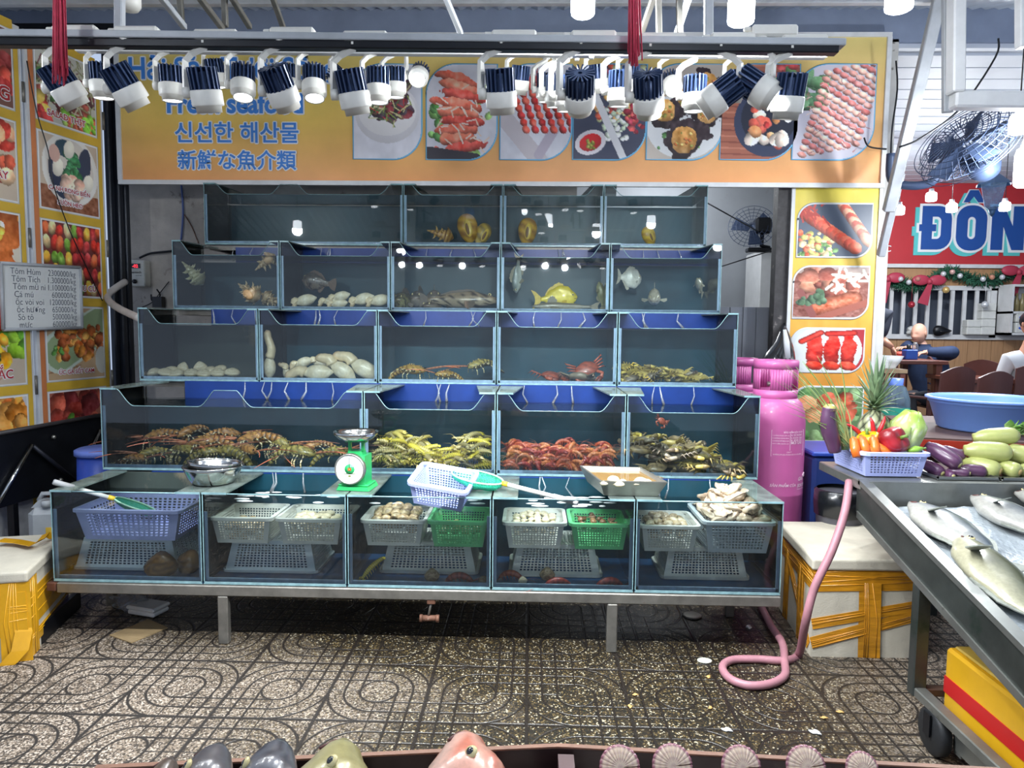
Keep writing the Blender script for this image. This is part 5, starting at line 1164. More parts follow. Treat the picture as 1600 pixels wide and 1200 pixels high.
for (px, py, Y, c, h, lab) in ((626, 470, 4.82, ((96, 92, 54), (150, 146, 100), (36, 34, 28)), 70, 'mottled grouper head at the left of the resting groupers'), (652, 467, 4.86, ((80, 74, 66), (150, 140, 128), None), 80, 'grey grouper facing the viewer, second of the resting groupers'), (679, 466, 4.86, ((96, 88, 78), (160, 150, 136), None), 100, 'grey grouper facing the viewer, beside the spotted one'), (671, 479, 4.78, ((90, 82, 72), (130, 120, 104), None), 60, 'small grouper lying lowest, in front of the grey ones')):
    f = fishroot('grouper', lab, .24, .125 if py < 475 else .07, .11, cg(*c), HP_G, WP_G, fincol='5d5448', mouth=.05); setfish(f, px, py, Y, h, 6, 0, .06)
f = fishroot('pomfret', 'yellow pomfret facing right in the second row from the top', .25, .175, .055, cg((196, 176, 40), (226, 206, 80)), HP_P, WP_P, tail=(.24, .38, .35), dors=(.35, .85, .12), anal=(.5, .86, .14), fincol='c2a738', eye=(.12, .10, .03), mouth=.06); setfish(f, 872, 466, 4.84, 180, 4, 0, .13)
f = fishroot('silver_fish', 'slim silver fish hanging head down left of the pomfret', .22, .075, .05, cg((110, 120, 116), (206, 212, 200)), HP_G, WP_G, tail=(.22, .5, .4), fincol='8f8a76', eye=(.1, .12, .03)); setfish(f, 806, 431, 4.84, -75, 100, 0, .12); f.rotation_euler = turn(12, -86, 20); f.location = at(806, 458, 4.82)
f = fishroot('grey_catfish', 'long grey fish resting on the floor below the pomfret', .40, .06, .06, cg((110, 106, 90), (160, 156, 140)), HP_G, WP_G, tail=(.16, .6, .3), dors=(.25, .4, .8), fincol='77725f', eye=(.08, .16, .015)); setfish(f, 878, 479, 4.80, 4, 0, 0, .2)
f = fishroot('silver_fish', 'dim olive fish upright behind the right glass of the pomfret tank', .17, .06, .04, cg((110, 110, 70), (150, 150, 110)), HP_G, WP_G, fincol='6d6a4c'); f.rotation_euler = turn(0, 80, -20); f.location = at(936, 440, 4.95)
f = fishroot('white_fish', 'pale round fish with open mouth facing right', .16, .135, .07, cg((176, 176, 166), (222, 220, 208)), [(0, .2), (.08, .55), (.3, 1), (.6, .92), (.88, .35), (1, .25)], WP_G, tail=(.2, .4, .2), dors=(.35, .9, .14), anal=(.55, .9, .18), fincol='aaa89a', eye=(.2, .14, .035), mouth=.06); setfish(f, 986, 435, 4.86, 205, -5, 0, .08)
f = fishroot('white_fish', 'pale fish facing the viewer with spread fins and raised tail', .2, .11, .085, cg((160, 154, 136), (216, 210, 196)), HP_G, WP_G, tail=(.3, .4, .2), fincol='b5b09c', eye=(.14, .16, .03), pect=.34, mouth=.06); setfish(f, 1022, 470, 4.80, 80, -22, 0, .0)
f = fishroot('white_fish', 'dim pale fish at the back of the right end tank', .15, .07, .05, cg((130, 128, 110), (170, 168, 150)), HP_G, WP_G, fincol='8f8a78'); setfish(f, 1093, 446, 5.05, 60, 40, 0, .07)
# ---------------------------------------------------------------- spiny lobsters
M_lob = pm('lobster_shell', (1, 1, 1), 0.4, vc=True, noise=(40, .3), coat=.4)
def lobster_tree(c1=(190, 170, 90), c2=(96, 92, 54), band=(38, 34, 26), ant=(140, 66, 44), leg1=(240, 222, 160), leg2=(50, 40, 34), L_=.30, seed=0):
    r = random.Random(seed); root = empty('spiny_lobster'); mb = MB(); secs = []; k = L_
    for i in range(9): t = i / 8; q = .05 + .16 * math.sin(min(1, t * 1.15) * PI * .62) ** .8; secs.append(((k * .46 * t, 0, .01 * k), (0, q * k * .62, 0), (0, 0, q * k * .55)))
    mb.loft(secs, 14, col=lambda t, w: mixc(C(*c1), C(*c2), .5 + .5 * math.sin(t * 21 + 2 * math.cos(3 * w))))
    for i in range(22):
        t = r.uniform(.08, .9); w = r.uniform(.2, PI - .2); q = (.05 + .16 * math.sin(min(1, t * 1.15) * PI * .62) ** .8); p = Vector((k * .46 * t, math.cos(w) * q * k * .62, math.sin(w) * q * k * .55 + .01 * k)); d = Vector((-.5, math.cos(w), math.sin(w))); mb.tube([p, p + d * .03 * k], [.009 * k, .002 * k], 5, col=C(226, 190, 110))
    px, ang = Vector((k * .46, 0, .005 * k)), 0.05; 
    for s in range(6):
        ang += .16; d = Vector((math.cos(ang), 0, -math.sin(ang))); u = Vector((math.sin(ang), 0, math.cos(ang))); h = .088 * k; q = (.125 - .012 * s) * k
        mb.loft([(px, (0, q * .92, 0), u * q * .72), (px + d * h * .5, (0, q, 0), u * q * .80), (px + d * h * .85, (0, q * .98, 0), u * q * .78), (px + d * h * 1.05, (0, q * .86, 0), u * q * .66)], 14, col=lambda t, w: C(*band) if t > .6 and t < .9 else mixc(C(*c1), C(*c2), .4 + .4 * math.sin(5 * w))); px = px + d * h
    for j in range(5):
        a = (j - 2) * .34; d2 = (Matrix.Rotation(a, 3, Vector((math.sin(ang), 0, math.cos(ang)))) @ d); sd = d2.cross(u); mb.loft([(px, sd * .012 * k, u * .006 * k), (px + d2 * .09 * k, sd * .035 * k, u * .008 * k), (px + d2 * .16 * k, sd * .028 * k, u * .004 * k), (px + d2 * .175 * k, sd * .006 * k, u * .002 * k)], 8, col=lambda t, w: mixc(C(*c1), C(*band), t * 1.1 - .2))
    mb.build('body', M_lob, root)
    for s in (-1, 1):
        pts = []; n = 22
        for i in range(n): t = i / (n - 1); pts.append((-.02 * k - 1.05 * k * t * math.cos(.25 + .3 * t), s * (.05 + .28 * t + .1 * t * t) * k, (.05 + .32 * t - .2 * t * t) * k))
        MB().tube(pts, [(.018 * (1 - t_) + .004) * k for t_ in [i / (n - 1) for i in range(n)]], 6, col=lambda t, w: mixc(C(*ant), C(216, 150, 110), .5 + .5 * math.sin(t * 70) if t < .4 else .2)).build('antenna', M_lob, root)
        for q in range(4):
            x = k * (.12 + .09 * q); fl = r.uniform(-.1, .1); a = Vector((x, s * .08 * k, -.03 * k)); b = a + Vector(((-.06 + .05 * q + fl) * k, s * .16 * k, .05 * k)); c = b + Vector(((-.05 + .05 * q + fl) * k, s * .08 * k, -.13 * k)); e = c + Vector((-.02 * k, s * .01 * k, -.08 * k)); n = 18; pts = []
            for i in range(n):
                t = i / (n - 1) * 3; seg = min(2, int(t)); P = (a, b, c, e); pts.append(P[seg].lerp(P[seg + 1], t - seg))
            MB().tube(pts, [(.020 - .012 * i / (n - 1)) * k for i in range(n)], 6, col=lambda t, w: C(*leg1) if math.sin(t * 34) > -.1 else C(*leg2)).build('leg', M_lob, root)
        o = MB().ball((0, 0, 0), .018 * k, 8, 6).build('eye', M_eye, root); o.location = (.03 * k, s * .04 * k, .07 * k)
    return root
LOB = [lobster_tree(seed=1), lobster_tree((206, 150, 84), (120, 80, 50), (60, 40, 30), (160, 70, 46), seed=2, leg1=(230, 214, 170)), lobster_tree((196, 160, 70), (150, 110, 50), (90, 60, 36), (150, 80, 50), seed=3, L_=.26)]
used_l = set()
def put_lob(kind, px, py, Y, heading, label, pitch=0, scale=1.0, roll=0):
    o = LOB[kind] if kind not in used_l else dup(LOB[kind]); used_l.add(kind); tag(o, label, 'lobster', 'spiny lobsters in the tanks'); o.scale = (scale,) * 3; setfish(o, px, py, Y, heading, pitch, math.radians(roll), .12 * scale); return o
for (kd, px, py, Y, hd, pt, sc, lab) in ((0, 462, 706, 3.80, 172, -6, 1.0, 'green and cream spiny lobster showing its striped tail, beside the scale'), (0, 520, 706, 3.82, 215, -4, .8, 'spiny lobster behind the scale pan, legs on the blue floor'),
        (1, 405, 683, 3.95, 10, -10, 1.0, 'golden spiny lobster climbing above the middle of the heap'), (1, 330, 690, 3.88, 20, -6, 1.0, 'orange-backed spiny lobster at the middle of the heap, antennae to the left'), (0, 285, 702, 3.86, 150, 0, .95, 'dark spiny lobster at the left of the heap, legs spread over blue floor'),
        (0, 360, 706, 3.80, -20, -3, .95, 'spotted spiny lobster in front of the heap above the steel bowl'), (1, 255, 678, 4.02, 10, -14, .9, 'spiny lobster half hidden at the back left of the heap'), (1, 210, 716, 3.84, 165, 0, .75, 'small red-brown spiny lobster lying at the left glass'), (0, 430, 690, 3.98, 160, -8, .9, 'spiny lobster behind the striped-tail one'), (1, 300, 672, 4.08, 60, -16, .85, 'spiny lobster reaching up at the back of the heap'),
        (0, 320, 708, 3.78, 200, 4, .8, 'spiny lobster lowest in the heap, just above the left rim of the steel bowl'), (1, 385, 702, 3.84, 140, -5, .85, 'spiny lobster wedged in the heap above the right rim of the steel bowl'), (0, 245, 706, 3.9, 40, -5, .8, 'spiny lobster with pale legs at the left of the heap, behind the small red-brown one'), (1, 350, 676, 4.0, 200, -10, .8, 'spiny lobster on the heap top with antennae to the right'), (0, 445, 704, 3.9, 100, -14, .8, 'spiny lobster facing the viewer behind the striped tail'), (1, 495, 695, 3.98, 30, -12, .75, 'spiny lobster at the back right, above the scale pan')):
    put_lob(kd, px, py, Y, hd, lab, pt, sc)
put_lob(2, 636, 577, 4.30, 172, 'golden spiny lobster at the left of the middle row lobster tank', -4, 1.0); put_lob(2, 704, 585, 4.30, 20, 'small golden spiny lobster in the middle of the middle row lobster tank', 0, .8); put_lob(0, 752, 568, 4.42, 30, 'dark spiny lobster in the right corner of the middle row lobster tank', -15, .8)
# ---------------------------------------------------------------- mantis shrimps, prawns, crabs
def curved(n, L_, bend): # points along an arc
    return [Vector((L_ * (math.sin(bend * (i / (n - 1) - .5)) / bend), 0, L_ * (1 - math.cos(bend * (i / (n - 1) - .5))) / bend * -1)) for i in range(n)]
def mantis_me(c1, c2, seed, bend=1.1):
    r = random.Random(seed); mb = MB(); n = 30; P = curved(n, 1.0, bend); rs = [(.055 + .05 * math.sin(min(1, i / (n - 1) * 1.15) * PI * .75)) * (1 + .10 * (1 if i % 2 else -1)) for i in range(n)]
    mb.tube(P, rs, 12, col=lambda t, w: mixc(C(*c1), C(*c2), .9 if int(t * (n - 1)) % 2 == 0 else .1 + .25 * math.cos(w)), flat=.72)
    e = P[-1]; d = (P[-1] - P[-2]).normalized()
    for j in range(5): a = (j - 2) * .4; q = e + Vector((d.x * .13 * math.cos(a), .13 * math.sin(a), d.z * .13)); mb.tube([e, e.lerp(q, .6), q], [.03, .035, .006], 6, col=C(*c1), flat=.4)
    for j in range(7):
        for s in (-1, 1): i = 5 + j * 3; p = P[i]; mb.tube([p + Vector((0, s * .06, -.04)), p + Vector((-.03, s * .13, -.10)), p + Vector((-.06, s * .12, -.17))], [.016, .012, .004], 5, col=C(*c2) if j > 2 else C(226, 210, 90))
    for s in (-1, 1): mb.tube([P[0] + Vector((.02, s * .04, 0)), P[0] + Vector((-.14, s * .09, -.01)), P[0] + Vector((-.06, s * .12, .02)), P[0] + Vector((.08, s * .1, -.04))], [.02, .03, .022, .006], 6, col=C(*c1)); mb.tube([P[0], P[0] + Vector((-.2, s * .1, .1)), P[0] + Vector((-.42, s * .16, .05))], [.008, .005, .002], 4, col=C(*c2))
    return mb.mesh('mantis_shrimp', M_lob)
ME_MAN = [mantis_me((232, 210, 110), (140, 122, 66), 1), mantis_me((244, 222, 80), (176, 156, 60), 2, .8), mantis_me((196, 180, 126), (104, 94, 62), 3, 1.4), mantis_me((236, 214, 150), (150, 132, 84), 4, .4)]
def heap(T, n, top, frac=(0.02, .98), front=.9):
    """points filling a heap: mostly the visible front and top surface of it"""
    pts = []
    for i in range(n):
        u = random.random(); x = T['x0'] + (T['x1'] - T['x0']) * (frac[0] + (frac[1] - frac[0]) * u); h = top(u)
        if random.random() < .55: y = T['y0'] + random.uniform(.05, .10); z = T['z0'] + .025 + random.random() * max(0, h - .04)
        else: y = T['y0'] + random.uniform(.07, .36); z = T['z0'] + max(.03, h - random.uniform(0, .03))
        pts.append(Vector((x, y, z)))
    return pts
def scatter(meshes, name, label, cat, group, pts, size, tilt=25, var=.15):
    for i, p in enumerate(pts):
        o = link(name, meshes[i % len(meshes)]); k = size * random.uniform(1 - var, 1 + var); place(o, p, turn(random.uniform(-tilt, tilt), random.uniform(-tilt, tilt), random.choice((0, 180)) + random.uniform(-60, 60)), k); tag(o, label, cat, group)
T = TANK[1, 1]; scatter(ME_MAN, 'mantis_shrimp', 'yellowish mantis shrimp in the heap right of the green scale', 'mantis shrimp', 'mantis shrimps heaped right of the scale', [Vector((min(max(p.x, T['x0'] + .08), T['x1'] - .08), p.y, p.z)) for p in heap(T, 84, lambda u: .14 + .04 * math.sin(u * 9))], .15, 30)
def prawn_me(c1, c2, seed):
    r = random.Random(seed); mb = MB(); n = 18; P = curved(n, 1.0, 2.1); rs = [.02 + .085 * math.sin(min(1, (i / (n - 1)) * .85 + .12) * PI) ** .8 for i in range(n)]
    mb.tube(P, rs, 10, col=lambda t, w: mixc(C(*c1), C(*c2), .5 + .5 * math.sin(t * 42)))
    for j in range(6):
        for s in (-1, 1): p = P[4 + j * 2]; mb.tube([p, p + Vector((-.03, s * .06, -.12)), p + Vector((-.07, s * .05, -.24))], [.014, .01, .003], 4, col=C(*c1))
    for s in (-1, 1): mb.tube([P[0], P[0] + Vector((-.3, s * .1, .08)), P[0] + Vector((-.65, s * .25, .0))], [.01, .006, .003], 4, col=C(*c1))
    e = P[-1]
    for s in (-1, 0, 1): mb.tube([e, e + Vector((.06, s * .06, -.06)), e + Vector((.1, s * .1, -.12))], [.02, .03, .005], 5, col=C(*c2), flat=.4)
    return mb.mesh('prawn', M_lob)
ME_PR = [prawn_me((196, 96, 56), (150, 56, 44), 1), prawn_me((206, 130, 76), (166, 84, 52), 2), prawn_me((176, 70, 60), (120, 40, 46), 3)]
T = TANK[1, 2]; scatter(ME_PR, 'prawn', 'red-brown prawn in the carpet of prawns above the dip net', 'prawn', 'red prawns covering the tank floor', [Vector((min(max(p.x, T['x0'] + .07), T['x1'] - .07), p.y, p.z)) for p in heap(T, 150, lambda u: .115 + .02 * math.sin(u * 14))], .105, 35)
def crab_tree(c1, c2, seed=0, claws=True):
    r = random.Random(seed); root = empty('crab'); mb = MB()
    mb.ball((0, 0, 0), (.5, .34, .15), 20, 10, col=lambda p: mixc(C(*c1), C(*c2), .5 + .5 * math.sin(9 * p.x + 7 * p.y) * (1 if p.z > 0 else .3)), fn=lambda q, p: Vector((q.x * (1 + .06 * math.sin(8 * math.atan2(p.y, p.x))), q.y * (1 - .2 * abs(p.x)), q.z + (.05 * (1 - p.x ** 2) if p.z > 0 else 0)))); mb.build('carapace', M_lob, root)
    for s in (-1, 1):
        q = MB(); q.tube([(s * .36, -.18, 0), (s * .55, -.34, .02), (s * .42, -.52, .03)], [.07, .075, .09], 8, col=C(*c1)); q.tube([(s * .42, -.50, .03), (s * .28, -.62, .03), (s * .12, -.66, .02)], [.10, .075, .01], 8, col=C(*c2)); q.tube([(s * .38, -.45, .0), (s * .24, -.52, .0), (s * .12, -.58, .01)], [.05, .045, .008], 6, col=C(*c1)); q.build('claw', M_lob, root)
        for j in range(4):
            y = -.06 + .1 * j; MB().tube([(s * .4, y, -.02), (s * (.66 + .03 * j), y + .06 * j, .06), (s * (.82 - .02 * j), y + .12 * j, -.12)], [.045, .035, .008], 6, col=lambda t, w: mixc(C(*c1), C(*c2), t)).build('leg', M_lob, root)
    return root
CR = [crab_tree((214, 192, 104), (140, 122, 74), 1), crab_tree((190, 168, 122), (110, 96, 76), 2), crab_tree((214, 190, 90), (150, 130, 60), 3), crab_tree((176, 90, 66), (120, 60, 50), 4), crab_tree((160, 150, 130), (96, 84, 70), 5)]
ucr = set()
def put_crab(kind, p, rot, size, label, group=None):
    o = CR[kind] if kind not in ucr else dup(CR[kind]); ucr.add(kind); place(o, p, rot, size); tag(o, label, 'crab', group); return o
T = TANK[2, 4]
for p in heap(T, 24, lambda u: .10 - .055 * u, (.06, .80)): p.x = max(p.x, T['x0'] + .07); put_crab(random.choice((0, 2, 2, 4)), p, turn(random.uniform(-25, 45), random.uniform(-20, 20), random.uniform(0, 360)), .115, 'yellow crab in the low heap at the right end of the middle row', 'yellow crabs in the middle row heap')
T = TANK[1, 3]
for p in heap(T, 36, lambda u: .175 - .10 * abs(u - .12) - (.09 if u > .75 else 0) * (u - .75) * 4, (.09, .84)): put_crab(random.choice((0, 1, 1, 4, 2)), p, turn(random.uniform(-20, 50), random.uniform(-20, 20), random.uniform(0, 360)), .135, 'mottled crab in the heap beside the pink gas cylinder', 'mottled crabs heaped in the second row')
put_crab(3, at(917, 577, 4.33), turn(60, -15, 10), .15, 'reddish crab propped up in the right corner, claws raised'); put_crab(4, at(905, 589, 4.30), turn(20, 0, 160), .14, 'pale crab underneath the reddish one'); put_crab(3, at(862, 588, 4.33), turn(15, 5, 40), .15, 'brown crab left of the pair in its corner')
put_crab(3, at(1034, 658, 3.77), turn(80, 30, 20), .055, 'small red crab clinging to the glass high above the mottled heap')
# loose animals on the floors of the bottom tanks
Yb = 3.27
def single(me, name, px, py, rot, size, label, cat, Y=Yb): o = link(name, me); place(o, at(px, py, Y), turn(*rot), size); tag(o, label, cat); return o
single(ME_MAN[1], 'mantis_shrimp', 580, 886, (20, -40, 30), .13, 'yellow mantis shrimp leaning in the corner left of an upturned basket', 'mantis shrimp')
single(ME_CLAMB[1], 'clam', 675, 899, (70, 0, 10), .075, 'round clam alone in front of the upturned basket, below the green basket', 'clam'); single(ME_PR[2], 'prawn', 714, 899, (0, 10, 175), .16, 'dark red prawn right of the round clam on the tank floor', 'prawn'); single(ME_CLAM[1], 'clam', 755, 906, (20, 0, 30), .05, 'small clam at the glass corner right of the dark red prawn', 'clam')
single(ME_PR[0], 'prawn', 798, 895, (0, 0, 170), .14, 'red prawn in the left corner under the net handle', 'prawn', 3.3); single(ME_CLAMB[0], 'clam', 855, 897, (60, 0, 0), .075, 'round clam in front of the upturned basket under the net handle', 'clam'); single(ME_CLAMW[0], 'clam', 817, 907, (70, 0, 20), .045, 'small white shell on the blue floor left of a round clam', 'clam', 3.24)
single(ME_PR[2], 'prawn', 872, 907, (0, 0, 10), .16, 'dark prawn lying before the round clam under the net handle', 'prawn', 3.24); single(ME_PR[2], 'prawn', 950, 907, (0, 5, 190), .16, 'dark prawn in the right corner below the snail basket', 'prawn', 3.25)
# ================================================================ THINGS ON AND AROUND THE TANKS
M_inox = pm('polished_steel', 'c9cac8', 0.16, 1.0, noise=(6, 0.15)); M_inoxb = pm('brushed_steel', 'a9a79f', 0.38, 0.85, noise=(8, 0.2), noise2=(7, '6f675b', 0.66))
def bowl(label, p, r, h, tilt=(0, 0, 0)):
    e = empty('steel_bowl', p, tilt); tag(e, label, 'bowl')
    MB().lathe([(0.0, 0.0), (r * .62, 0.0), (r * .70, h * .06), (r * .84, h * .42), (r * .95, h * .86), (r * .965, h), (r * .95, h), (r * .93, h * .86), (r * .82, h * .44), (r * .68, h * .1), (r * .6, h * .05), (0, h * .05)], 40).build('body', M_inox, e)
    q = MB(); q.tube([(r * .975 * math.cos(a), r * .975 * math.sin(a), h) for a in [2 * PI * i / 40 for i in range(41)]], 0.004, 8); q.build('rolled_rim', M_inox, e); return e
ZT = TIERS[0][1] + 0.009
p = at(334, 765, 3.40); p.z = ZT
bowl('outer one of the two nested steel bowls on the tank edge', p, .142, .085); bowl('inner steel bowl nested in a wider one on the tank edge', p + Vector((.004, 0, .016)), .128, .085, turn(-4, 3, 0))
# green dial scale
M_sg = pm('green_enamel', '2fae62', 0.3, noise=(12, .12), coat=.4); M_dial = pm('dial_face', 'e8ecec', .3); M_ink = pm('black_ink', '1b1d20', .5)
p = at(549, 771, 3.27); p.z = ZT; S = empty('kitchen_scale', p, turn(0, 0, -6)); tag(S, 'green dial scale with a round steel pan standing on the tank edge', 'scale')
q = MB(); q.slab([(-.075, .0, .0), (.085, .0, .0), (.075, .0, .018), (-.065, .0, .018)], (0, .14, 0)); q.box((-.07, .01, .018), (.078, .13, .028), bev=.004)
q.slab([(-.048, .012, .028), (.062, .012, .028), (.062, .012, .165), (-.048, .012, .165)], (0, .1, 0)); q.slab([(-.03, .03, .165), (.045, .03, .165), (.038, .03, .185), (-.025, .03, .185)], (0, .06, 0))
q.build('housing', M_sg, S)
q = MB(); Md = Matrix.Translation((-.004, .012, .105)) @ Matrix.Rotation(PI / 2, 4, 'X')
q.lathe([(0.0, .022), (.066, .022), (.066, .0)], 36, M=Md, smooth=False); q.build('dial', M_dial, S)
q = MB(); q.lathe([(.066, .0), (.0735, .0), (.0735, .024), (.069, .028), (.066, .024)], 36, M=Md); q.build('dial_ring', M_inoxb, S)
q = MB()
for i in range(40):
    a = 2 * PI * i / 40; l = .006 if i % 5 else .011; M2 = Md @ Matrix.Rotation(a, 4, 'Z'); q.box((.058 - l, -.0006, .022), (.058, .0006, .0226), M=M2)
q.build('scale_marks', M_ink, S)
MB().lathe([(0, .0222), (.024, .0222), (.024, .0232), (0, .0232)], 24, M=Md).build('green_badge', M_sg, S)
MB().box((-.008, -.007, .0232), (.008, .007, .0238), M=Md).build('red_badge', pm('red_badge', 'c23a2a', .4), S); rel_ = text_mesh('V', (-.0075, -.013, .1005), (1, 0, 0), (0, 0, 1), width=.008, bold=.02); rel_.build('badge_letter', pm('yellow_ink', 'e8c840', .5), S)
MB().box((-.006, -.036, .0228), (.006, -.028, .0234), M=Md).box((-.03, -.0225, .0228), (.03, -.020, .0232), M=Md).build('printed_mark', pm('olive_ink', '6c7a3a', .5), S)
MB().box((-.0012, -.01, .0236), (.0012, .055, .0246), M=Md).build('needle', M_ink, S)
q = MB()
for x in (-.022, .042): q.box((x - .007, .04, .185), (x + .007, .054, .232))
q.box((-.04, .032, .225), (.06, .062, .236)); q.build('pan_support', M_sg, S)
MB().lathe([(0, .236), (.06, .236), (.082, .244), (.1, .262), (.106, .276), (.103, .277), (.096, .264), (.08, .249), (.058, .241), (0, .241)], 40, M=Matrix.Translation((.008, .047, 0))).build('pan', M_inox, S)
for x in (-.055, .068): MB().lathe([(0, 0), (.01, 0), (.01, -.0005)], 10, M=Matrix.Translation((x, .02, 0))).build('foot', M_ink, S)
# dip nets
M_net = pm('green_netting', '1fb08c', .6, noise=(40, .2)); M_wp = pm('white_pipe', 'd9dad6', .35, noise=(20, .1)); M_gp = pm('grey_grip', 'a8a9aa', .5); M_yt = pm('yellow_tape', 'e0b92c', .5)
def dipnet(label, centre, rx, ry, hdir, hl, sag, full=True, tilt=None):
    e = empty('dip_net', centre); tag(e, label, 'net'); h = Vector(hdir).normalized(); s = h.cross(Vector((0, 0, 1))).normalized(); n = s.cross(h).normalized()
    ring = [h * rx * math.cos(a) + s * ry * math.sin(a) for a in [2 * PI * i / 36 for i in range(37)]]
    MB().tube(ring, .0045, 8).build('hoop', pm('pale_green_hoop', 'a9d8bc', .35), e)
    q = MB(); K = 9
    def sp(i, a): t = i / K; return (h * rx * math.cos(a) + s * ry * math.sin(a)) * math.sqrt(max(0, 1 - t * t) if t < 1 else 0) * (1) + Vector((0, 0, -sag * (t ** .8) * (1 + .12 * math.sin(5 * a) * t)))
    for i in range(K): q.tube([sp(i, 2 * PI * j / 44) for j in range(45)], .0017, 4, cap=False)
    for j in range(44): q.tube([sp(i, 2 * PI * (j + i * .5) / 44) for i in range(K + 1)], .0015, 4, cap=False); q.tube([sp(i, 2 * PI * (j - i * .5) / 44) for i in range(K + 1)], .0015, 4, cap=False)
    q.build('netting', M_net, e); a = h * rx
    MB().tube([a, a + h * .03], .012, 12).build('collar', M_yt, e); MB().tube([a + h * .02, a + h * hl * .72], .0105, 14).build('handle_tube', M_wp, e); MB().tube([a + h * hl * .68, a + h * hl * .98, a + h * hl], [.0135, .0135, .011], 14).build('grip', M_gp, e); return e
c0 = at(746, 745, 3.36); e1, e2 = at(788, 760, 3.32), at(907, 791, 3.205)
dipnet('green dip net with a white handle lying across the middle tanks', c0, .128, .105, (e2 - e1), (e2 - e1).length, .05)
c1 = at(205, 784, 3.45); e1, e2 = at(199, 771, 3.42), at(126, 750, 3.3)
o = dipnet('green dip net sunk in the big lilac basket, grey handle up', c1 + Vector((.02, 0, -.015)), .10, .12, Vector((e2 - e1)), (e2 - e1).length + .06, .035)
# steel tray with clams in brown water
A, Bq, Cq, D = at(907, 733, 3.58), at(1001, 732, 3.56), at(1041, 764, 3.23), at(938, 766, 3.23); zr = ZT + .072
TR = empty('steel_tray', ((A.x + Cq.x) / 2, 3.40, ZT)); tag(TR, 'square steel tray of brown water on the tank braces', 'tray')
def trayq(P, z, k): c = sum(P, Vector()) / 4; return [Vector((c.x + (q.x - c.x) * k, c.y + (q.y - c.y) * k, z)) for q in P]
P4 = [A, Bq, Cq, D]; R0, R1, R2, R3 = trayq(P4, zr, 1.02), trayq(P4, zr, .97), trayq(P4, ZT + .006, .80), trayq(P4, ZT, .82)
q = MB(); vs = R3 + trayq(P4, zr, 1.02) + trayq(P4, zr + .004, 1.02) + trayq(P4, zr + .003, .95) + R2
fs = [(0, 1, 2, 3)] + [(k * 4 + i, k * 4 + (i + 1) % 4, k * 4 + 4 + (i + 1) % 4, k * 4 + 4 + i) for k in range(4) for i in range(4)] + [(16, 17, 18, 19)]
q.add(vs, fs); rel(q, TR).build('pan', M_inoxb, TR)
q = MB(); W4 = trayq(P4, ZT + .060, .925); q.slab(W4, (0, 0, -.004)); rel(q, TR).build('brown_water', pm('brown_water', '8d6f42', .08, spec=.6), TR)
for i, (px, py, rz, c) in enumerate(((958, 752, 20, 0), (961, 757, -10, 0), (974, 756, 80, 1), (1001, 754, 5, 0), (1009, 757, -5, 0), (994, 758, 0, 1), (968, 760, 10, 1), (944, 758, 60, 2))):
    g = at(px, py, 3.40); t = atz(px, py - 3, ZT + .063); o = link('clam', ME_CLAMW[i % 2]); place(o, t, turn(8, 0, rz), .062 if c == 0 else .048)
    tag(o, ['yellowish clam floating in the steel tray of brown water', 'white clam in the steel tray of brown water', 'pinkish clam at the left end of the steel tray'][c], 'clam', ['yellowish clams in the steel tray', 'white clams in the steel tray', None][c])
# ---- under and around the stand
p = atz(232, 958, .0); e = empty('takeaway_box', p, turn(0, 0, -16)); tag(e, 'white foam takeaway box lying under the tank stand', 'box')
MB().box((-.085, -.055, .004), (.085, .055, .03), bev=.008).build('bottom', M_wp, e); MB().box((-.09, -.06, .031), (.09, .06, .052), bev=.008).build('lid', M_wp, e)
M_clear = glassmat('clear_plastic_bag', haze=.25, hazecol=(.6, .6, .62), rough=.15, bump=(20, .6))
p = atz(200, 953, .0); q = MB(); rr_ = random.Random(3); q.ball((0, 0, .045), (.09, .06, .05), 18, 10, fn=lambda a, b: a * (1 + .25 * math.sin(7 * b.x + 5 * b.y + 4 * b.z))); o = q.build('plastic_bag', M_clear); o.location = p; tag(o, 'crumpled clear plastic bag beside the foam takeaway box', 'bag')
cbs = [atz(x, y, .006) for x, y in ((171, 992), (232, 967), (262, 980), (205, 1004))]; q = MB(); q.slab(cbs, (0, 0, -.005)); o = q.build('cardboard_sheet', pm('wet_cardboard', '8f7a58', .8, noise=(9, .25))); tag(o, 'flat piece of brown cardboard on the floor under the stand', 'cardboard')
p = atz(1101, 1032, .004); o = MB().ball((0, 0, 0), (.034, .026, .007), 20, 8).build('shell_plate', pm('white_shell', 'd6d6c4', .4)); o.location = p; tag(o, 'white oval shell lying on the wet floor left of the hose', 'shell')
p = atz(1081, 962, .004); e = empty('floor_drain', p); tag(e, 'round metal floor drain under the tank stand', 'drain'); MB().lathe([(0, 0), (.05, 0), (.05, .004), (.04, .006), (0, .006)], 24).build('cover', M_steel, e)
M_scrap = pm('food_scrap', 'c9a060', .6, noise=(30, .3))
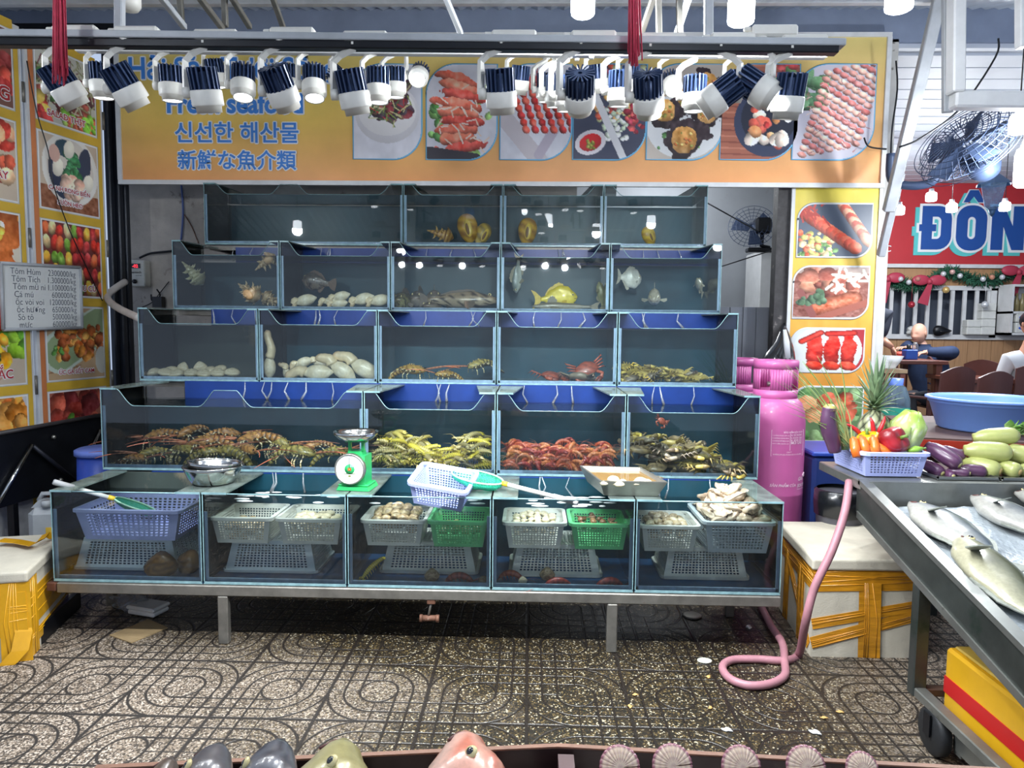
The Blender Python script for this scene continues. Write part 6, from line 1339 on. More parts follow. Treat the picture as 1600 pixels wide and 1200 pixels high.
for (px, py, s, lab) in ((1107, 1057, .014, 'orange scrap near the white oval shell on the wet floor'), (985, 1104, .014, 'orange scrap on the wet floor, left of the other scraps'), (1110, 1106, .012, 'orange scrap on the wet floor below the hose'), (1137, 1140, .02, 'curled pale scrap on the wet floor before the scallop table'), (1288, 1121, .013, 'orange scrap on the wet floor between hose and trolley wheel'), (1275, 1144, .022, 'white scrap on the wet floor near the trolley wheel'), (1313, 1112, .014, 'whitish scrap beside an orange one near the trolley'), (1170, 979, .022, 'white scrap beneath the right end of the tank stand'), (993, 1085, .012, 'small orange scrap on the tiles in front of the right leg')):
    o = MB().ball((0, 0, 0), (s, s * .6, s * .25), 10, 6, fn=lambda a, b: a * (1 + .3 * math.sin(5 * b.x + 3 * b.y))).build('floor_scrap', M_scrap if 'orange' in lab else M_wp); o.location = atz(px, py, .004); o.rotation_euler = (0, 0, px); tag(o, lab, 'scrap')
# pink hose: from the counter down to the floor, a loop, and off behind the stand
M_hose = pm('pink_hose', 'a4737c', .45, noise=(14, .15))
K = [at(1327, 752, 3.15), at(1320, 800, 3.05), at(1300, 860, 2.98), at(1272, 920, 2.96), at(1258, 975, 2.97)] + [atz(x, y, .018) for x, y in ((1248, 1022), (1225, 1032), (1185, 1030), (1145, 1031), (1129, 1042), (1140, 1060), (1170, 1071), (1205, 1068), (1226, 1055), (1226, 1034))] + [Vector((0, 0, .022)) + atz(x, y, .02) for x, y in ((1222, 1012), (1205, 985), (1190, 955), (1180, 935))]
def smooth(P, n=6):
    P = [Vector(p) for p in P]
    out = []
    for i in range(len(P) - 1):
        a, b, c, d = P[max(i - 1, 0)], P[i], P[i + 1], P[min(i + 2, len(P) - 1)]
        for k in range(n):
            t = k / n; out.append(.5 * ((2 * b) + (c - a) * t + (2 * a - 5 * b + 4 * c - d) * t * t + (3 * b - a - 3 * c + d) * t ** 3))
    return out + [P[-1]]
o = MB().tube(smooth(K), .0175, 12).build('water_hose', M_hose); tag(o, 'pink hose hanging from the fish counter and looping on the wet floor', 'hose')
# ---- temperature controller, plug and pipe on the peeling wall
p = at(222, 428, 5.72); M_ctrl = pm('controller_case', 'd3d3cb', .45, noise=(10, .1)); e = empty('temperature_controller', (p.x, 5.75, p.z)); tag(e, 'white temperature controller box with red digits on the peeling wall', 'controller')
MB().box((-.085, -.09, -.105), (.055, 0, .105), bev=.008).build('case', M_ctrl, e)
MB().box((-.07, -.094, .04), (.022, -.0905, .078)).build('display', pm('dark_display', '1d2733', .2), e)
text_mesh('-02', (-.042, -.0955, .046), (1, 0, 0), (0, 0, 1), width=.045, bold=.02).build('red_digits', emat('red_led', 'ff3b4a', 2.2), e)
text_mesh('Keentech', (-.075, -.0915, .0), (1, 0, 0), (0, 0, 1), width=.1, bold=.015).build('lettering', M_ink, e); text_mesh('WWW 1002', (-.02, -.0915, -.02), (1, 0, 0), (0, 0, 1), width=.05).build('small_lettering', M_ink, e)
MB().tube([(-.025, -.09, -.065), (-.025, -.105, -.065)], .017, 16).build('knob', M_black, e)
o = MB().tube(smooth([at(245, 452, 5.66), at(250, 462, 5.7), at(238, 470, 5.7), at(236, 460, 5.7)]), .006, 8).box(*[tuple(min(a, b) for a, b in zip(at(238, 480, 5.66), at(258, 464, 5.72))), tuple(max(a, b) for a, b in zip(at(238, 480, 5.66), at(258, 464, 5.72)))]).build('plug_adapter', M_black); tag(o, 'black plug hanging below the temperature controller', 'plug')
M_wrap = pm('wrapped_pipe', 'c7bfb9', .6, noise=(7, .2), bump=(14, .5))
o = MB().tube(smooth([at(196, 440, 5.2), at(178, 452, 5.08), at(168, 462, 5.0), at(172, 472, 4.9), at(186, 482, 4.75), at(200, 489, 4.6), at(218, 497, 4.35)]), [.024] * 37, 12).build('water_pipe', M_wrap); tag(o, 'bent white wrapped pipe running into the left end of the middle row', 'pipe')
for pts, r, mt, lab, Y in (([(218, 403), (235, 396), (262, 393), (285, 390)], .009, M_black, 'black cable curving from the controller to the tanks', 5.7), ([(283, 285), (286, 330), (283, 375)], .008, pm('blue_cable', '4a5f9a', .5), 'blue cable hanging down the peeling wall', 5.72), ([(288, 335), (300, 355), (310, 380)], .004, M_rusty, 'thin brown wire beside the blue cable', 5.73), ([(222, 480), (238, 472), (252, 455), (264, 440)], .004, M_black, 'thin black wire below the controller', 5.72)):
    o = MB().tube(smooth([at(x, y, Y) for x, y in pts]), r, 8).build('cable', mt); tag(o, lab, 'cable')
K = [on_leaf(x, y, .03) for x, y in ((42, 95), (50, 140), (60, 185), (75, 235), (84, 290), (105, 350), (120, 385), (160, 470))]
o = MB().tube(smooth(K), .004, 6).build('cable', M_black); tag(o, 'thin black cable dangling across the menu doors', 'cable')
# ---- red string tassels
M_red = pm('red_string', 'b5304a', .7, noise=(40, .3))
for (px, y0, y1, Y, lab) in ((93, -60, 130, 1.98, 'red string tassel hanging at the left in front of a spotlight'), (990, -60, 103, 1.98, 'red string tassel hanging before the platter photo')):
    a, b = at(px, y0, Y), at(px + 2, y1, Y); q = MB(); rr_ = random.Random(px)
    for i in range(34):
        w = 2 * PI * i / 34; r0 = .016 * math.sqrt(rr_.random()); l = rr_.uniform(.86, 1.02); q.tube([a + Vector((r0 * .8 * math.cos(w), r0 * math.sin(w), 0)), a.lerp(b, .6) + Vector((r0 * 1.1 * math.cos(w), r0 * math.sin(w), 0)), a.lerp(b, l) + Vector((r0 * 1.3 * math.cos(w), r0 * math.sin(w), 0))], .0021, 4)
    q.tube([a, a + Vector((0, 0, .12))], .003, 5); o = q.build('red_tassel', M_red); tag(o, lab, 'tassel')
# ---- left: dark folded stall panel, jerrycan, blue barrel, foam box
PL = empty('steel_stall_panel', on_leaf(70, 800, .1)); tag(PL, 'black folded steel stall panel with chrome struts standing under the menu doors', 'panel')
P = [on_leaf(-40, 688, .10), on_leaf(161, 650, .10), on_leaf(163, 742, .10), on_leaf(125, 757, .12), on_leaf(-40, 806, .14)]
rel(MB().slab(P, nrm * -.04), PL).build('sheet', M_black, PL)
for a, b, m, nm in (((50, 695), (-5, 790), M_inox, 'chrome_strut'), ((156, 672), (121, 750), M_inox, 'chrome_strut'), ((52, 697), (119, 752), pm('dark_strut', '2a2c36', .4, .4), 'dark_strut')):
    rel(MB().tube([on_leaf(*a, .135), on_leaf(*b, .15)], .013, 8), PL).build(nm, m, PL)
q = MB(); q.tube([on_leaf(-40, 684, .11), on_leaf(161, 648, .11)], .014, 6); rel(q, PL).build('top_edge', pm('dark_trim', '3a3638', .5), PL)
for x, y in ((84, 683), (95, 750)): rel(MB().ball(on_leaf(x, y, .125), .014, 8, 6), PL).build('bolt', M_inoxb, PL)
for (x) in (20, 110):
    b = on_leaf(x, 800, .12); rel(MB().box((b.x - .02, b.y - .02, 0), (b.x + .02, b.y + .02, b.z + .05)), PL).build('leg', M_black, PL)
p = atz(74, 860, .0); p = Vector((at(74, 800, 3.95).x, 3.98, 0)); J = empty('jerrycan', p, turn(0, 0, 15)); tag(J, 'white plastic jerrycan with a yellow label behind the foam box', 'jerrycan')
zt_j = at(74, 778, 3.95).z; M_jc = pm('cloudy_plastic', 'a9adb0', .4, noise=(8, .15))
q = MB(); q.box((-.10, -.08, 0), (.10, .08, zt_j - .05), bev=.035); q.slab([(-.09, -.03, zt_j - .055), (.09, -.03, zt_j - .055), (.05, -.03, zt_j - .01), (-.05, -.03, zt_j - .01)], (0, .06, 0)); q.build('body', M_jc, J)
q = MB(); q.tube([(-.06, 0, zt_j - .02), (-.04, 0, zt_j + .02), (.03, 0, zt_j + .02), (.06, 0, zt_j - .02)], .013, 8); q.build('handle', M_jc, J); MB().lathe([(0, zt_j + .0), (.026, zt_j), (.026, zt_j + .035), (0, zt_j + .035)], 16, M=Matrix.Translation((.0, -.055, -.045))).build('cap', M_jc, J)
MB().box((.0, -.0845, zt_j - .30), (.07, -.0805, zt_j - .16)).build('yellow_label', M_ylw, J)
p = at(150, 740, 4.15); e = empty('blue_barrel', (p.x - .02, 4.25, 0)); tag(e, 'blue plastic barrel half hidden behind the left end of the tanks', 'barrel')
zt_b = at(150, 706, 4.15).z; M_bb = pm('blue_barrel_plastic', '3350b0', .4, noise=(6, .15)); M_bl = pm('pale_blue_lid', '6f86d8', .4)
MB().lathe([(0, 0), (.13, 0), (.14, .05), (.145, zt_b * .5), (.135, zt_b - .03), (0, zt_b - .03)], 28).build('body', M_bb, e); MB().lathe([(0, zt_b + .01), (.13, zt_b + .01), (.15, zt_b), (.15, zt_b - .03), (.137, zt_b - .031)], 28).build('lid', M_bl, e)
# foam boxes
M_foam = pm('white_foam', 'c9c2b0', .8, noise=(14, .12), noise2=(20, '8a7f70', .70), bump=(120, .15)); M_tape = pm('amber_tape', 'c98a22', .22, noise=(5, .25), stretch=(1, 1, 5), bump=(9, .5), coat=.5)
M_tapeY = pm('yellow_packing_tape', 'e0a51c', .25, noise=(6, .2), coat=.5, bump=(8, .4))
def foambox(label, corner, dx, dy, h, lid, tapes, name='foam_box', ground=None, lw=.012):
    """corner: front corner on the floor; dx, dy: edge vectors; tapes: list of (face, u0, v0, u1, v1, slant)"""
    e = empty(name, corner); tag(e, label, 'box'); dx, dy = Vector(dx), Vector(dy); q = MB(); hb = h - lid
    q.slab([(0, 0, 0), dx, dx + dy, dy], (0, 0, hb)); q.build('tub', M_foam, e)
    ex, ey = dx.normalized() * lw, dy.normalized() * lw; q = MB(); q.slab([-ex - ey + Vector((0, 0, hb)), dx + ex - ey + Vector((0, 0, hb)), dx + ex + dy + ey + Vector((0, 0, hb)), dy - ex + ey + Vector((0, 0, hb))], (0, 0, lid)); o = q.build('lid', M_foam, e); b_ = o.modifiers.new('b', 'BEVEL'); b_.width = .012; b_.segments = 3
    for (fc, u0, v0, u1, v1, w) in tapes:
        o_, r_, n_ = ((Vector(), dx, -dy.normalized()) if fc == 'f' else (dy, -dy, -dx.normalized()) if fc == 'l' else (dx, dy, dx.normalized()))
        a, b = o_ + r_ * u0 + Vector((0, 0, hb * v0)), o_ + r_ * u1 + Vector((0, 0, hb * v1)); d = (b - a).normalized(); s = n_.cross(d); off = n_ * .003
        q = MB(); q.slab([a - s * w / 2 + off, b - s * w / 2 + off, b + s * w / 2 + off, a + s * w / 2 + off], n_ * -.0025)
        k = random.Random(int(u0 * 99 + v0 * 77))
        for i in range(4): t = k.uniform(-.4, .4) * w; q.tube([a + s * t + off, a.lerp(b, .5) + s * (t + k.uniform(-.15, .15) * w) + off, b + s * (t * .6) + off], .0022, 5)
        q.build('tape_strip', M_tape, e)
    return e
c = atz(1266, 1026, 0); c2 = atz(1419, 1028, 0); d_ = atz(1214, 945, 0)
foambox('white foam box with amber tape standing between the tanks and the fish counter', c, (c2 - c) * 1.0 + Vector((.06, 0, 0)), d_ - c, at(1266, 872, c.y).z, .055, [('f', 0, .90, 1, .93, .12), ('f', .48, 0, .46, .86, .14), ('f', 0, .16, 1, .52, .055), ('f', 0, .38, 1, .62, .05), ('l', 0, .9, 1, .9, .12), ('l', .12, 1, .95, .1, .06), ('l', .3, 0, .32, .9, .09), ('l', .75, 0, .72, .9, .11)])
c = atz(46, 1032, 0); d_ = atz(100, 962, 0); dxv = Vector((-.62, -.17, 0))
fb = foambox('white foam box wrapped in yellow tape at the left border of the floor', c + dxv, -dxv, (d_ - c) * 1.15, at(46, 892, c.y).z, .05, [('f', 0, .55, 1, .6, .2), ('f', .3, 0, .3, 1, .2), ('f', .93, 0, .93, 1, .12), ('r', 0, .6, 1, .6, .17), ('r', .0, .2, 1, .2, .06), ('r', .12, 0, .12, 1, .1)])
for m in fb.children:
    if m.name.startswith('tape_strip') : m.data.materials[0] = M_tapeY
K = [atz(20, 885, .33), atz(36, 845, .335)]; zl = c.z + at(46, 892, c.y).z
q = MB(); P = [at(-6, 846, 3.3), at(20, 848, 3.3), at(45, 853, 3.25), at(58, 846, 3.3), at(66, 836, 3.38), at(78, 842, 3.4)]; W_ = Vector((.0, .055, .0))
for a, b in zip(P[:-1], P[1:]): q.slab([a, b, b + W_, a + W_], (0, 0, -.003))
o = q.build('loose_tape', M_tapeY); tag(o, 'loop of loose yellow tape on the lid of the left foam box', 'tape')
q = MB(); P = [at(36, 948, 3.02), at(44, 985, 2.99), at(38, 1015, 2.97), at(20, 1035, 2.95), at(-6, 1055, 2.93)]; 
for a, b in zip(P[:-1], P[1:]): q.slab([a + Vector((-.045, -.02, 0)), b + Vector((-.045, -.02, 0)), b + Vector((.02, 0, 0)), a + Vector((.02, 0, 0))], (.002, -.003, 0))
o = q.build('loose_tape', M_tapeY); tag(o, 'torn yellow tape strip hanging down before the left foam box', 'tape')
a, b = atz(48, 1014, 0), atz(118, 948, 0)
o = MB().slab([a + Vector((.03, 0, 0)), b + Vector((.03, 0, 0)), b + Vector((.03, 0, .09)), a + Vector((.03, 0, .09))], (-.02, -.005, 0)).build('black_board', M_black); tag(o, 'low black board on the floor along the left foam box', 'board')
# ================================================================ FISH COUNTER AT THE RIGHT
XS = 1.43
A = atx(1343, 748, XS); Bq = atx(1600, 1008, XS); yA, zA = A.y, A.z; sl = (A.z - Bq.z) / (A.y - Bq.y)
def cz(y): return zA - (yA - y) * sl
Y0 = 1.55; XR = 3.0; YB = yA + .42
C_ = empty('fish_counter', (XS, yA, 0)); tag(C_, 'sloping steel fish counter filled with ice, flat shelf along its top', 'counter')
def cb(mb, nm, m): return rel(mb, C_).build(nm, m, C_)
M_ice = pm('crushed_ice', 'aab2b7', .25, noise=(30, .15), bump=(40, .9), coat=.4); M_stall = pm('grimy_steel', '8f918c', .36, .75, noise=(6, .3), noise2=(5, '4d4f46', .62))
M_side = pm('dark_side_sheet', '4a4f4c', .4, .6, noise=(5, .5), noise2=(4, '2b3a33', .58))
hs = .15
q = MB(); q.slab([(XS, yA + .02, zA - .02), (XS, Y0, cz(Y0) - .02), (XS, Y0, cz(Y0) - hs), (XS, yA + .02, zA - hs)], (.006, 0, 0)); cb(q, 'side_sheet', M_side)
q = MB(); q.slab([(XS - .006, yA, zA - .022), (XS - .006, Y0, cz(Y0) - .022), (XS - .006, Y0, cz(Y0)), (XS - .006, yA, zA)], (.045, 0, 0)); q.slab([(XS - .006, yA, zA - hs - .02), (XS - .006, Y0, cz(Y0) - hs - .02), (XS - .006, Y0, cz(Y0) - hs + .008), (XS - .006, yA, zA - hs + .008)], (.04, 0, 0)); cb(q, 'side_rail', M_stall)
q = MB(); q.slab([(XS + .02, yA - .03, cz(yA) - .11), (XS + .02, Y0, cz(Y0) - .09), (XR, Y0, cz(Y0) - .09), (XR, yA - .03, cz(yA) - .11)], (0, 0, -.03)); q.box((XS + .03, yA - .035, zA - .13), (XR, yA - .02, zA - .005)); cb(q, 'tray', M_stall)
q = MB(); q.box((XS - .006, yA - .02, zA - .045), (XR, YB, zA - .004), bev=.004); cb(q, 'top_shelf', M_stall)
q = MB(); nI = 46; vs = []; r = random.Random(5)
yi0, yi1 = yA - .09, Y0 + .01
for j in range(nI):
    for i in range(nI):
        x = XS + .04 + (XR - XS - .05) * i / (nI - 1); y = yi0 + (yi1 - yi0) * j / (nI - 1); vs.append((x, y, cz(y) - .062 + .012 * math.sin(x * 17 + y * 9) * math.sin(y * 23 - x * 5) + r.uniform(-.005, .005) - (.02 if j == 0 else 0)))
q.add(vs, [(j * nI + i, (j + 1) * nI + i, (j + 1) * nI + i + 1, j * nI + i + 1) for j in range(nI - 1) for i in range(nI - 1)], smooth=True); o = q.build('crushed_ice', M_ice); tag(o, 'bed of crushed ice in the sloping steel counter', 'ice', kind='stuff')
yl = 2.585; xl = XS + .0; zl = .15
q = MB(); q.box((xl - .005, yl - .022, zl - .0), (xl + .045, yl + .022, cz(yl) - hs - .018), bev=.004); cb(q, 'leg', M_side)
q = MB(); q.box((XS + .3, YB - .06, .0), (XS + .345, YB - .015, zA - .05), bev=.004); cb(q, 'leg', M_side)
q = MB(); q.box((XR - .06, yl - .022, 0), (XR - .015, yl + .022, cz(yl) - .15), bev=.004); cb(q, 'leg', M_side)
q = MB(); q.box((xl, Y0, zl), (xl + .045, yl + .02, zl + .035), bev=.004); cb(q, 'bottom_rail', M_stall)
q = MB(); q.box((xl + .046, yl - .02, zl + .0), (XR - .06, yl + .015, zl + .03), bev=.004); cb(q, 'cross_rail', pm('rusty_rail', '5e463a', .6, .3, noise=(9, .4)))
q = MB(); wy = yl - .13; q.lathe([(0, -.022), (.07, -.022), (.082, -.014), (.082, .014), (.07, .022), (0, .022)], 28, M=Matrix.Translation((xl + .02, wy, .082)) @ Matrix.Rotation(PI / 2, 4, 'Y')); w = cb(q, 'caster_wheel', pm('black_rubber', '15171a', .6))
q = MB(); q.box((xl - .012, wy - .02, .07), (xl - .006, wy + .02, zl)); q.box((xl + .046, wy - .02, .07), (xl + .052, wy + .02, zl)); cb(q, 'caster_fork', M_black)
# basket of vegetables on the shelf
zS = zA - .002
bl, br, bk = atz(1352, 744, zS), atz(1442, 745, zS), atz(1296, 708, zS)
BV = basket('lilac basket of vegetables standing on the corner of the fish counter', .275, .34, .105, 'lilac', 14, 7, .88); cxy = (br + bk) / 2; rzb = math.atan2(br.y - bl.y, br.x - bl.x)
ang = math.radians(1); BV.rotation_euler = (0, 0, ang); f_l = atz(1352, 745, zS); BV.location = f_l + Matrix.Rotation(ang, 3, 'Z') @ Vector((.275 * .44, .34 * .44, 0)); BV.location.z = zS + .003
M_veg = pm('vegetable', (1, 1, 1), .32, vc=True, noise=(22, .15), coat=.3); M_leaf = pm('leaf', (1, 1, 1), .45, vc=True, noise=(30, .2))
def vg(px, py, Y): return at(px, py, Y)
yv = BV.location.y
# pineapple
pb = vg(1366, 662, yv + .07); pb.z = zS + .02; PN = empty('pineapple', pb); tag(PN, 'pineapple with a spiky crown standing in the vegetable basket', 'pineapple'); hP = vg(1366, 640, yv + .07).z - pb.z
q = MB(); nU, nV = 40, 40; rP = .075
def pf(p, t, w):
    d = abs(math.sin((w * 8 + t * 22) / 2)) * abs(math.sin((w * 8 - t * 22) / 2)); k = 1 + .10 * d; return Vector((p.x * k, p.y * k, p.z))
q.lathe([(rP * (math.sin(min(1, max(.02, .08 + .92 * i / nV)) * PI) ** .45 if 0 < i < nV else .25), hP * i / nV) for i in range(nV + 1)], 64, col=lambda t, w: mixc(C(36, 38, 30), C(168, 172, 134), 1.7 * (abs(math.sin((w * 8 + t * 22) / 2)) * abs(math.sin((w * 8 - t * 22) / 2))) ** .6 - .25), fn=pf); q.build('fruit', M_veg, PN)
rr_ = random.Random(2); q = MB()
for i in range(46):
    t = i / 45; w = i * 2.4; el = .15 + 1.25 * t; l = .09 + .10 * t; d = Vector((math.cos(w) * math.cos(el), math.sin(w) * math.cos(el), math.sin(el))); s = d.cross(Vector((0, 0, 1))).normalized(); b = Vector((math.cos(w) * .022 * (1 - t), math.sin(w) * .022 * (1 - t), hP - .005 + .075 * t)); P = []
    for k in range(5): u = k / 4; P.append((b + d * l * u + Vector((0, 0, -.035 * u * u * (1 - t) + .01 * u)), s * .013 * (1 - u ** 1.6) + s * .0008, (s.cross(d)) * .003 * (1 - u * .8)))
    q.loft(P, 6, col=lambda tt, ww, t=t: mixc(C(150, 172, 130), C(88, 118, 84), .3 + .5 * tt + .2 * math.sin(t * 40)))
q.build('crown', M_leaf, PN)
# napa cabbage
cb_ = vg(1409, 690, yv + .0); cb_.z = zS + .05; NC = empty('napa_cabbage', cb_, turn(4, 8, 0)); tag(NC, 'pale green napa cabbage standing upright in the vegetable basket', 'cabbage'); hC = vg(1409, 640, yv).z - cb_.z
for k in range(7):
    w0 = k * 2.4; q = MB(); n_, m_ = 12, 12; vs = []; cs = []
    for j in range(m_):
        v = j / (m_ - 1); rad = (.030 + .047 * math.sin(min(1, v * 1.05) * PI * .62)) * (1 - .09 * (6 - k) / 6) * (1 - .55 * max(0, v - .72) / .28)
        for i in range(n_):
            u = i / (n_ - 1) - .5; a = w0 + u * 2.3; rf_ = 1 + .09 * math.sin(u * 26 + k) * v * abs(u) * 2; vs.append((math.cos(a) * rad * rf_, math.sin(a) * rad * rf_, hC * (v * (1 - .25 * abs(u) ** 2 * v)))); vein = abs(math.sin(u * 16 + 3 * v)) < .22 or abs(u) < .08 * (1.2 - v); cs.append(mixc(mixc(C(222, 228, 190), C(166, 196, 84), v * 1.2 - .05), C(232, 238, 210), .8 if vein else 0))
    q.add(vs, [(j * n_ + i, j * n_ + i + 1, (j + 1) * n_ + i + 1, (j + 1) * n_ + i) for j in range(m_ - 1) for i in range(n_ - 1)], smooth=True, col=cs); o = q.build('leaf', M_leaf, NC); s_ = o.modifiers.new('t', 'SOLIDIFY'); s_.thickness = .003
MB().ball((0, 0, hC * .45), (.055, .055, hC * .44), 16, 10, col=C(190, 210, 130)).build('heart', M_leaf, NC)
def pepper(label, p, r, c, rot=(0, 0, 0), lobes=4):
    e = empty('bell_pepper', p, rot); tag(e, label, 'bell pepper'); q = MB()
    q.ball((0, 0, 0), (r, r, r * .92), 36, 18, col=lambda v: mixc(C(*c), C(*[x * .78 for x in c]), .5 + .5 * math.cos(lobes * math.atan2(v.y, v.x))), fn=lambda a, b: Vector((a.x, a.y, a.z)) * (1 + .09 * math.cos(lobes * math.atan2(b.y, b.x)) * (1 - abs(b.z)) ** .5) + Vector((0, 0, -.30 * r * max(0, b.z) ** 6)))
    q.build('flesh', M_veg, e); MB().tube([(0, 0, r * .55), (0, .004, r * .8), (.006, .006, r * 1.05)], [.010, .007, .008], 8, col=C(110, 140, 60)).build('stem', M_leaf, e); return e
pepper('big red bell pepper lying at the front rim of the vegetable basket', vg(1396, 689, yv - .10), .066, (166, 30, 40), turn(60, 30, 10)); pepper('yellow bell pepper behind the carrots in the vegetable basket', vg(1357, 690, yv - .05), .058, (236, 186, 12), turn(10, -15, 0))
for i, (px, py, dx, lab) in enumerate(((1335, 694, 0, 'carrot at the left end of the carrot row in the basket'), (1349, 692, -10, 'carrot pointing up, second from the left of the carrot row'), (1353, 700, -55, 'carrot lying in front of the others under the yellow pepper'), (1366, 692, 0, 'carrot next to the yellow pepper, third along the row'), (1373, 699, -50, 'carrot lying towards the red bell pepper'))):
    e = empty('carrot', vg(px, py, yv - .12), turn(-28, dx, 0)); tag(e, lab, 'carrot'); MB().tube([(0, 0, -.06), (0, 0, -.02), (0, 0, .022), (0, 0, .032)], [.017, .021, .018, .008], 14, col=lambda t, w: mixc(C(232, 120, 40), C(206, 96, 30), .5 + .5 * math.sin(t * 30))).build('root', M_veg, e); MB().tube([(0, 0, .03), (0, 0, .037)], .006, 8, col=C(120, 100, 50)).build('stem', M_leaf, e)
e = empty('eggplant', vg(1296, 672, yv - .06)); tag(e, 'eggplant standing on end in the left of the vegetable basket', 'eggplant')
MB().tube(smooth([(.03, 0, -.10), (.018, 0, -.05), (0, 0, 0), (-.008, 0, .06), (-.004, 0, .10)], 5), [.02 + .016 * math.sin(min(1, .15 + i / 20) * PI * .8) for i in range(21)], 18, col=lambda t, w: mixc(C(62, 38, 62), C(88, 54, 84), .5 + .5 * math.cos(w))).build('fruit', M_veg, e); MB().lathe([(0, .118), (.014, .118), (.026, .106), (.030, .09), (.024, .088)], 14, M=Matrix.Translation((-.004, 0, 0)), col=C(176, 168, 96)).build('cap', M_veg, e)
for (x, y, rz, lab) in ((1311, 672, 65, 'red chili leaning at the left of the yellow pepper'), (1376, 668, -30, 'red chili standing behind the red bell pepper'), (1364, 671, 10, 'short red chili behind the yellow pepper')):
    e = empty('chili', vg(x + (26 if x < 1320 else 0), y, yv - .02), turn(0, rz * -.8, 0)); tag(e, lab, 'chili'); MB().tube([(0, 0, -.04), (.002, 0, 0), (0, 0, .035), (-.006, 0, .055)], [.009, .0105, .008, .002], 10, col=C(196, 36, 44)).build('fruit', M_veg, e); MB().tube([(0, 0, -.055), (0, 0, -.038)], [.003, .007], 6, col=C(90, 120, 50)).build('stem', M_leaf, e)
e = empty('green_chili', vg(1431, 702, yv - .12), turn(0, 75, 0)); tag(e, 'light green chili at the right front corner of the vegetable basket', 'chili'); MB().tube([(0, 0, -.035), (0, 0, 0), (.004, 0, .03)], [.008, .016, .007], 12, col=C(150, 196, 70)).build('fruit', M_veg, e); MB().tube([(.004, 0, .03), (.006, 0, .045)], .004, 6, col=C(110, 140, 60)).build('stem', M_leaf, e)
q = MB(); rr_ = random.Random(8); base = vg(1322, 686, yv - .04); LG = empty('lemongrass', base); tag(LG, 'bunch of lemongrass fanning out to the left from the vegetable basket', 'lemongrass')
for i in range(34):
    tx, ty = rr_.uniform(1206, 1315), rr_.uniform(555, 662)
    if (tx - 1206) + (662 - ty) < 30: continue
    tip = vg(tx, ty, yv - .04 + rr_.uniform(-.1, .12)) - base; b0 = Vector((rr_.uniform(-.02, .03), rr_.uniform(-.02, .02), -.03)); mid = b0.lerp(tip, .5) + Vector((.02, 0, .02)); q.tube(smooth([b0, mid, tip], 4), [.0045, .0042, .004, .0036, .0032, .0028, .002, .0012, .0006], 5, col=lambda t, w, i=i: mixc(C(196, 196, 130), C(106, 140, 74), t * 1.3 - .1 + .1 * (i % 3)), flat=.5)
q.build('blades', M_leaf, LG); MB().tube([(.0, 0, -.045), (-.012, 0, .0), (-.04, 0, .06)], [.022, .022, .012], 12, col=C(110, 140, 90)).build('stalk_bundle', M_leaf, LG)
# trays with eggplants and zucchinis
M_tray = pm('thin_steel_tray', 'a2a49f', .3, .9)
t1, t2 = atz(1444, 752 - 10, zS), atz(1540, 752 - 8, zS)
def tray(label, xa, xb, ya, yb): e = empty('flat_tray', ((xa + xb) / 2, ya, zS)); tag(e, label, 'tray'); q = MB(); q.box((xa, ya, zS), (xb, yb, zS + .006), bev=.002); q.box((xa, ya, zS + .006), (xb, ya + .006, zS + .014)); q.box((xa, ya, zS + .006), (xa + .006, yb, zS + .014)); q.box((xb - .006, ya, zS + .006), (xb, yb, zS + .014)); rel(q, e).build('sheet', M_tray, e)
tray('thin steel tray under the eggplants on the counter shelf', t1.x, t2.x, yA + .01, yA + .38); tray('thin steel tray under the pale squashes on the counter shelf', t2.x + .01, t2.x + .75, yA + .01, yA + .38)
def gourd(name, label, cat, head, tail, Yh, Yt, r, cols, M_=None, capc=(176, 170, 110), neck=.75, group=None):
    a, b = at(*head, Yh), at(*tail, Yt); e = empty(name, a); tag(e, label, cat, group); d = b - a; n = 15
    pts = [d * (i / (n - 1)) for i in range(n)]; rs = [r * max(.25, (1 - abs(1 - 2 * (i / (n - 1)) ** neck) ** 3.2)) ** .5 for i in range(n)]
    MB().tube(pts, rs, 20, col=lambda t, w: mixc(C(*cols[0]), C(*cols[1]), .5 + .5 * math.sin(w * 9 + t * 3) * .6)).build('fruit', M_ or M_veg, e)
    u = d.normalized(); MB().tube([-u * .004, -u * .012 + u * .02, u * .03], [r * .35, r * .5, r * .3], 10, col=C(*capc)).build('stem_end', M_veg, e); return e
eg = ((74, 44, 70), (104, 62, 96)); ys = yA + .08
for i, (h, t, yh, yt, r, lab) in enumerate((((1500, 727), (1448, 695), ys - .02, ys + .1, .036, 'big purple eggplant lying across the others'), ((1508, 716), (1468, 700), ys + .1, ys + .16, .028, 'dark eggplant with a round end behind the big one'), ((1473, 740), (1440, 722), ys, ys + .1, .028, 'eggplant at the left end under the big one'), ((1541, 738), (1500, 733), ys, ys + .03, .03, 'eggplant at the right end of the eggplant tray'), ((1515, 740), (1480, 735), ys - .03, ys + .02, .022, 'small eggplant tip in front under the big one'), ((1490, 744), (1470, 738), ys - .03, ys + .06, .02, 'smallest eggplant peeping out at the bottom of the tray'))):
    gourd('eggplant', lab, 'eggplant', h, t, yh, yt, r, eg)
zc = ((192, 194, 124), (170, 178, 100))
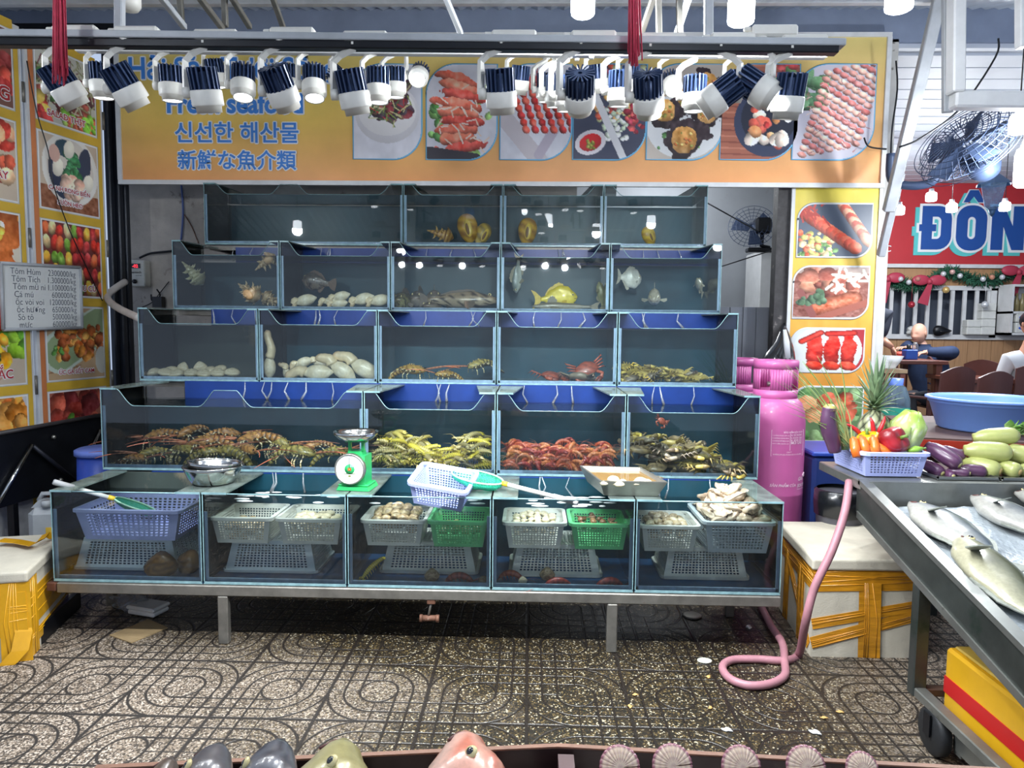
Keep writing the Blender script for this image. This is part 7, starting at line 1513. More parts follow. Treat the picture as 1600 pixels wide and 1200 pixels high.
for i, (h, t, yh, yt, r, lab) in enumerate((((1520, 684), (1592, 680), ys + .18, ys + .12, .040, 'pale green squash at the very top of its pile'), ((1506, 703), (1580, 708), ys + .1, ys + .04, .046, 'long pale squash in the middle of the pile'), ((1506, 722), (1563, 737), ys + .1, ys - .01, .042, 'pale squash at the bottom left of the pile, its cut end in front'), ((1618, 716), (1572, 706), ys + .05, ys + .12, .045, 'greenish squash at the right of the middle one'), ((1560, 727), (1594, 738), ys + .06, ys - .02, .036, 'short squash at the bottom, second from the left'), ((1588, 735), (1624, 738), ys + .03, ys - .0, .036, 'squash cut by the right border, bottom of the pile'))):
    gourd('squash', lab, 'squash', t, h, yt, yh, r, zc, capc=(206, 176, 110))
BC = empty('leafy_greens', vg(1586, 672, ys + .2)); tag(BC, 'bunch of round green leaves above the pale squashes', 'greens'); rr_ = random.Random(4)
for i in range(22):
    w = rr_.uniform(0, 6.3); el = rr_.uniform(.2, 1.3); d = Vector((math.cos(w) * math.cos(el), -abs(math.sin(w)) * math.cos(el), math.sin(el))); s = d.cross(Vector((0, 0, 1))).normalized(); l = rr_.uniform(.05, .085); b = Vector((rr_.uniform(-.05, .06), rr_.uniform(-.02, .02), rr_.uniform(-.03, .01)))
    MB().loft([(b + d * l * u, s * .024 * math.sin(min(1, u * .9 + .12) * PI), s.cross(d) * .003) for u in (0, .25, .5, .75, .98)], 8, col=lambda t, w_: mixc(C(196, 214, 150), C(110, 156, 74), t * 1.4)).build('leaf', M_leaf, BC)
# fish on the ice
nt_ = Vector((0, -sl, 1)).normalized(); ux = Vector((1, 0, 0)); uy = nt_.cross(ux)
def icept(px, py, lift=.0):
    d = ray(px, py); p0 = Vector((0, yA, zA - .055 + lift)); n = nt_; t = (p0 - CP).dot(n) / d.dot(n); return CP + d * t
def icefish(label, snout, tail, H_, W_, cols, flip=1, **kw):
    a, b = icept(*snout, .03), icept(*tail, .03); xax = (b - a); L_ = xax.length; xax.normalize(); yax = nt_ * flip; zax = xax.cross(yax)
    f = fishroot('trevally', label, L_, H_, W_, cg(*cols), HP_P, WP_P, 'fish', fincol='8d9187', tail=(.2, .45, .35), dors=(.4, .85, .12), anal=(.5, .85, .1), eye=(.1, .10, .028), mouth=.03, group='silver fish on the ice', **kw)
    M = Matrix((xax, yax, zax)).transposed(); f.rotation_euler = M.to_euler(); f.location = a; return f
sv = ((84, 96, 104), (176, 174, 166)); gv = ((82, 86, 60), (170, 166, 140))
icefish('silver fish on ice nearest the sloping side of the counter, head to the back', (1421, 786), (1570, 880), .20, .085, sv, -1); icefish('silver fish at the back of the ice bed, right of the first', (1517, 776), (1670, 850), .18, .085, sv, -1)
icefish('olive-backed fish in front with its eye up, lying over another', (1494, 838), (1640, 985), .19, .09, gv, -1); icefish('dark fish tip at the right border of the ice bed', (1585, 770), (1700, 800), .13, .07, ((90, 92, 88), (170, 168, 160)), -1)
# yellow box on the lower rails
c = Vector((XS + .13, 2.55, .075)); e = empty('yellow_box', c); tag(e, 'yellow box with a red stripe wrapped in clear film under the fish counter', 'box'); z1 = at(1475, 1010, 2.55).z - .075
xl_ = at(1475, 1060, 2.55).x; e.location = (xl_, 2.55, .075); M_yb = pm('yellow_card', 'd8a41e', .35, noise=(4, .15), coat=.4); M_rb = pm('red_stripe', 'b52222', .4); M_lime = pm('lime_stripe', 'd3cf10', .4)
MB().box((0, -.9, 0), (.55, 0, z1), bev=.01).build('carton', M_yb, e)
MB().box((-.003, -.895, z1 * .40), (.0, -.005, z1 * .62)).build('red_band', M_rb, e); MB().box((-.003, -.895, z1 * .03), (.0, -.005, z1 * .15)).build('lime_band', M_lime, e)
q = MB(); q.box((.02, -.5, z1 + .001), (.54, -.02, z1 + .012), bev=.004); q.build('flap', pm('pale_yellow_flap', 'c9a94e', .3, noise=(6, .3), coat=.6, bump=(10, .6)), e); MB().box((.08, -.88, z1 + .001), (.54, -.52, z1 + .05), bev=.012).build('lid', pm('amber_lid', 'a8761e', .3, noise=(6, .3), coat=.6, bump=(8, .6)), e); MB().box((.2, -.51, z1 + .013), (.54, -.30, z1 + .03), bev=.004).build('red_label', M_rb, e)
q = MB(); q.box((XS + .05, 1.75, .045), (XR - .1, 1.79, .073)); q.box((XS + .05, 2.35, .045), (XR - .1, 2.39, .073)); q.box((XS + .046, 1.75, .06), (XS + .06, 2.39, .15)); cb(q, 'lower_rack', M_stall)
# ---- behind the counter: work table, red crates, basin, water bottle, gas cylinders
M_gas = pm('pink_cylinder_paint', 'c25f9c', .42, noise=(5, .18), noise2=(7, '7d3a5f', .70), stretch=(1, 1, .6), coat=.2)
def cylinder(label, x, y, r, zt, text=True):
    e = empty('gas_cylinder', (x, y, 0), turn(0, 0, 0)); tag(e, label, 'gas cylinder'); zb = zt - .20
    prof = [(0, .0), (r * .8, 0), (r * .8, .03), (r * .9, .035), (r, .09), (r, zb * .49), (r * 1.004, zb * .492), (r * 1.004, zb * .5), (r, zb * .502), (r, zb - .16), (r * .97, zb - .10), (r * .86, zb - .045), (r * .66, zb - .01), (r * .4, zb + .004), (0, zb + .005)]
    MB().lathe(prof, 40).build('body', M_gas, e)
    q = MB(); rc = r * .72; n = 48; z0, z1 = zb - .03, zt; vs = []; k = 0
    q.lathe([(rc * .98, z0), (rc, z0 + .06)], n); q.lathe([(rc, zt - .05), (rc, zt - .006), (rc * .985, zt), (rc * .97, zt - .006), (rc * .97, zt - .05)], n)
    for i in range(n):
        if (i % 12) in (3, 4, 5, 6): continue
        a0, a1 = 2 * PI * i / n, 2 * PI * (i + 1) / n; q.add([(rc * math.cos(a0), rc * math.sin(a0), z0 + .06), (rc * math.cos(a1), rc * math.sin(a1), z0 + .06), (rc * math.cos(a1), rc * math.sin(a1), zt - .05), (rc * math.cos(a0), rc * math.sin(a0), zt - .05)], [(0, 1, 2, 3)], smooth=True)
    o = q.build('guard_collar', M_gas, e); s_ = o.modifiers.new('t', 'SOLIDIFY'); s_.thickness = .005
    MB().tube([(0, 0, zb), (0, 0, zb + .07)], .022, 12).tube([(-.05, 0, zb + .06), (.05, -.02, zb + .06)], .014, 10).build('valve', M_inoxb, e)
    if text:
        def wrap(mb): mb.v = [tuple(Vector((math.sin(v[0] / r) * (r + .002 - v[1]), -math.cos(v[0] / r) * (r + .002 - v[1]), v[2]))) for v in mb.v]; return mb
        M_wi = pm('pale_pink_ink', 'ecd3e2', .5)
        wrap(text_mesh('SẢN PHẨM CỦA', (-.085, 0, .545 * zb), (1, 0, 0), (0, 0, 1), width=.155, bold=.02, shear=.2)).build('lettering', M_wi, e)
        wrap(text_mesh('GAS', (.085, 0, .573 * zb), (1, 0, 0), (0, 0, 1), width=.055, bold=.03, shear=.3)).build('lettering', M_wi, e); wrap(text_mesh('SOUTH', (.080, 0, .540 * zb), (1, 0, 0), (0, 0, 1), width=.088, bold=.035, shear=.3)).build('lettering', M_wi, e); wrap(text_mesh('Natural Energy', (.08, 0, .527 * zb), (1, 0, 0), (0, 0, 1), width=.08)).build('lettering', M_wi, e)
        q = MB()
        for a in (0, .5, 1.0, 1.5): q.tube([(.155 + .012 * math.cos(a * 3 + i * .5), -.0, .592 * zb + .012 * math.sin(a * 3 + i * .5) + .006 * a) for i in range(6)], .003, 4)
        wrap(q).build('flame_mark', M_wi, e)
        x0, x1, za, zb2 = -.085, .125, .70 * zb, .83 * zb; q = MB()
        for (a, b, c_, d) in ((x0, za, x1, za + .002), (x0, zb2, x1, zb2 + .002), (x0, za, x0 + .002, zb2), (x1 - .002, za, x1, zb2), (x0, za + .032, x1, za + .034), (.018, za + .034, .02, zb2 - .016)): q.box((a, -.0005, b), (c_, .0005, d))
        wrap(q).build('notice_border', M_wi, e); wrap(text_mesh('BẢO HIỂM HỎA HOẠN', (-.02, 0, zb2 - .013), (1, 0, 0), (0, 0, 1), width=.13, bold=.02)).build('lettering', M_wi, e)
        for j, (tl, tr) in enumerate((('1. KHÔNG ĐƯỢC SƠN LẠI', '4. SỬ DỤNG'), ('2. KHÔNG DÙNG BÌNH', '5. KHÓA VAN'), ('3. KHÔNG ĐỂ BÌNH NƠI', '6. KHI CÓ'), ('NGUY HIỂM, NGUỒN LỬA', 'MÙI GAS'))):
            wrap(text_mesh(tl, (x0 + .006, 0, zb2 - .03 - j * .0155), (1, 0, 0), (0, 0, 1), width=.09, bold=.015)).build('lettering', M_wi, e); wrap(text_mesh(tr, (.024, 0, zb2 - .03 - j * .0155), (1, 0, 0), (0, 0, 1), width=.08, bold=.015)).build('lettering', M_wi, e)
        wrap(text_mesh('CHÚ Ý', (.0, 0, za + .021), (1, 0, 0), (0, 0, 1), width=.03, bold=.015)).build('lettering', M_wi, e); wrap(text_mesh('KHÔNG ĐƯỢC ĐÁNH RƠI VÀ LĂN BÌNH', (x0 + .012, 0, za + .007), (1, 0, 0), (0, 0, 1), width=.18, bold=.015)).build('lettering', M_wi, e)
    return e
xa, xb = at(1178, 700, 3.98).x, at(1272, 700, 3.98).x
cylinder('big pink gas cylinder with white printed notice beside the tanks', (xa + xb) / 2, 4.16, (xb - xa) / 2 + .005, at(1230, 563, 4.1).z).rotation_euler = turn(0, 0, 6)
cylinder('second pink gas cylinder half hidden behind the tank wall', at(1158, 600, 4.75).x, 4.78, .155, at(1165, 560, 4.7).z, False)

q = MB(); p = at(1212, 560, 5.1)
for i in range(5): q.tube(smooth([at(1225, 505, 5.255), at(1218 + i * 3, 535, 5.12), at(1200 + i * 8, 565, 5.0), at(1196 + i * 9, 600, 4.95)], 4), [.006, .012, .02, .03, .034, .04, .044, .046, .048, .05, .05, .05, .048], 8, flat=.4)
o = q.build('black_bag', pm('black_plastic', '1b1d22', .25, coat=.6)); tag(o, 'black plastic bag hanging behind the gas cylinders', 'bag')
q = MB(); q.tube([at(1226, 515, 5.0), at(1229, 535, 4.98), at(1231, 560, 4.96)], [.012, .022, .02], 8, flat=.4); o = q.build('white_bag_strip', pm('white_plastic', 'cfd2d4', .3)); tag(o, 'strip of white plastic hanging beside the black bag', 'bag')
M_crate = pm('red_crate_plastic', 'a8301f', .45, noise=(8, .3), noise2=(6, '5a3b34', .62)); M_wtop2 = pm('worn_wood_top', '5b4540', .6, noise=(5, .3), stretch=(1, 6, 1), noise2=(4, '7c6a62', .66))
tz = .9; f0, f1 = at(1432, 668, 3.6), at(1600, 620, 4.4)
yf_ = yA + .5; xw = atx
WT = empty('work_table', (2.3, 4.1, 0)); tag(WT, 'worn wooden work table behind the vegetables', 'table'); zW = at(1430, 640, 4.3).z
P0, P1, P2, P3 = at(1375, 636, 4.55), at(1432, 672, 3.62), at(1500, 700, 3.42), at(1640, 640, 4.3)
q = MB(); zW = .96; x0 = at(1385, 640, 4.5).x
q.slab([(x0 + .02, 4.55, zW), (1.98, 3.62, zW), (2.6, 3.46, zW), (3.6, 3.46, zW), (3.6, 4.55, zW)], (0, 0, -.05)); rel(q, WT).build('top', M_wtop2, WT)
rel(MB().slab([(1.975, 3.612, zW - .045), (2.6, 3.452, zW - .045), (2.6, 3.452, zW - .008), (1.975, 3.612, zW - .008)], (0, -.012, 0)), WT).build('red_edge', M_crate, WT)
for x, y in ((2.1, 3.7), (3.4, 3.6), (x0 + .1, 4.45), (3.4, 4.45)): rel(MB().box((x, y, 0), (x + .06, y + .06, zW - .05)), WT).build('leg', M_side, WT)
for k, (dz, lab) in enumerate(((0, 'red plastic crate under the worn table top, upper of two'), (-.11, 'red plastic crate under another one behind the vegetables'))):
    e = empty('red_crate', (2.0, 3.45, zW - .155 + dz)); tag(e, lab, 'crate'); q = MB(); a, b, c_, d = Vector((1.95, 3.60, 0)), Vector((2.55, 3.425, 0)), Vector((2.68, 3.75, 0)), Vector((2.08, 3.95, 0)); zq = zW - .155 + dz
    up = Vector((0, 0, zq)); q.slab([a + up, b + up, c_ + up, d + up], (0, 0, .012))
    for (s, t) in ((a, b), (b, c_), (c_, d), (d, a)):
        n_ = (t - s).normalized().cross(Vector((0, 0, 1))) * -.01
        for (u0, u1, v0, v1) in ((0, 1, .075, .1), (0, 1, .012, .03), (0, .04, .03, .075), (.22, .27, .03, .075), (.47, .53, .03, .075), (.73, .78, .03, .075), (.96, 1, .03, .075)):
            A_, B_ = s.lerp(t, u0) + Vector((0, 0, zq)), s.lerp(t, u1) + Vector((0, 0, zq)); q.slab([A_ + Vector((0, 0, v0)), B_ + Vector((0, 0, v0)), B_ + Vector((0, 0, v1)), A_ + Vector((0, 0, v1))], n_)
    rel(q, e).build('shell', M_crate, e)

pb = at(1545, 640, 3.95); rB = (at(1640, 632, 3.95).x - at(1456, 628, 3.95).x) / 2; e = empty('blue_basin', (at(1548, 640, 3.95).x, 3.95, zW + .002)); tag(e, 'big blue plastic basin on the worn work table', 'basin'); hB = at(1548, 622, 3.95).z - zW; M_basin = pm('blue_basin_plastic', '7da4ee', .35, noise=(5, .06))
MB().lathe([(0, 0), (rB * .76, 0), (rB * .80, .01), (rB * .93, hB - .03), (rB * .955, hB - .028), (rB * .96, hB - .012), (rB * 1.0, hB - .01), (rB, hB), (rB * .93, hB + .002), (rB * .90, hB - .02), (rB * .78, .012), (0, .012)], 56).build('body', M_basin, e)
pj = at(1403, 640, 4.75); e = empty('water_bottle', (pj.x, 4.8, zW - .25)); tag(e, 'big clear blue water bottle behind the pineapple', 'bottle'); M_wb = glassmat('blue_pet', tint=(.52, .72, .88), haze=.22, hazecol=(.35, .5, .62), rough=.06, bump=(12, .5)); zt_w = at(1403, 592, 4.75).z - (zW - .25); rw = (at(1427, 620, 4.75).x - at(1382, 620, 4.75).x) / 2
MB().lathe([(0, 0), (rw, 0), (rw, zt_w - .16), (rw * .96, zt_w - .13), (rw * .7, zt_w - .06), (rw * .45, zt_w - .04), (rw * .45, zt_w - .02)], 28).build('body', M_wb, e); MB().lathe([(rw * .5, zt_w - .045), (rw * .52, zt_w), (0, zt_w)], 20).build('cap', pm('blue_cap', '5f7fd0', .35), e); MB().lathe([(rw * 1.01, zt_w - .3), (rw * 1.01, zt_w - .19)], 28).build('label', pm('teal_label', '2f9d86', .4), e)

o = MB().box((pj.x - .2, 4.62, zW - .29), (pj.x + .6, 5.05, zW - .252)).box((pj.x - .17, 4.65, 0), (pj.x - .12, 4.7, zW - .29)).box((pj.x + .5, 4.65, 0), (pj.x + .55, 4.7, zW - .29)).box((pj.x - .17, 4.97, 0), (pj.x - .12, 5.02, zW - .29)).box((pj.x + .5, 4.97, 0), (pj.x + .55, 5.02, zW - .29)).build('side_bench', M_side); tag(o, 'low dark bench under the water bottle', 'bench')
e = empty('blue_tub', (at(1292, 720, 4.3).x, 4.3, 0)); tag(e, 'blue plastic tub between the pink cylinder and the counter', 'tub'); zt_t = at(1292, 706, 4.1).z; MB().box((-.16, -.2, .0), (.16, .2, zt_t - .03), bev=.02).build('body', pm('dark_blue_plastic', '23366f', .4), e); MB().box((-.17, -.21, zt_t - .029), (.17, .21, zt_t), bev=.008).build('rim', M_bb, e)
e = empty('grey_bin', (at(1325, 800, 3.75).x, 3.85, 0)); tag(e, 'grey bin lined with a bag behind the hose', 'bin'); MB().lathe([(0, 0), (.10, 0), (.125, .6), (.13, .62), (0, .6)], 24).build('body', pm('grey_bin_plastic', '5a5a62', .45, noise=(8, .3)), e); MB().lathe([(.131, .5), (.136, .56), (.134, .63), (.12, .64)], 24).build('liner', pm('black_liner', '14161a', .25, coat=.5), e)
# ================================================================ DINING ROOM
M_chair = pm('brown_chair_plastic', '5d3a36', .4, noise=(6, .15)); M_table = pm('dark_red_wood', '6d3f33', .35, noise=(4, .3), stretch=(1, 6, 1)); M_cloth_n = pm('navy_cloth', '2b3c5e', .8, noise=(18, .2)); M_hum = pm('human_skin', (1, 1, 1), .5, vc=True, sss=.08)
def chair_tree():
    e = empty('dining_chair'); MB().box((-.21, -.20, .42), (.21, .20, .45), bev=.01).build('seat', M_chair, e)
    for x, y in ((-.19, -.18), (.15, -.18), (-.19, .15), (.15, .15)): MB().box((x, y, 0), (x + .04, y + .04, .42), bev=.006).build('leg', M_chair, e)
    q = MB(); n = 9; P = [(-.22 + .44 * i / (n - 1), .20 + .02 * math.sin(PI * i / (n - 1)), .0) for i in range(n)]
    for i in range(n - 1):
        a, b = Vector(P[i]), Vector(P[i + 1]); ha, hb = .84 + .05 * math.sin(PI * i / (n - 1)), .84 + .05 * math.sin(PI * (i + 1) / (n - 1)); d = Vector((0, .06, 0)); t = Vector((0, .018, 0))
        for (u0, u1) in ((.45, .52), (.54, .60), (.62, .68), (.70, .99)) if 0 < i < n - 2 else ((.45, .99),):
            A = a + d * u0 + Vector((0, 0, .42 + (ha - .42) * (u0 - .45) / .55)); B_ = b + d * u0 + Vector((0, 0, .42 + (hb - .42) * (u0 - .45) / .55)); C2 = b + d * u1 + Vector((0, 0, .42 + (hb - .42) * (u1 - .45) / .55)); D2 = a + d * u1 + Vector((0, 0, .42 + (ha - .42) * (u1 - .45) / .55)); q.slab([A, B_, C2, D2], t)
    q.build('backrest', M_chair, e)
    for s in (-1, 1): MB().box((s * .215 - .015, -.16, .62), (s * .215 + .015, .22, .64), bev=.006).box((s * .215 - .012, -.16, .44), (s * .215 + .012, -.13, .62)).build('armrest', M_chair, e)
    return e
CH = chair_tree(); uc = []
def chair(px, pytop, Y, rz, label, sc=1.0):
    o = CH if not uc else dup(CH); uc.append(1); p = at(px, pytop, Y); z = p.z - .88 * sc; place(o, (p.x, Y, ZF), turn(0, 0, rz), ((1, 1, 1) if True else 1)); o.scale = (1, 1, max(.8, min(1.15, (p.z - ZF) / .88))); tag(o, label, 'chair', 'brown plastic chairs in the dining room'); return o
chair(1453, 570, 6.5, 205, 'brown slatted chair at the near table, left of a pair with backs to the viewer'); chair(1508, 577, 6.3, 205, 'brown slatted chair at the near table, right of a pair with backs to the viewer'); chair(1583, 585, 6.0, 205, 'brown slatted chair nearest the right border behind the blue basin')
chair(1500, 546, 7.9, 70, 'brown chair pushed in behind the seated man in navy'); chair(1570, 546, 7.4, 110, 'dark chair turned sideways beside the person in white'); chair(1596, 558, 7.0, 180, 'dark chair under the person in white at the right border')
def dtable(label, x0, x1, y0, y1, z, name='dining_table'):
    e = empty(name, ((x0 + x1) / 2, (y0 + y1) / 2, ZF)); tag(e, label, 'table'); o_ = Vector(e.location); MB().box((x0 - o_.x, y0 - o_.y, z - .04 - ZF), (x1 - o_.x, y1 - o_.y, z - ZF), bev=.005).build('top', M_table, e)
    for x, y in ((x0 + .04, y0 + .04), (x1 - .10, y0 + .04), (x0 + .04, y1 - .10), (x1 - .10, y1 - .10)): MB().box((x - o_.x, y - o_.y, 0), (x + .06 - o_.x, y + .06 - o_.y, z - .04 - ZF)).build('leg', M_table, e)
    MB().box((x0 + .06 - o_.x, y0 + .055 - o_.y, .3), (x1 - .06 - o_.x, y0 + .08 - o_.y, .36)).build('stretcher', M_table, e); return e
zt1 = ZF + .75
a = at(1415, 570, 7.3); dtable('dark red table in front of the seated man in navy', at(1380, 565, 7.5).x, at(1478, 570, 7.4).x, 7.35, 8.15, at(1430, 563, 7.4).z)
a = at(1505, 590, 6.9); dtable('dark red table between the brown chairs, its light top showing', at(1500, 590, 6.9).x, at(1585, 590, 6.9).x, 6.75, 7.5, at(1530, 592, 6.8).z)
# serving shelf with the white bowl
pz = at(1385, 576, 5.75); sx0, sx1 = at(1368, 580, 5.7).x, at(1413, 580, 5.7).x
e = empty('side_table', ((sx0 + sx1) / 2, 5.75, ZF)); tag(e, 'small wooden side table carrying the white bowl by the column', 'table'); q = MB(); q.box((sx0, 5.65, pz.z - .03), (sx1, 6.05, pz.z)); rel(q, e).build('top', pm('pale_worn_wood', '9c8468', .6, noise=(8, .3)), e)
for x in (sx0 + .01, sx1 - .05):
    for y in (5.66, 6.0): rel(MB().box((x, y, ZF), (x + .04, y + .04, pz.z - .03)), e).build('leg', M_table, e)
pb = Vector((at(1394, 570, 5.75).x, 5.8, pz.z)); rb = (at(1415, 560, 5.8).x - at(1373, 560, 5.8).x) / 2; hb = at(1394, 556, 5.8).z - pz.z
e = empty('white_bowl', pb); tag(e, 'large white footed bowl on the side table', 'bowl'); MB().lathe([(0, 0), (rb * .5, 0), (rb * .48, hb * .12), (rb * .72, hb * .45), (rb * .98, hb), (rb * .94, hb), (rb * .66, hb * .45), (0, hb * .2)], 32).build('body', pm('white_china', 'e4e6e6', .2, coat=.4), e)
q = MB(); q.box((-.07, -.05, 0), (.02, .05, .07), bev=.008); o = q.build('tissue_box', M_wp); o.location = (sx0 + .07, 5.72, pz.z); tag(o, 'small white box left of the white bowl', 'box')
# ---- people
def skin_mesh(J, E_, R_, sub=2):
    me = bpy.data.meshes.new('sk'); me.from_pydata(J, E_, []); o = bpy.data.objects.new('sk', me); COL.objects.link(o); m = o.modifiers.new('s', 'SKIN'); m.use_smooth_shade = True
    for i, v in enumerate(me.skin_vertices[0].data): v.radius = (R_[i], R_[i]) if not hasattr(R_[i], '__len__') else R_[i]
    me.skin_vertices[0].data[0].use_root = True; o.modifiers.new('d', 'SUBSURF').levels = sub
    dg = bpy.context.evaluated_depsgraph_get(); r = bpy.data.meshes.new_from_object(o.evaluated_get(dg)); mb = MB(); mb.add([tuple(v.co) for v in r.vertices], [tuple(p.vertices) for p in r.polygons], smooth=True); bpy.data.objects.remove(o); return mb
def head(mb, c, yaw, pitch=0, hair=None, skin=(206, 160, 138)):
    """head ~0.23 m tall with face features; faces -Y before turning"""
    M = Matrix.Translation(c) @ Matrix.Rotation(math.radians(yaw), 4, 'Z') @ Matrix.Rotation(math.radians(pitch), 4, 'X')
    def fn(q, p):
        x, y, z = q; f = max(0, -p.y); x *= 1 - .22 * max(0, -p.z) * (.5 + f * .5); y *= 1 - .08 * max(0, -p.z)
        if p.z < -.2: y -= .010 * f
        w = math.exp(-((p.x / .16) ** 2 + ((p.z + .12) / .22) ** 2)) * f; y -= .022 * w                       # nose
        w = math.exp(-(((abs(p.x) - .36) / .16) ** 2 + ((p.z - .06) / .12) ** 2)) * f; y += .010 * w           # eye sockets
        w = math.exp(-((p.x / .30) ** 2 + ((p.z + .52) / .07) ** 2)) * f; y -= .006 * w                        # lips
        w = math.exp(-((p.x / .28) ** 2 + ((p.z + .85) / .15) ** 2)) * f; y -= .010 * w                        # chin
        w = math.exp(-((p.x / .55) ** 2 + ((p.z - .22) / .08) ** 2)) * f; y -= .005 * w                        # brow
        return Vector((x, y, z))
    def col(p):
        c_ = C(*skin)
        if p.y < -.3 and abs(p.z + .52) < .06 and abs(p.x) < .3: c_ = C(168, 96, 90)
        if p.y < -.3 and abs(p.z - .17) < .035 and .16 < abs(p.x) < .52: c_ = C(96, 72, 60)
        return c_
    mb.ball((0, 0, 0), (.078, .098, .118), 40, 30, col=col, M=M, fn=fn)
    for s in (-1, 1): mb.ball(M @ Vector((s * .079, .008, .0)) - Vector((0, 0, 0)), (.010, .022, .032), 10, 8, col=C(*[v * .95 for v in skin]), M=M.to_3x3().to_4x4())
    return M
def hand(mb, w, d, up, skin, s=1.0):
    """palm and five fingers from wrist w pointing along d"""
    d, up = Vector(d).normalized(), Vector(up).normalized(); sd = d.cross(up).normalized(); up = sd.cross(d)
    mb.loft([(w, sd * .026 * s, up * .018 * s), (w + d * .04 * s, sd * .040 * s, up * .016 * s), (w + d * .085 * s, sd * .042 * s, up * .013 * s), (w + d * .095 * s, sd * .034 * s, up * .009 * s)], 12, col=C(*skin))
    for i, l in enumerate((.062, .072, .066, .052)):
        b = w + d * .088 * s + sd * (.030 - .020 * i) * s; mb.tube([b, b + d * l * .45 * s - up * .006 * s, b + d * l * .8 * s - up * .022 * s, b + d * l * .92 * s - up * .036 * s], [.0092 * s, .0088 * s, .0078 * s, .005 * s], 8, col=C(*skin))
    b = w + d * .03 * s + sd * .034 * s; mb.tube([b, b + d * .025 * s + sd * .024 * s - up * .008 * s, b + d * .055 * s + sd * .030 * s - up * .02 * s], [.012 * s, .010 * s, .007 * s], 8, col=C(*skin))
Yp = 8.45; hc = at(1436, 521, Yp); sk = (212, 164, 142)
PSN = empty('person', (at(1458, 560, Yp).x, Yp, ZF)); tag(PSN, 'bald person in a navy jacket seated at a table in the dining room, leaning left', 'person')
hip = Vector((at(1464, 600, Yp).x, Yp + .05, ZF + .52)); neck = hc + Vector((.055, .02, -.145)); chest = neck + Vector((.07, .02, -.20)); sh = neck + Vector((.03, 0, -.05)); tzt = at(1430, 563, 7.4).z
J = [hip, hip.lerp(chest, .5), chest, neck, neck + Vector((-.03, 0, .07))]; E_ = [(0, 1), (1, 2), (2, 3), (3, 4)]; R_ = [.13, .12, .12, .058, .055]
b = skin_mesh([tuple(v) for v in J], E_, R_); b.c = [C(*sk)] * len(b.v)
Lw, Rw = Vector((hc.x - .10, Yp - .33, tzt + .06)), Vector((hc.x - .16, Yp - .05, tzt + .10))
head(b, hc, -62, 8, skin=sk); hand(b, Lw, (-1, -.4, -.1), (0, 0, 1), sk); hand(b, Rw, (-1, -.5, .1), (0, 0, 1), sk)
for (w, s) in ((Lw, -1), (Rw, 1)): b.tube([w + Vector((.10, .03, .0)), w + Vector((-.01, 0, 0))], [.034, .026], 12, col=C(*sk))
for (dx, x) in ((0, -.08), (0, .1)):
    hp_ = hip + Vector((0, x, -.02)); kn = hip + Vector((-.38, x - .12, .0)); b.tube([hp_, hp_.lerp(kn, .5), kn], [.085, .078, .06], 14, col=C(*sk)); b.tube([kn, Vector((kn.x + .03, kn.y, ZF + .25)), Vector((kn.x + .05, kn.y, ZF + .07))], [.056, .052, .036], 14, col=C(*sk))
rel(b, PSN).build('body', M_hum, PSN)
b = MB(); sx_ = Vector((.72, -.69, 0)); bx_ = Vector((.69, .72, 0)); tp = neck + Vector((.015, 0, .0))
b.loft([(hip + Vector((0, 0, -.10)), sx_ * .20, bx_ * .15), (hip + Vector((0, 0, .05)), sx_ * .215, bx_ * .16), (hip.lerp(chest, .55), sx_ * .225, bx_ * .155), (chest, sx_ * .235, bx_ * .145), (neck + Vector((.035, 0, -.09)), sx_ * .22, bx_ * .12), (neck + Vector((.025, 0, -.035)), sx_ * .13, bx_ * .09), (tp, sx_ * .075, bx_ * .072), (tp + Vector((-.005, 0, .02)), sx_ * .078, bx_ * .075)], 20, cap=False)
for (s_, w_, e_) in ((1, Lw, Vector((hip.x - .10, Yp - .42, tzt + .07))), (-1, Rw, Vector((hip.x - .30, Yp + .10, tzt + .12)))):
    s0 = neck + Vector((.035, 0, -.10)) + sx_ * (.17 * s_); b.ball(s0, .085, 12, 8); b.tube(smooth([s0, s0.lerp(e_, .5) + sx_ * (.03 * s_), e_, e_.lerp(w_, .5), w_ + Vector((.05, .02, .01))], 4), [.085, .084, .082, .08, .078, .076, .074, .072, .07, .068, .066, .064, .06, .057, .054, .05, .048], 14)
rel(b, PSN).build('navy_jacket', M_cloth_n, PSN)
q = MB()
for x in (-.08, .1):
    hp_ = hip + Vector((0, x, -.02)); kn = hip + Vector((-.38, x - .12, .0)); q.tube([hp_ + Vector((.06, 0, 0)), hp_, hp_.lerp(kn, .5), kn, Vector((kn.x + .03, kn.y, ZF + .3)), Vector((kn.x + .05, kn.y, ZF + .12))], [.09, .1, .09, .075, .065, .06], 14)
rel(q, PSN).build('trousers', pm('grey_cloth', '3a3d45', .8), PSN)
for x in (-.08, .1): kn = hip + Vector((-.33, x - .12, .0)); rel(MB().ball((kn.x - .05, kn.y, ZF + .045), (.12, .045, .045), 14, 8), PSN).build('shoe', M_black, PSN)
ch = chair(1474, 600, Yp, 90, 'brown chair the person in navy sits on'); ch.location = (hip.x + .02, Yp + .05, ZF); ch.scale = (1, 1, .95); ch.rotation_euler = turn(0, 0, -90)
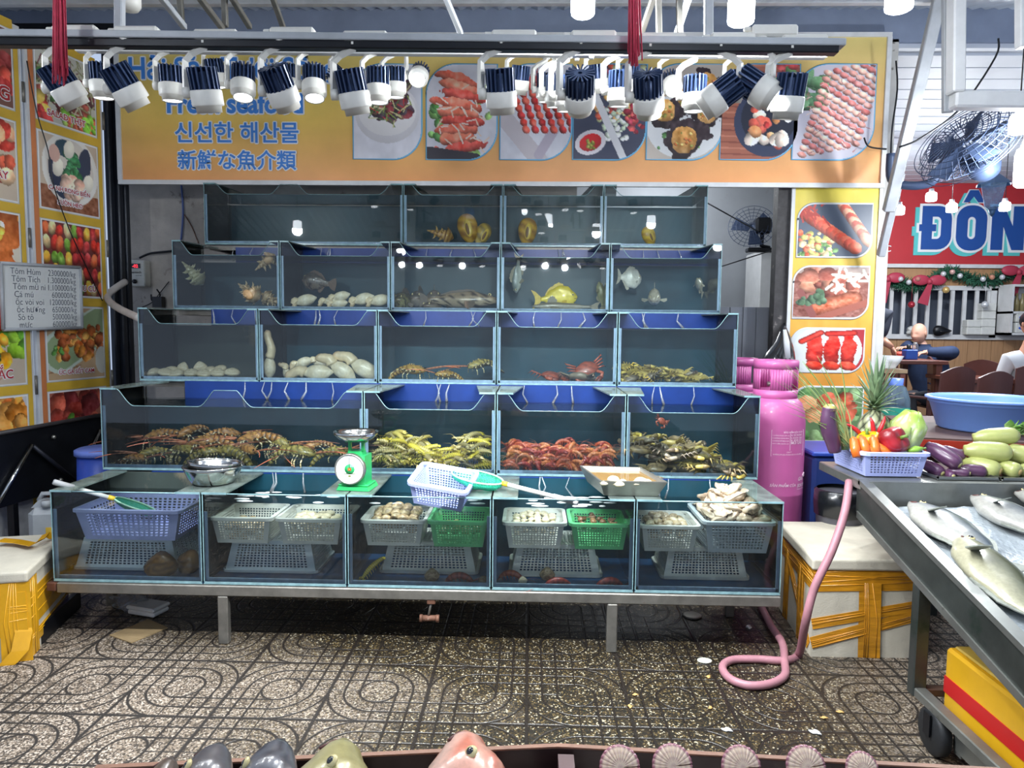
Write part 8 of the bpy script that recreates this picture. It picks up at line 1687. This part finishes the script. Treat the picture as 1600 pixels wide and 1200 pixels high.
# waiter behind the column: only arm and side show
Yw = 7.75; sk2 = (188, 136, 112); W_ = empty('person', (at(1352, 560, Yw).x, Yw, ZF)); tag(W_, 'standing person in a dark shirt behind the column, one arm over the table', 'person'); x = W_.location.x + .02; zsh = at(1376, 480, Yw).z
f_ = Vector((x, Yw, ZF)); b = skin_mesh([tuple(f_ + Vector(v)) for v in ((0, 0, .9), (0, 0, 1.15), (0, 0, zsh - ZF - .06), (0, 0, zsh - ZF + .06), (.02, 0, zsh - ZF + .12), (-.1, 0, .88), (-.1, .0, .47), (-.1, 0, .06), (.1, 0, .88), (.1, 0, .47), (.1, 0, .06))], [(0, 1), (1, 2), (2, 3), (3, 4), (0, 5), (5, 6), (6, 7), (0, 8), (8, 9), (9, 10)], [.13, .12, .13, .055, .055, .08, .055, .04, .08, .055, .04]); b.c = [C(*sk2)] * len(b.v)
el, wr = at(1378, 531, Yw - .1), at(1394, 543, Yw - .2); head(b, Vector((x + .02, Yw, zsh + .28)), 10, 10, skin=sk2); b.tube([el, el.lerp(wr, .5), wr], [.045, .038, .027], 12, col=C(*sk2)); hand(b, wr, Vector((.3, -.1, -1)), (1, 0, 0), sk2); rel(b, W_).build('body', M_hum, W_)
q = skin_mesh([tuple(f_ + Vector(v)) for v in ((0, 0, .92), (0, 0, 1.15), (0, 0, zsh - ZF - .06), (0, 0, zsh - ZF + .02))] + [tuple(v) for v in (Vector((x + .17, Yw - .04, zsh - .08)), Vector((el.x - .02, el.y, el.z + .02)), Vector((x - .17, Yw, zsh - .08)), Vector((x - .2, Yw, zsh - .45)))], [(0, 1), (1, 2), (2, 3), (2, 4), (4, 5), (2, 6), (6, 7)], [.16, .155, .16, .08, .08, .065, .08, .06]); rel(q, W_).build('dark_shirt', pm('dark_shirt', '2a3040', .8), W_)
q = MB()
for s in (-.1, .1): q.tube([f_ + Vector((s * .8, 0, .95)), f_ + Vector((s, 0, .5)), f_ + Vector((s, 0, .1))], [.11, .085, .07], 14)
rel(q, W_).build('trousers', pm('dark_trousers', '1f2128', .8), W_)
q = MB(); q.ball((x + .02, Yw + .02, zsh + .31), (.09, .108, .10), 20, 12); rel(q, W_).build('hair', M_black, W_)
# guest in white at the right border
Yg = 7.0; W2 = empty('person', (at(1606, 580, Yg).x, Yg, ZF)); tag(W2, 'person in a white shirt seen from behind at the right border', 'person'); g = Vector((W2.location.x, Yg, ZF)); zsh = at(1595, 548, Yg).z; hz = zsh - ZF
b = skin_mesh([tuple(g + Vector(v)) for v in ((0, 0, .5), (0, 0, .75), (0, .0, hz - .06), (0, .0, hz + .07), (.0, 0, hz + .13), (-.1, -.36, .5), (-.1, -.40, .1), (.1, -.36, .5), (.1, -.4, .1))], [(0, 1), (1, 2), (2, 3), (3, 4), (0, 5), (5, 6), (0, 7), (7, 8)], [.13, .12, .12, .055, .055, .06, .04, .06, .04]); b.c = [C(*sk2)] * len(b.v); head(b, g + Vector((0, 0, hz + .26)), 180, 0, skin=sk2)
for s in (-1, 1): w = g + Vector((s * .2, .25, .62)); b.tube([g + Vector((s * .22, .05, .75)), w], [.04, .028], 10, col=C(*sk2)); hand(b, w, (-.3 * s, 1, 0), (0, 0, 1), sk2)
rel(b, W2).build('body', M_hum, W2); q = skin_mesh([tuple(g + Vector(v)) for v in ((0, 0, .52), (0, 0, .75), (0, 0, hz - .07), (0, 0, hz + .01), (-.19, 0, hz - .08), (-.24, .04, hz - .34), (.19, 0, hz - .08), (.24, .04, hz - .34))], [(0, 1), (1, 2), (2, 3), (2, 4), (4, 5), (2, 6), (6, 7)], [.155, .155, .155, .075, .08, .06, .08, .06]); rel(q, W2).build('white_shirt', pm('white_cloth', 'cfd2d6', .8), W2)
q = MB(); q.ball(g + Vector((0, .0, hz + .29)), (.09, .112, .10), 20, 12); rel(q, W2).build('hair', M_black, W2)
q = MB()
for s in (-.1, .1): q.tube([g + Vector((s, .05, .52)), g + Vector((s, -.36, .5)), g + Vector((s, -.4, .12))], [.1, .08, .06], 12)
rel(q, W2).build('trousers', pm('dark_trousers', '1f2128', .8), W2)
# ---- things on the dining table and sill
zt_ = tzt + .002
def small(name, label, cat, px, Y, mb, mat, z=None): o = mb.build(name, mat); o.location = (at(px, 560, Y).x, Y, zt_ if z is None else z); tag(o, label, cat); return o
small('sauce_bottle', 'dark sauce bottle before the person in navy', 'bottle', 1419, 7.8, MB().lathe([(0, 0), (.045, 0), (.045, .09), (.02, .12), (.022, .15), (0, .15)], 16), M_black); small('blue_box', 'small blue napkin box on the table before the person in navy', 'box', 1421, 7.6, MB().box((-.06, -.05, 0), (.06, .05, .1), bev=.006), pm('bright_blue', '2f5fc0', .4)); small('water_glass', 'small clear bottle beside the blue napkin box', 'bottle', 1429, 7.6, MB().lathe([(0, 0), (.03, 0), (.03, .14), (.015, .18), (0, .18)], 14), M_clear)
small('food_plate', 'plate of red food on the dining table', 'plate', 1408, 7.7, MB().lathe([(0, 0), (.09, .01), (.12, .03), (.09, .035), (0, .05)], 20).ball((0, 0, .05), (.08, .07, .03), 12, 8), pm('red_food', 'b84a3a', .4, noise=(30, .5)))
zs_ = wd0 + .036
for i, (px, n, w) in enumerate(((1515, 2, .19), (1537, 4, .19))):
    for k in range(n): e = small('foam_tray_stack', 'white foam tray bundle, ' + ['lowest', 'second', 'third', 'top'][k] + ' of the ' + ['low', 'tall'][i] + ' stack on the window sill', 'trays', px, 9.86, MB().box((-w / 2, -.06, 0), (w / 2, .06, .105 if n > 2 else .10), bev=.01), M_wp, zs_ + k * (.107 if n > 2 else .102))
o = small('white_paper_flower', 'crumpled white paper on the window sill left of the bald person', 'paper', 1423, 9.85, MB().ball((0, 0, .05), (.07, .05, .06), 14, 10, fn=lambda a, b: a * (1 + .3 * math.sin(9 * b.x + 6 * b.z))), M_wp, zs_); o = small('black_white_bag', 'black and white bag lying on the window sill right of the bald person', 'bag', 1470, 9.85, MB().ball((0, 0, .05), (.13, .05, .05), 16, 10, fn=lambda a, b: Vector((a.x, a.y, a.z * (1.2 - b.x)))).ball((.01, -.04, .04), (.08, .02, .02), 10, 6), M_black, zs_)
for px in range(1390, 1550, 19):
    p, q_ = at(px - .5, 528, 9.93), at(px, 450, 9.93); o = MB().box((p.x - .025, 9.92, wd0 + .02), (p.x + .025, 9.945, zb0 - .01)).build('window_bar', M_white); tag(o, 'white vertical bar in the dim dining room window', 'bar', 'white bars of the dining room window')
# shelf of bottles and tissue packs
sx0 = at(1557, 480, 9.9).x; SH = empty('wall_shelf', (sx0 + .5, 9.75, wd0)); tag(SH, 'white wall shelf with bottles above tissue packs', 'shelf'); zsf = at(1580, 487, 9.8).z; zst = at(1580, 449, 9.8).z; q = MB()
for z in (wd0 + .04, zsf - .03, zst): q.box((sx0, 9.6, z), (sx0 + 1.3, 9.9, z + .03))
q.box((sx0, 9.6, wd0 + .04), (sx0 + .03, 9.9, zst)); q.box((sx0, 9.88, wd0 + .04), (sx0 + 1.3, 9.9, zst)); rel(q, SH).build('frame', M_white, SH)
for i in range(3):
    for k in range(2):
        x = sx0 + .09 + .19 * i; z = wd0 + .072 + k * .15; 
        if z + .14 > zsf - .03: z = wd0 + .072 + k * .14
        T_ = empty('tissue_pack', (x + .08, 9.65, z)); tag(T_, 'white tissue pack with blue print, ' + ('upper' if k else 'lower') + ' row, ' + ['first', 'second', 'third'][i] + ' from the left on the wall shelf', 'tissues'); MB().box((-.085, -.04, 0), (.085, .06, .132), bev=.006).build('wrapper', M_wp, T_); MB().ball((0, -.042, .06), (.055, .003, .022), 14, 6).build('blue_mark', pm('print_blue', '3f5fc4', .5), T_); MB().ball((.02, -.043, .088), (.026, .003, .016), 10, 6).build('pink_mark', pm('print_pink', 'e06a86', .5), T_)
for i in range(9): o = MB().lathe([(0, 0), (.035, 0), (.035, .13), (.014, .19), (.014, .24), (0, .24)], 12).build('glass_bottle', pm('bottle_tint', '8a7f5a' if i % 3 else '5c6a7a', .2)); o.location = (sx0 + .07 + .075 * i, 9.72, zsf + .001); tag(o, 'small bottle in the row on the upper board of the wall shelf', 'bottle', 'bottles on the wall shelf')
# garland with bows and baubles
GL = empty('christmas_garland', (at(1470, 440, 9.85).x, 9.85, at(1470, 440, 9.85).z)); tag(GL, 'green christmas garland with red bows hung under the red sign', 'garland'); r = random.Random(6); q = MB(); K = smooth([at(x, y, 9.85) for x, y in ((1382, 438), (1405, 442), (1425, 447), (1450, 443), (1468, 432), (1485, 424), (1505, 432), (1530, 439), (1555, 437), (1575, 428), (1610, 426))], 10)
for p in K:
    for j in range(16): d = Vector((r.gauss(0, 1), r.gauss(0, .6), r.gauss(0, 1))).normalized() * r.uniform(.06, .13); q.tube([p, p + d], [.012, .003], 3)
rel(q, GL).build('foliage', pm('garland_green', '2f6a50', .7, noise=(10, .4)), GL)
for px, py in ((1387, 436), (1452, 440), (1592, 425)):
    p = at(px, py, 9.74); q = MB(); q.ball(p + Vector((-.11, 0, .02)), (.12, .03, .07), 12, 8).ball(p + Vector((.11, 0, .02)), (.12, .03, .07), 12, 8).ball(p, (.04, .04, .04), 8, 6).slab([p, p + Vector((.05, 0, 0)), p + Vector((.0, 0, -.32)), p + Vector((-.14, 0, -.28))], (0, .01, 0)); rel(q, GL).build('red_bow', pm('red_ribbon', 'b0384e', .5), GL)
for i, (px, py, c) in enumerate(((1407, 436, 'd9dde2'), (1420, 441, 'd9dde2'), (1434, 436, 'd08a80'), (1474, 428, 'd9dde2'), (1488, 425, 'd9b0a8'), (1500, 431, 'd9dde2'), (1536, 436, 'd9dde2'), (1550, 433, 'd99a80'), (1566, 433, 'd9dde2'))): rel(MB().ball(at(px, py, 9.72), .035, 12, 8), GL).build('bauble', pm('bauble', c, .15, .3), GL)
for px, py, c, lab in ((1424, 476, 'a8303e', 'red bauble hanging before the window bars'), (1539, 476, 'd9dde2', 'white bauble hanging before the right end of the window'), (1478, 453, 'd0b070', 'gold bauble hanging under the garland')): p = at(px, py, 9.7); o = MB().ball((0, 0, 0), .045, 14, 10).tube([(0, 0, .04), (0, 0, at(px, 440, 9.7).z - p.z)], .003, 4).build('christmas_bauble', pm('bauble', c, .2, .3)); o.location = p; tag(o, lab, 'bauble')
# lantern and fans
p = at(1552, 300, 6.6); e = empty('hanging_lantern', p); tag(e, 'blue six-sided lantern hanging before the red sign', 'lantern'); MB().lathe([(.03, -.16), (.07, -.12), (.11, .07), (.03, .07)], 6, smooth=False).build('glass', glassmat('lantern_glass', (.5, .7, .9), haze=.3, hazecol=(.4, .55, .75)), e); M_lan = pm('lantern_metal', '3d5a7d', .4, .4); MB().lathe([(.15, .06), (.13, .08), (.05, .15), (.015, .17), (.012, .25), (0, .25)], 6, smooth=False).lathe([(.0, -.22), (.02, -.2), (.035, -.155), (0, -.155)], 6).build('cap', M_lan, e); MB().tube([(0, 0, .25), (0, 0, 3.48 - p.z)], .006, 6).build('chain', M_lan, e)
M_fan = pm('dark_fan_plastic', '3c4a66', .45, .2)
p = at(1512, 225, 4.6); ax = Vector((-.55, -.25, .45)).normalized()
e = empty('industrial_fan', p); tag(e, 'big dark fan seen from the side on a bent bracket near the glaring bulbs', 'fan'); hd = (-ax).to_track_quat('Z', 'Y').to_matrix().to_4x4(); q = MB(); R_ = .30
for k in range(7): rr = R_ * (k + 1) / 7; q.tube([(rr * math.cos(a), rr * math.sin(a), .09 - .05 * (k / 6) ** 2) for a in [2 * PI * i / 40 for i in range(41)]], .003, 4); q.tube([(rr * math.cos(a), rr * math.sin(a), -.09 + .04 * (k / 6) ** 2) for a in [2 * PI * i / 40 for i in range(41)]], .003, 4)
for i in range(40): a = 2 * PI * i / 40; q.tube([(.04 * math.cos(a), .04 * math.sin(a), .09), (R_ * .7 * math.cos(a), R_ * .7 * math.sin(a), .065), (R_ * math.cos(a), R_ * math.sin(a), .0), (R_ * .7 * math.cos(a), R_ * .7 * math.sin(a), -.07), (.04 * math.cos(a), .04 * math.sin(a), -.09)], .003, 4)
o = q.build('guard', M_fan, e); o.matrix_local = hd
q = MB()
for i in range(5): q.join(MB().slab([(.03, -.02, .0), (R_ * .85, -.06, .03), (R_ * .88, .07, -.02), (.03, .03, -.01)], (0, 0, .006)), Matrix.Rotation(2 * PI * i / 5, 4, 'Z'))
o = q.build('blade', M_fan, e); o.matrix_local = hd; q = MB().lathe([(0, .28), (.07, .27), (.095, .22), (.10, .10), (.0, .09)], 24); o = q.build('motor', M_fan, e); o.matrix_local = hd
q = MB(); q.tube(smooth([at(1485, 240, 4.7), at(1470, 262, 4.75), at(1455, 285, 4.8), at(1420, 290, 4.85), at(1393, 280, 4.9), at(1392, 240, 4.9)], 5), .028, 10); rel(q, e).build('bracket', M_fan, e)
p = at(1175, 355, 6.4); e = empty('wall_fan', p); tag(e, 'small dark wall fan in the grey room right of the top tanks', 'fan'); hd = Matrix.Rotation(math.radians(-38), 4, 'Y') @ Matrix.Rotation(math.radians(62), 4, 'X'); q = MB()
for k in range(6): rr = .20 * (k + 1) / 6; q.tube([(rr * math.cos(a), rr * math.sin(a), .02) for a in [2 * PI * i / 32 for i in range(33)]], .0025, 4)
for i in range(24): a = 2 * PI * i / 24; q.tube([(0, 0, .03), (.2 * math.cos(a), .2 * math.sin(a), .0)], .002, 4)
o = q.build('guard', M_fan, e); o.matrix_local = hd; q = MB()
for i in range(3): q.join(MB().slab([(.02, -.02, -.02), (.16, -.06, -.01), (.17, .06, -.03), (.02, .03, -.03)], (0, 0, .004)), Matrix.Rotation(2 * PI * i / 3, 4, 'Z'))
o = q.build('blade', M_fan, e); o.matrix_local = hd; q = MB(); q.box((.02, -.06, -.06), (.16, .06, .08), bev=.02); q.build('motor', M_black, e); q = MB(); q.tube([(.09, 0, -.05), (.09, 0, -.16), (.16, .0, -.18)], .02, 8); q.box((-.04, -.05, -.22), (.2, .05, -.18), bev=.01); q.build('bracket', M_black, e)
o = MB().tube([at(1105, 317, 5.5), at(1185, 362, 6.3)], .005, 6).build('cable', M_black); tag(o, 'thin black cable slanting to the small wall fan', 'cable'); o = MB().tube([at(1128, 416, 5.6), at(1210, 390, 5.9)], .005, 6).build('cable', M_black); tag(o, 'thin black cable slanting up below the small wall fan', 'cable')
a_, b_ = at(1178, 395, 6.9), at(1210, 478, 6.9); e = MB().box((a_.x, 6.7, 0), (b_.x + .05, 7.15, a_.z), bev=.01).build('white_cupboard', M_white); tag(e, 'tall pale cupboard under the small wall fan', 'cupboard')
for pts, Y, lab in (([(1400, 95), (1402, 140), (1394, 200), (1392, 240)], 5.0, 'thin cable hanging at the right edge of the banner'), ([(1560, 60), (1555, 90), (1500, 170), (1440, 215), (1405, 230)], 4.4, 'black cable sagging from the top right to the diagonal post'), ([(1350, 215), (1358, 229), (1385, 233)], 5.1, 'short black cord at the banner edge ending in a white strip')): o = MB().tube(smooth([at(x, y, Y) for x, y in pts], 5), .006, 6).build('cable', M_black); tag(o, lab, 'cable')
# ================================================================ NEAR FISH TABLE
zT = .72; M_tw = pm('wet_dark_wood', '2c1d1c', .4, noise=(8, .4), stretch=(1, 1, 4)); M_te = pm('pale_wood_edge', '8f6650', .55, noise=(20, .3))
L0, L1, R1 = atz(150, 1199, zT), atz(872, 1165, zT), atz(1560, 1203, zT)
FT = empty('fish_table', (0, .9, 0)); tag(FT, 'dark wooden fish display table along the bottom border', 'table')
def ft(mb, nm, m): return rel(mb, FT).build(nm, m, FT)
for a, b in ((L0, L1), (L1, R1)): ft(MB().slab([a, b, b + Vector((0, 0, -.085)), a + Vector((0, 0, -.085))], (0, -.010, 0)), 'back_board', M_tw); ft(MB().slab([a + Vector((0, .003, .003)), b + Vector((0, .003, .003)), b + Vector((0, .003, -.004)), a + Vector((0, .003, -.004))], (0, -.011, 0)), 'board_edge', M_te)
x = atz(879, 1170, zT).x; q = MB(); q.box((x - .009, L1.y - .6, zT - .085), (x + .02, L1.y - .02, zT - .004)); ft(q, 'divider', pm('divider_wood', '5d4040', .45, noise=(9, .3)))
q = MB(); yb = min(L0.y, R1.y) - .05; q.box((-1.3, .2, zT - .12), (1.3, L1.y - .03, zT - .086)); ft(q, 'bed', M_tw)
for xx in (-1.25, 1.15): 
    for yy in (.25, .95): q = MB(); q.box((xx, yy, 0), (xx + .06, yy + .06, zT - .12)); ft(q, 'leg', M_tw)
# crumpled foil and ice under the catch
M_foil = pm('crumpled_foil', 'c9bdb2', .25, .4, noise=(14, .4), bump=(30, 1))
def foil(label, px0, px1, py, seed):
    r = random.Random(seed); a, b = atz(px0, py, zT - .03), atz(px1, py, zT - .03); n, m = 30, 10; vs = []
    for j in range(m):
        for i in range(n): vs.append((a.x + (b.x - a.x) * i / (n - 1), L1.y - .05 - .035 * j, zT - .045 + r.uniform(-.012, .014) - (.03 if j == 0 else 0)))
    o = MB().add(vs, [(j * n + i, (j + 1) * n + i, (j + 1) * n + i + 1, j * n + i + 1) for j in range(m - 1) for i in range(n - 1)]).build('plastic_film', M_foil); tag(o, label, 'film')
foil('crumpled clear film on the near table between the fish heads', 585, 690, 1192, 1); foil('crumpled film at the right of the red fish', 785, 850, 1194, 2); foil('crumpled film under the scallops on the near table', 890, 1390, 1190, 3)
def snout(label, px, py, L_, H_, W_, cols, roll, hp=HP_G, eye=(.2, .25, .03), pitch=-48, yaw=0, Y=None):
    f = fishroot('display_fish', label, L_, H_, W_, cg(*cols), hp, WP_G, 'fish', fincol='6d6a60', eye=eye, mouth=.05, tail=(.1, .4, .2), group='fish on the near table'); tip = atz(px, py, zT + .045); d = Vector((.0, -.78, -.42)) if roll == 0 else Vector((math.sin(math.radians(yaw)), -.8, -.38)); xax = d.normalized(); zax = Vector((math.sin(math.radians(roll)), 0, math.cos(math.radians(roll)))); zax = (zax - xax * zax.dot(xax)).normalized(); yax = zax.cross(xax); f.rotation_euler = Matrix((xax, yax, zax)).transposed().to_euler(); f.location = tip; return f
gr = ((92, 88, 90), (170, 156, 144))
snout('small brown fish snout, first at the left of the near table', 270, 1184, .26, .075, .07, ((90, 76, 66), (176, 156, 136)), 40)
snout('grey fish with a pale eye ring, second at the left of the near table', 345, 1163, .34, .12, .11, gr, 30); snout('dark mottled fish head, third on the near table', 440, 1157, .36, .13, .12, ((96, 96, 102), (176, 170, 170), (66, 64, 70), 9), 20); snout('olive yellow fish head in the middle of the near table', 540, 1158, .40, .16, .15, ((166, 156, 104), (210, 198, 156)), 55); snout('pinkish red fish head pointing up on the near table', 728, 1146, .40, .165, .15, ((226, 164, 142), (240, 204, 186), (214, 128, 104), 6), 60, yaw=4)
def scallop_me():
    mb = MB(); n, m = 97, 12; vs = []; cs = []
    for j in range(m):
        v = j / (m - 1)
        for i in range(n): a = 2 * PI * i / (n - 1); r_ = v * (1 + .016 * math.cos(24 * a) * v); vs.append((r_ * math.cos(a) * .5, r_ * math.sin(a) * .5, .16 * (1 - v * v) + .012 * math.cos(24 * a) * v)); cs.append(mixc(C(232, 206, 178), C(158, 92, 108), (.95 if v > .84 else .16) * (.5 + .5 * math.cos(24 * a)) + .2 * math.sin(v * 22)) if v < .97 else C(160, 100, 116))
    mb.add(vs, [(j * n + i, j * n + i + 1, (j + 1) * n + i + 1, (j + 1) * n + i) for j in range(m - 1) for i in range(n - 1)], smooth=True, col=cs); me = mb.mesh('scallop', M_shell); return me
ME_SC = scallop_me()
for i, (px, py, lab) in enumerate(((968, 1206, 'scallop shell first at the left of the scallop row'), (1050, 1204, 'scallop shell second from the left of the scallop row'), (1157, 1206, 'scallop shell in the middle of the scallop row'), (1258, 1206, 'scallop shell second from the right of the scallop row'), (1346, 1210, 'scallop shell at the right end of the scallop row'))):
    o = link('scallop', ME_SC); place(o, at(px, py - 8, atz(px, 1180, zT).y - .06), turn(62, random.uniform(-6, 6), random.uniform(-6, 6)), .066 if i < 4 else .055); s_ = o.modifiers.new('t', 'SOLIDIFY'); s_.thickness = .06; tag(o, lab, 'scallop')
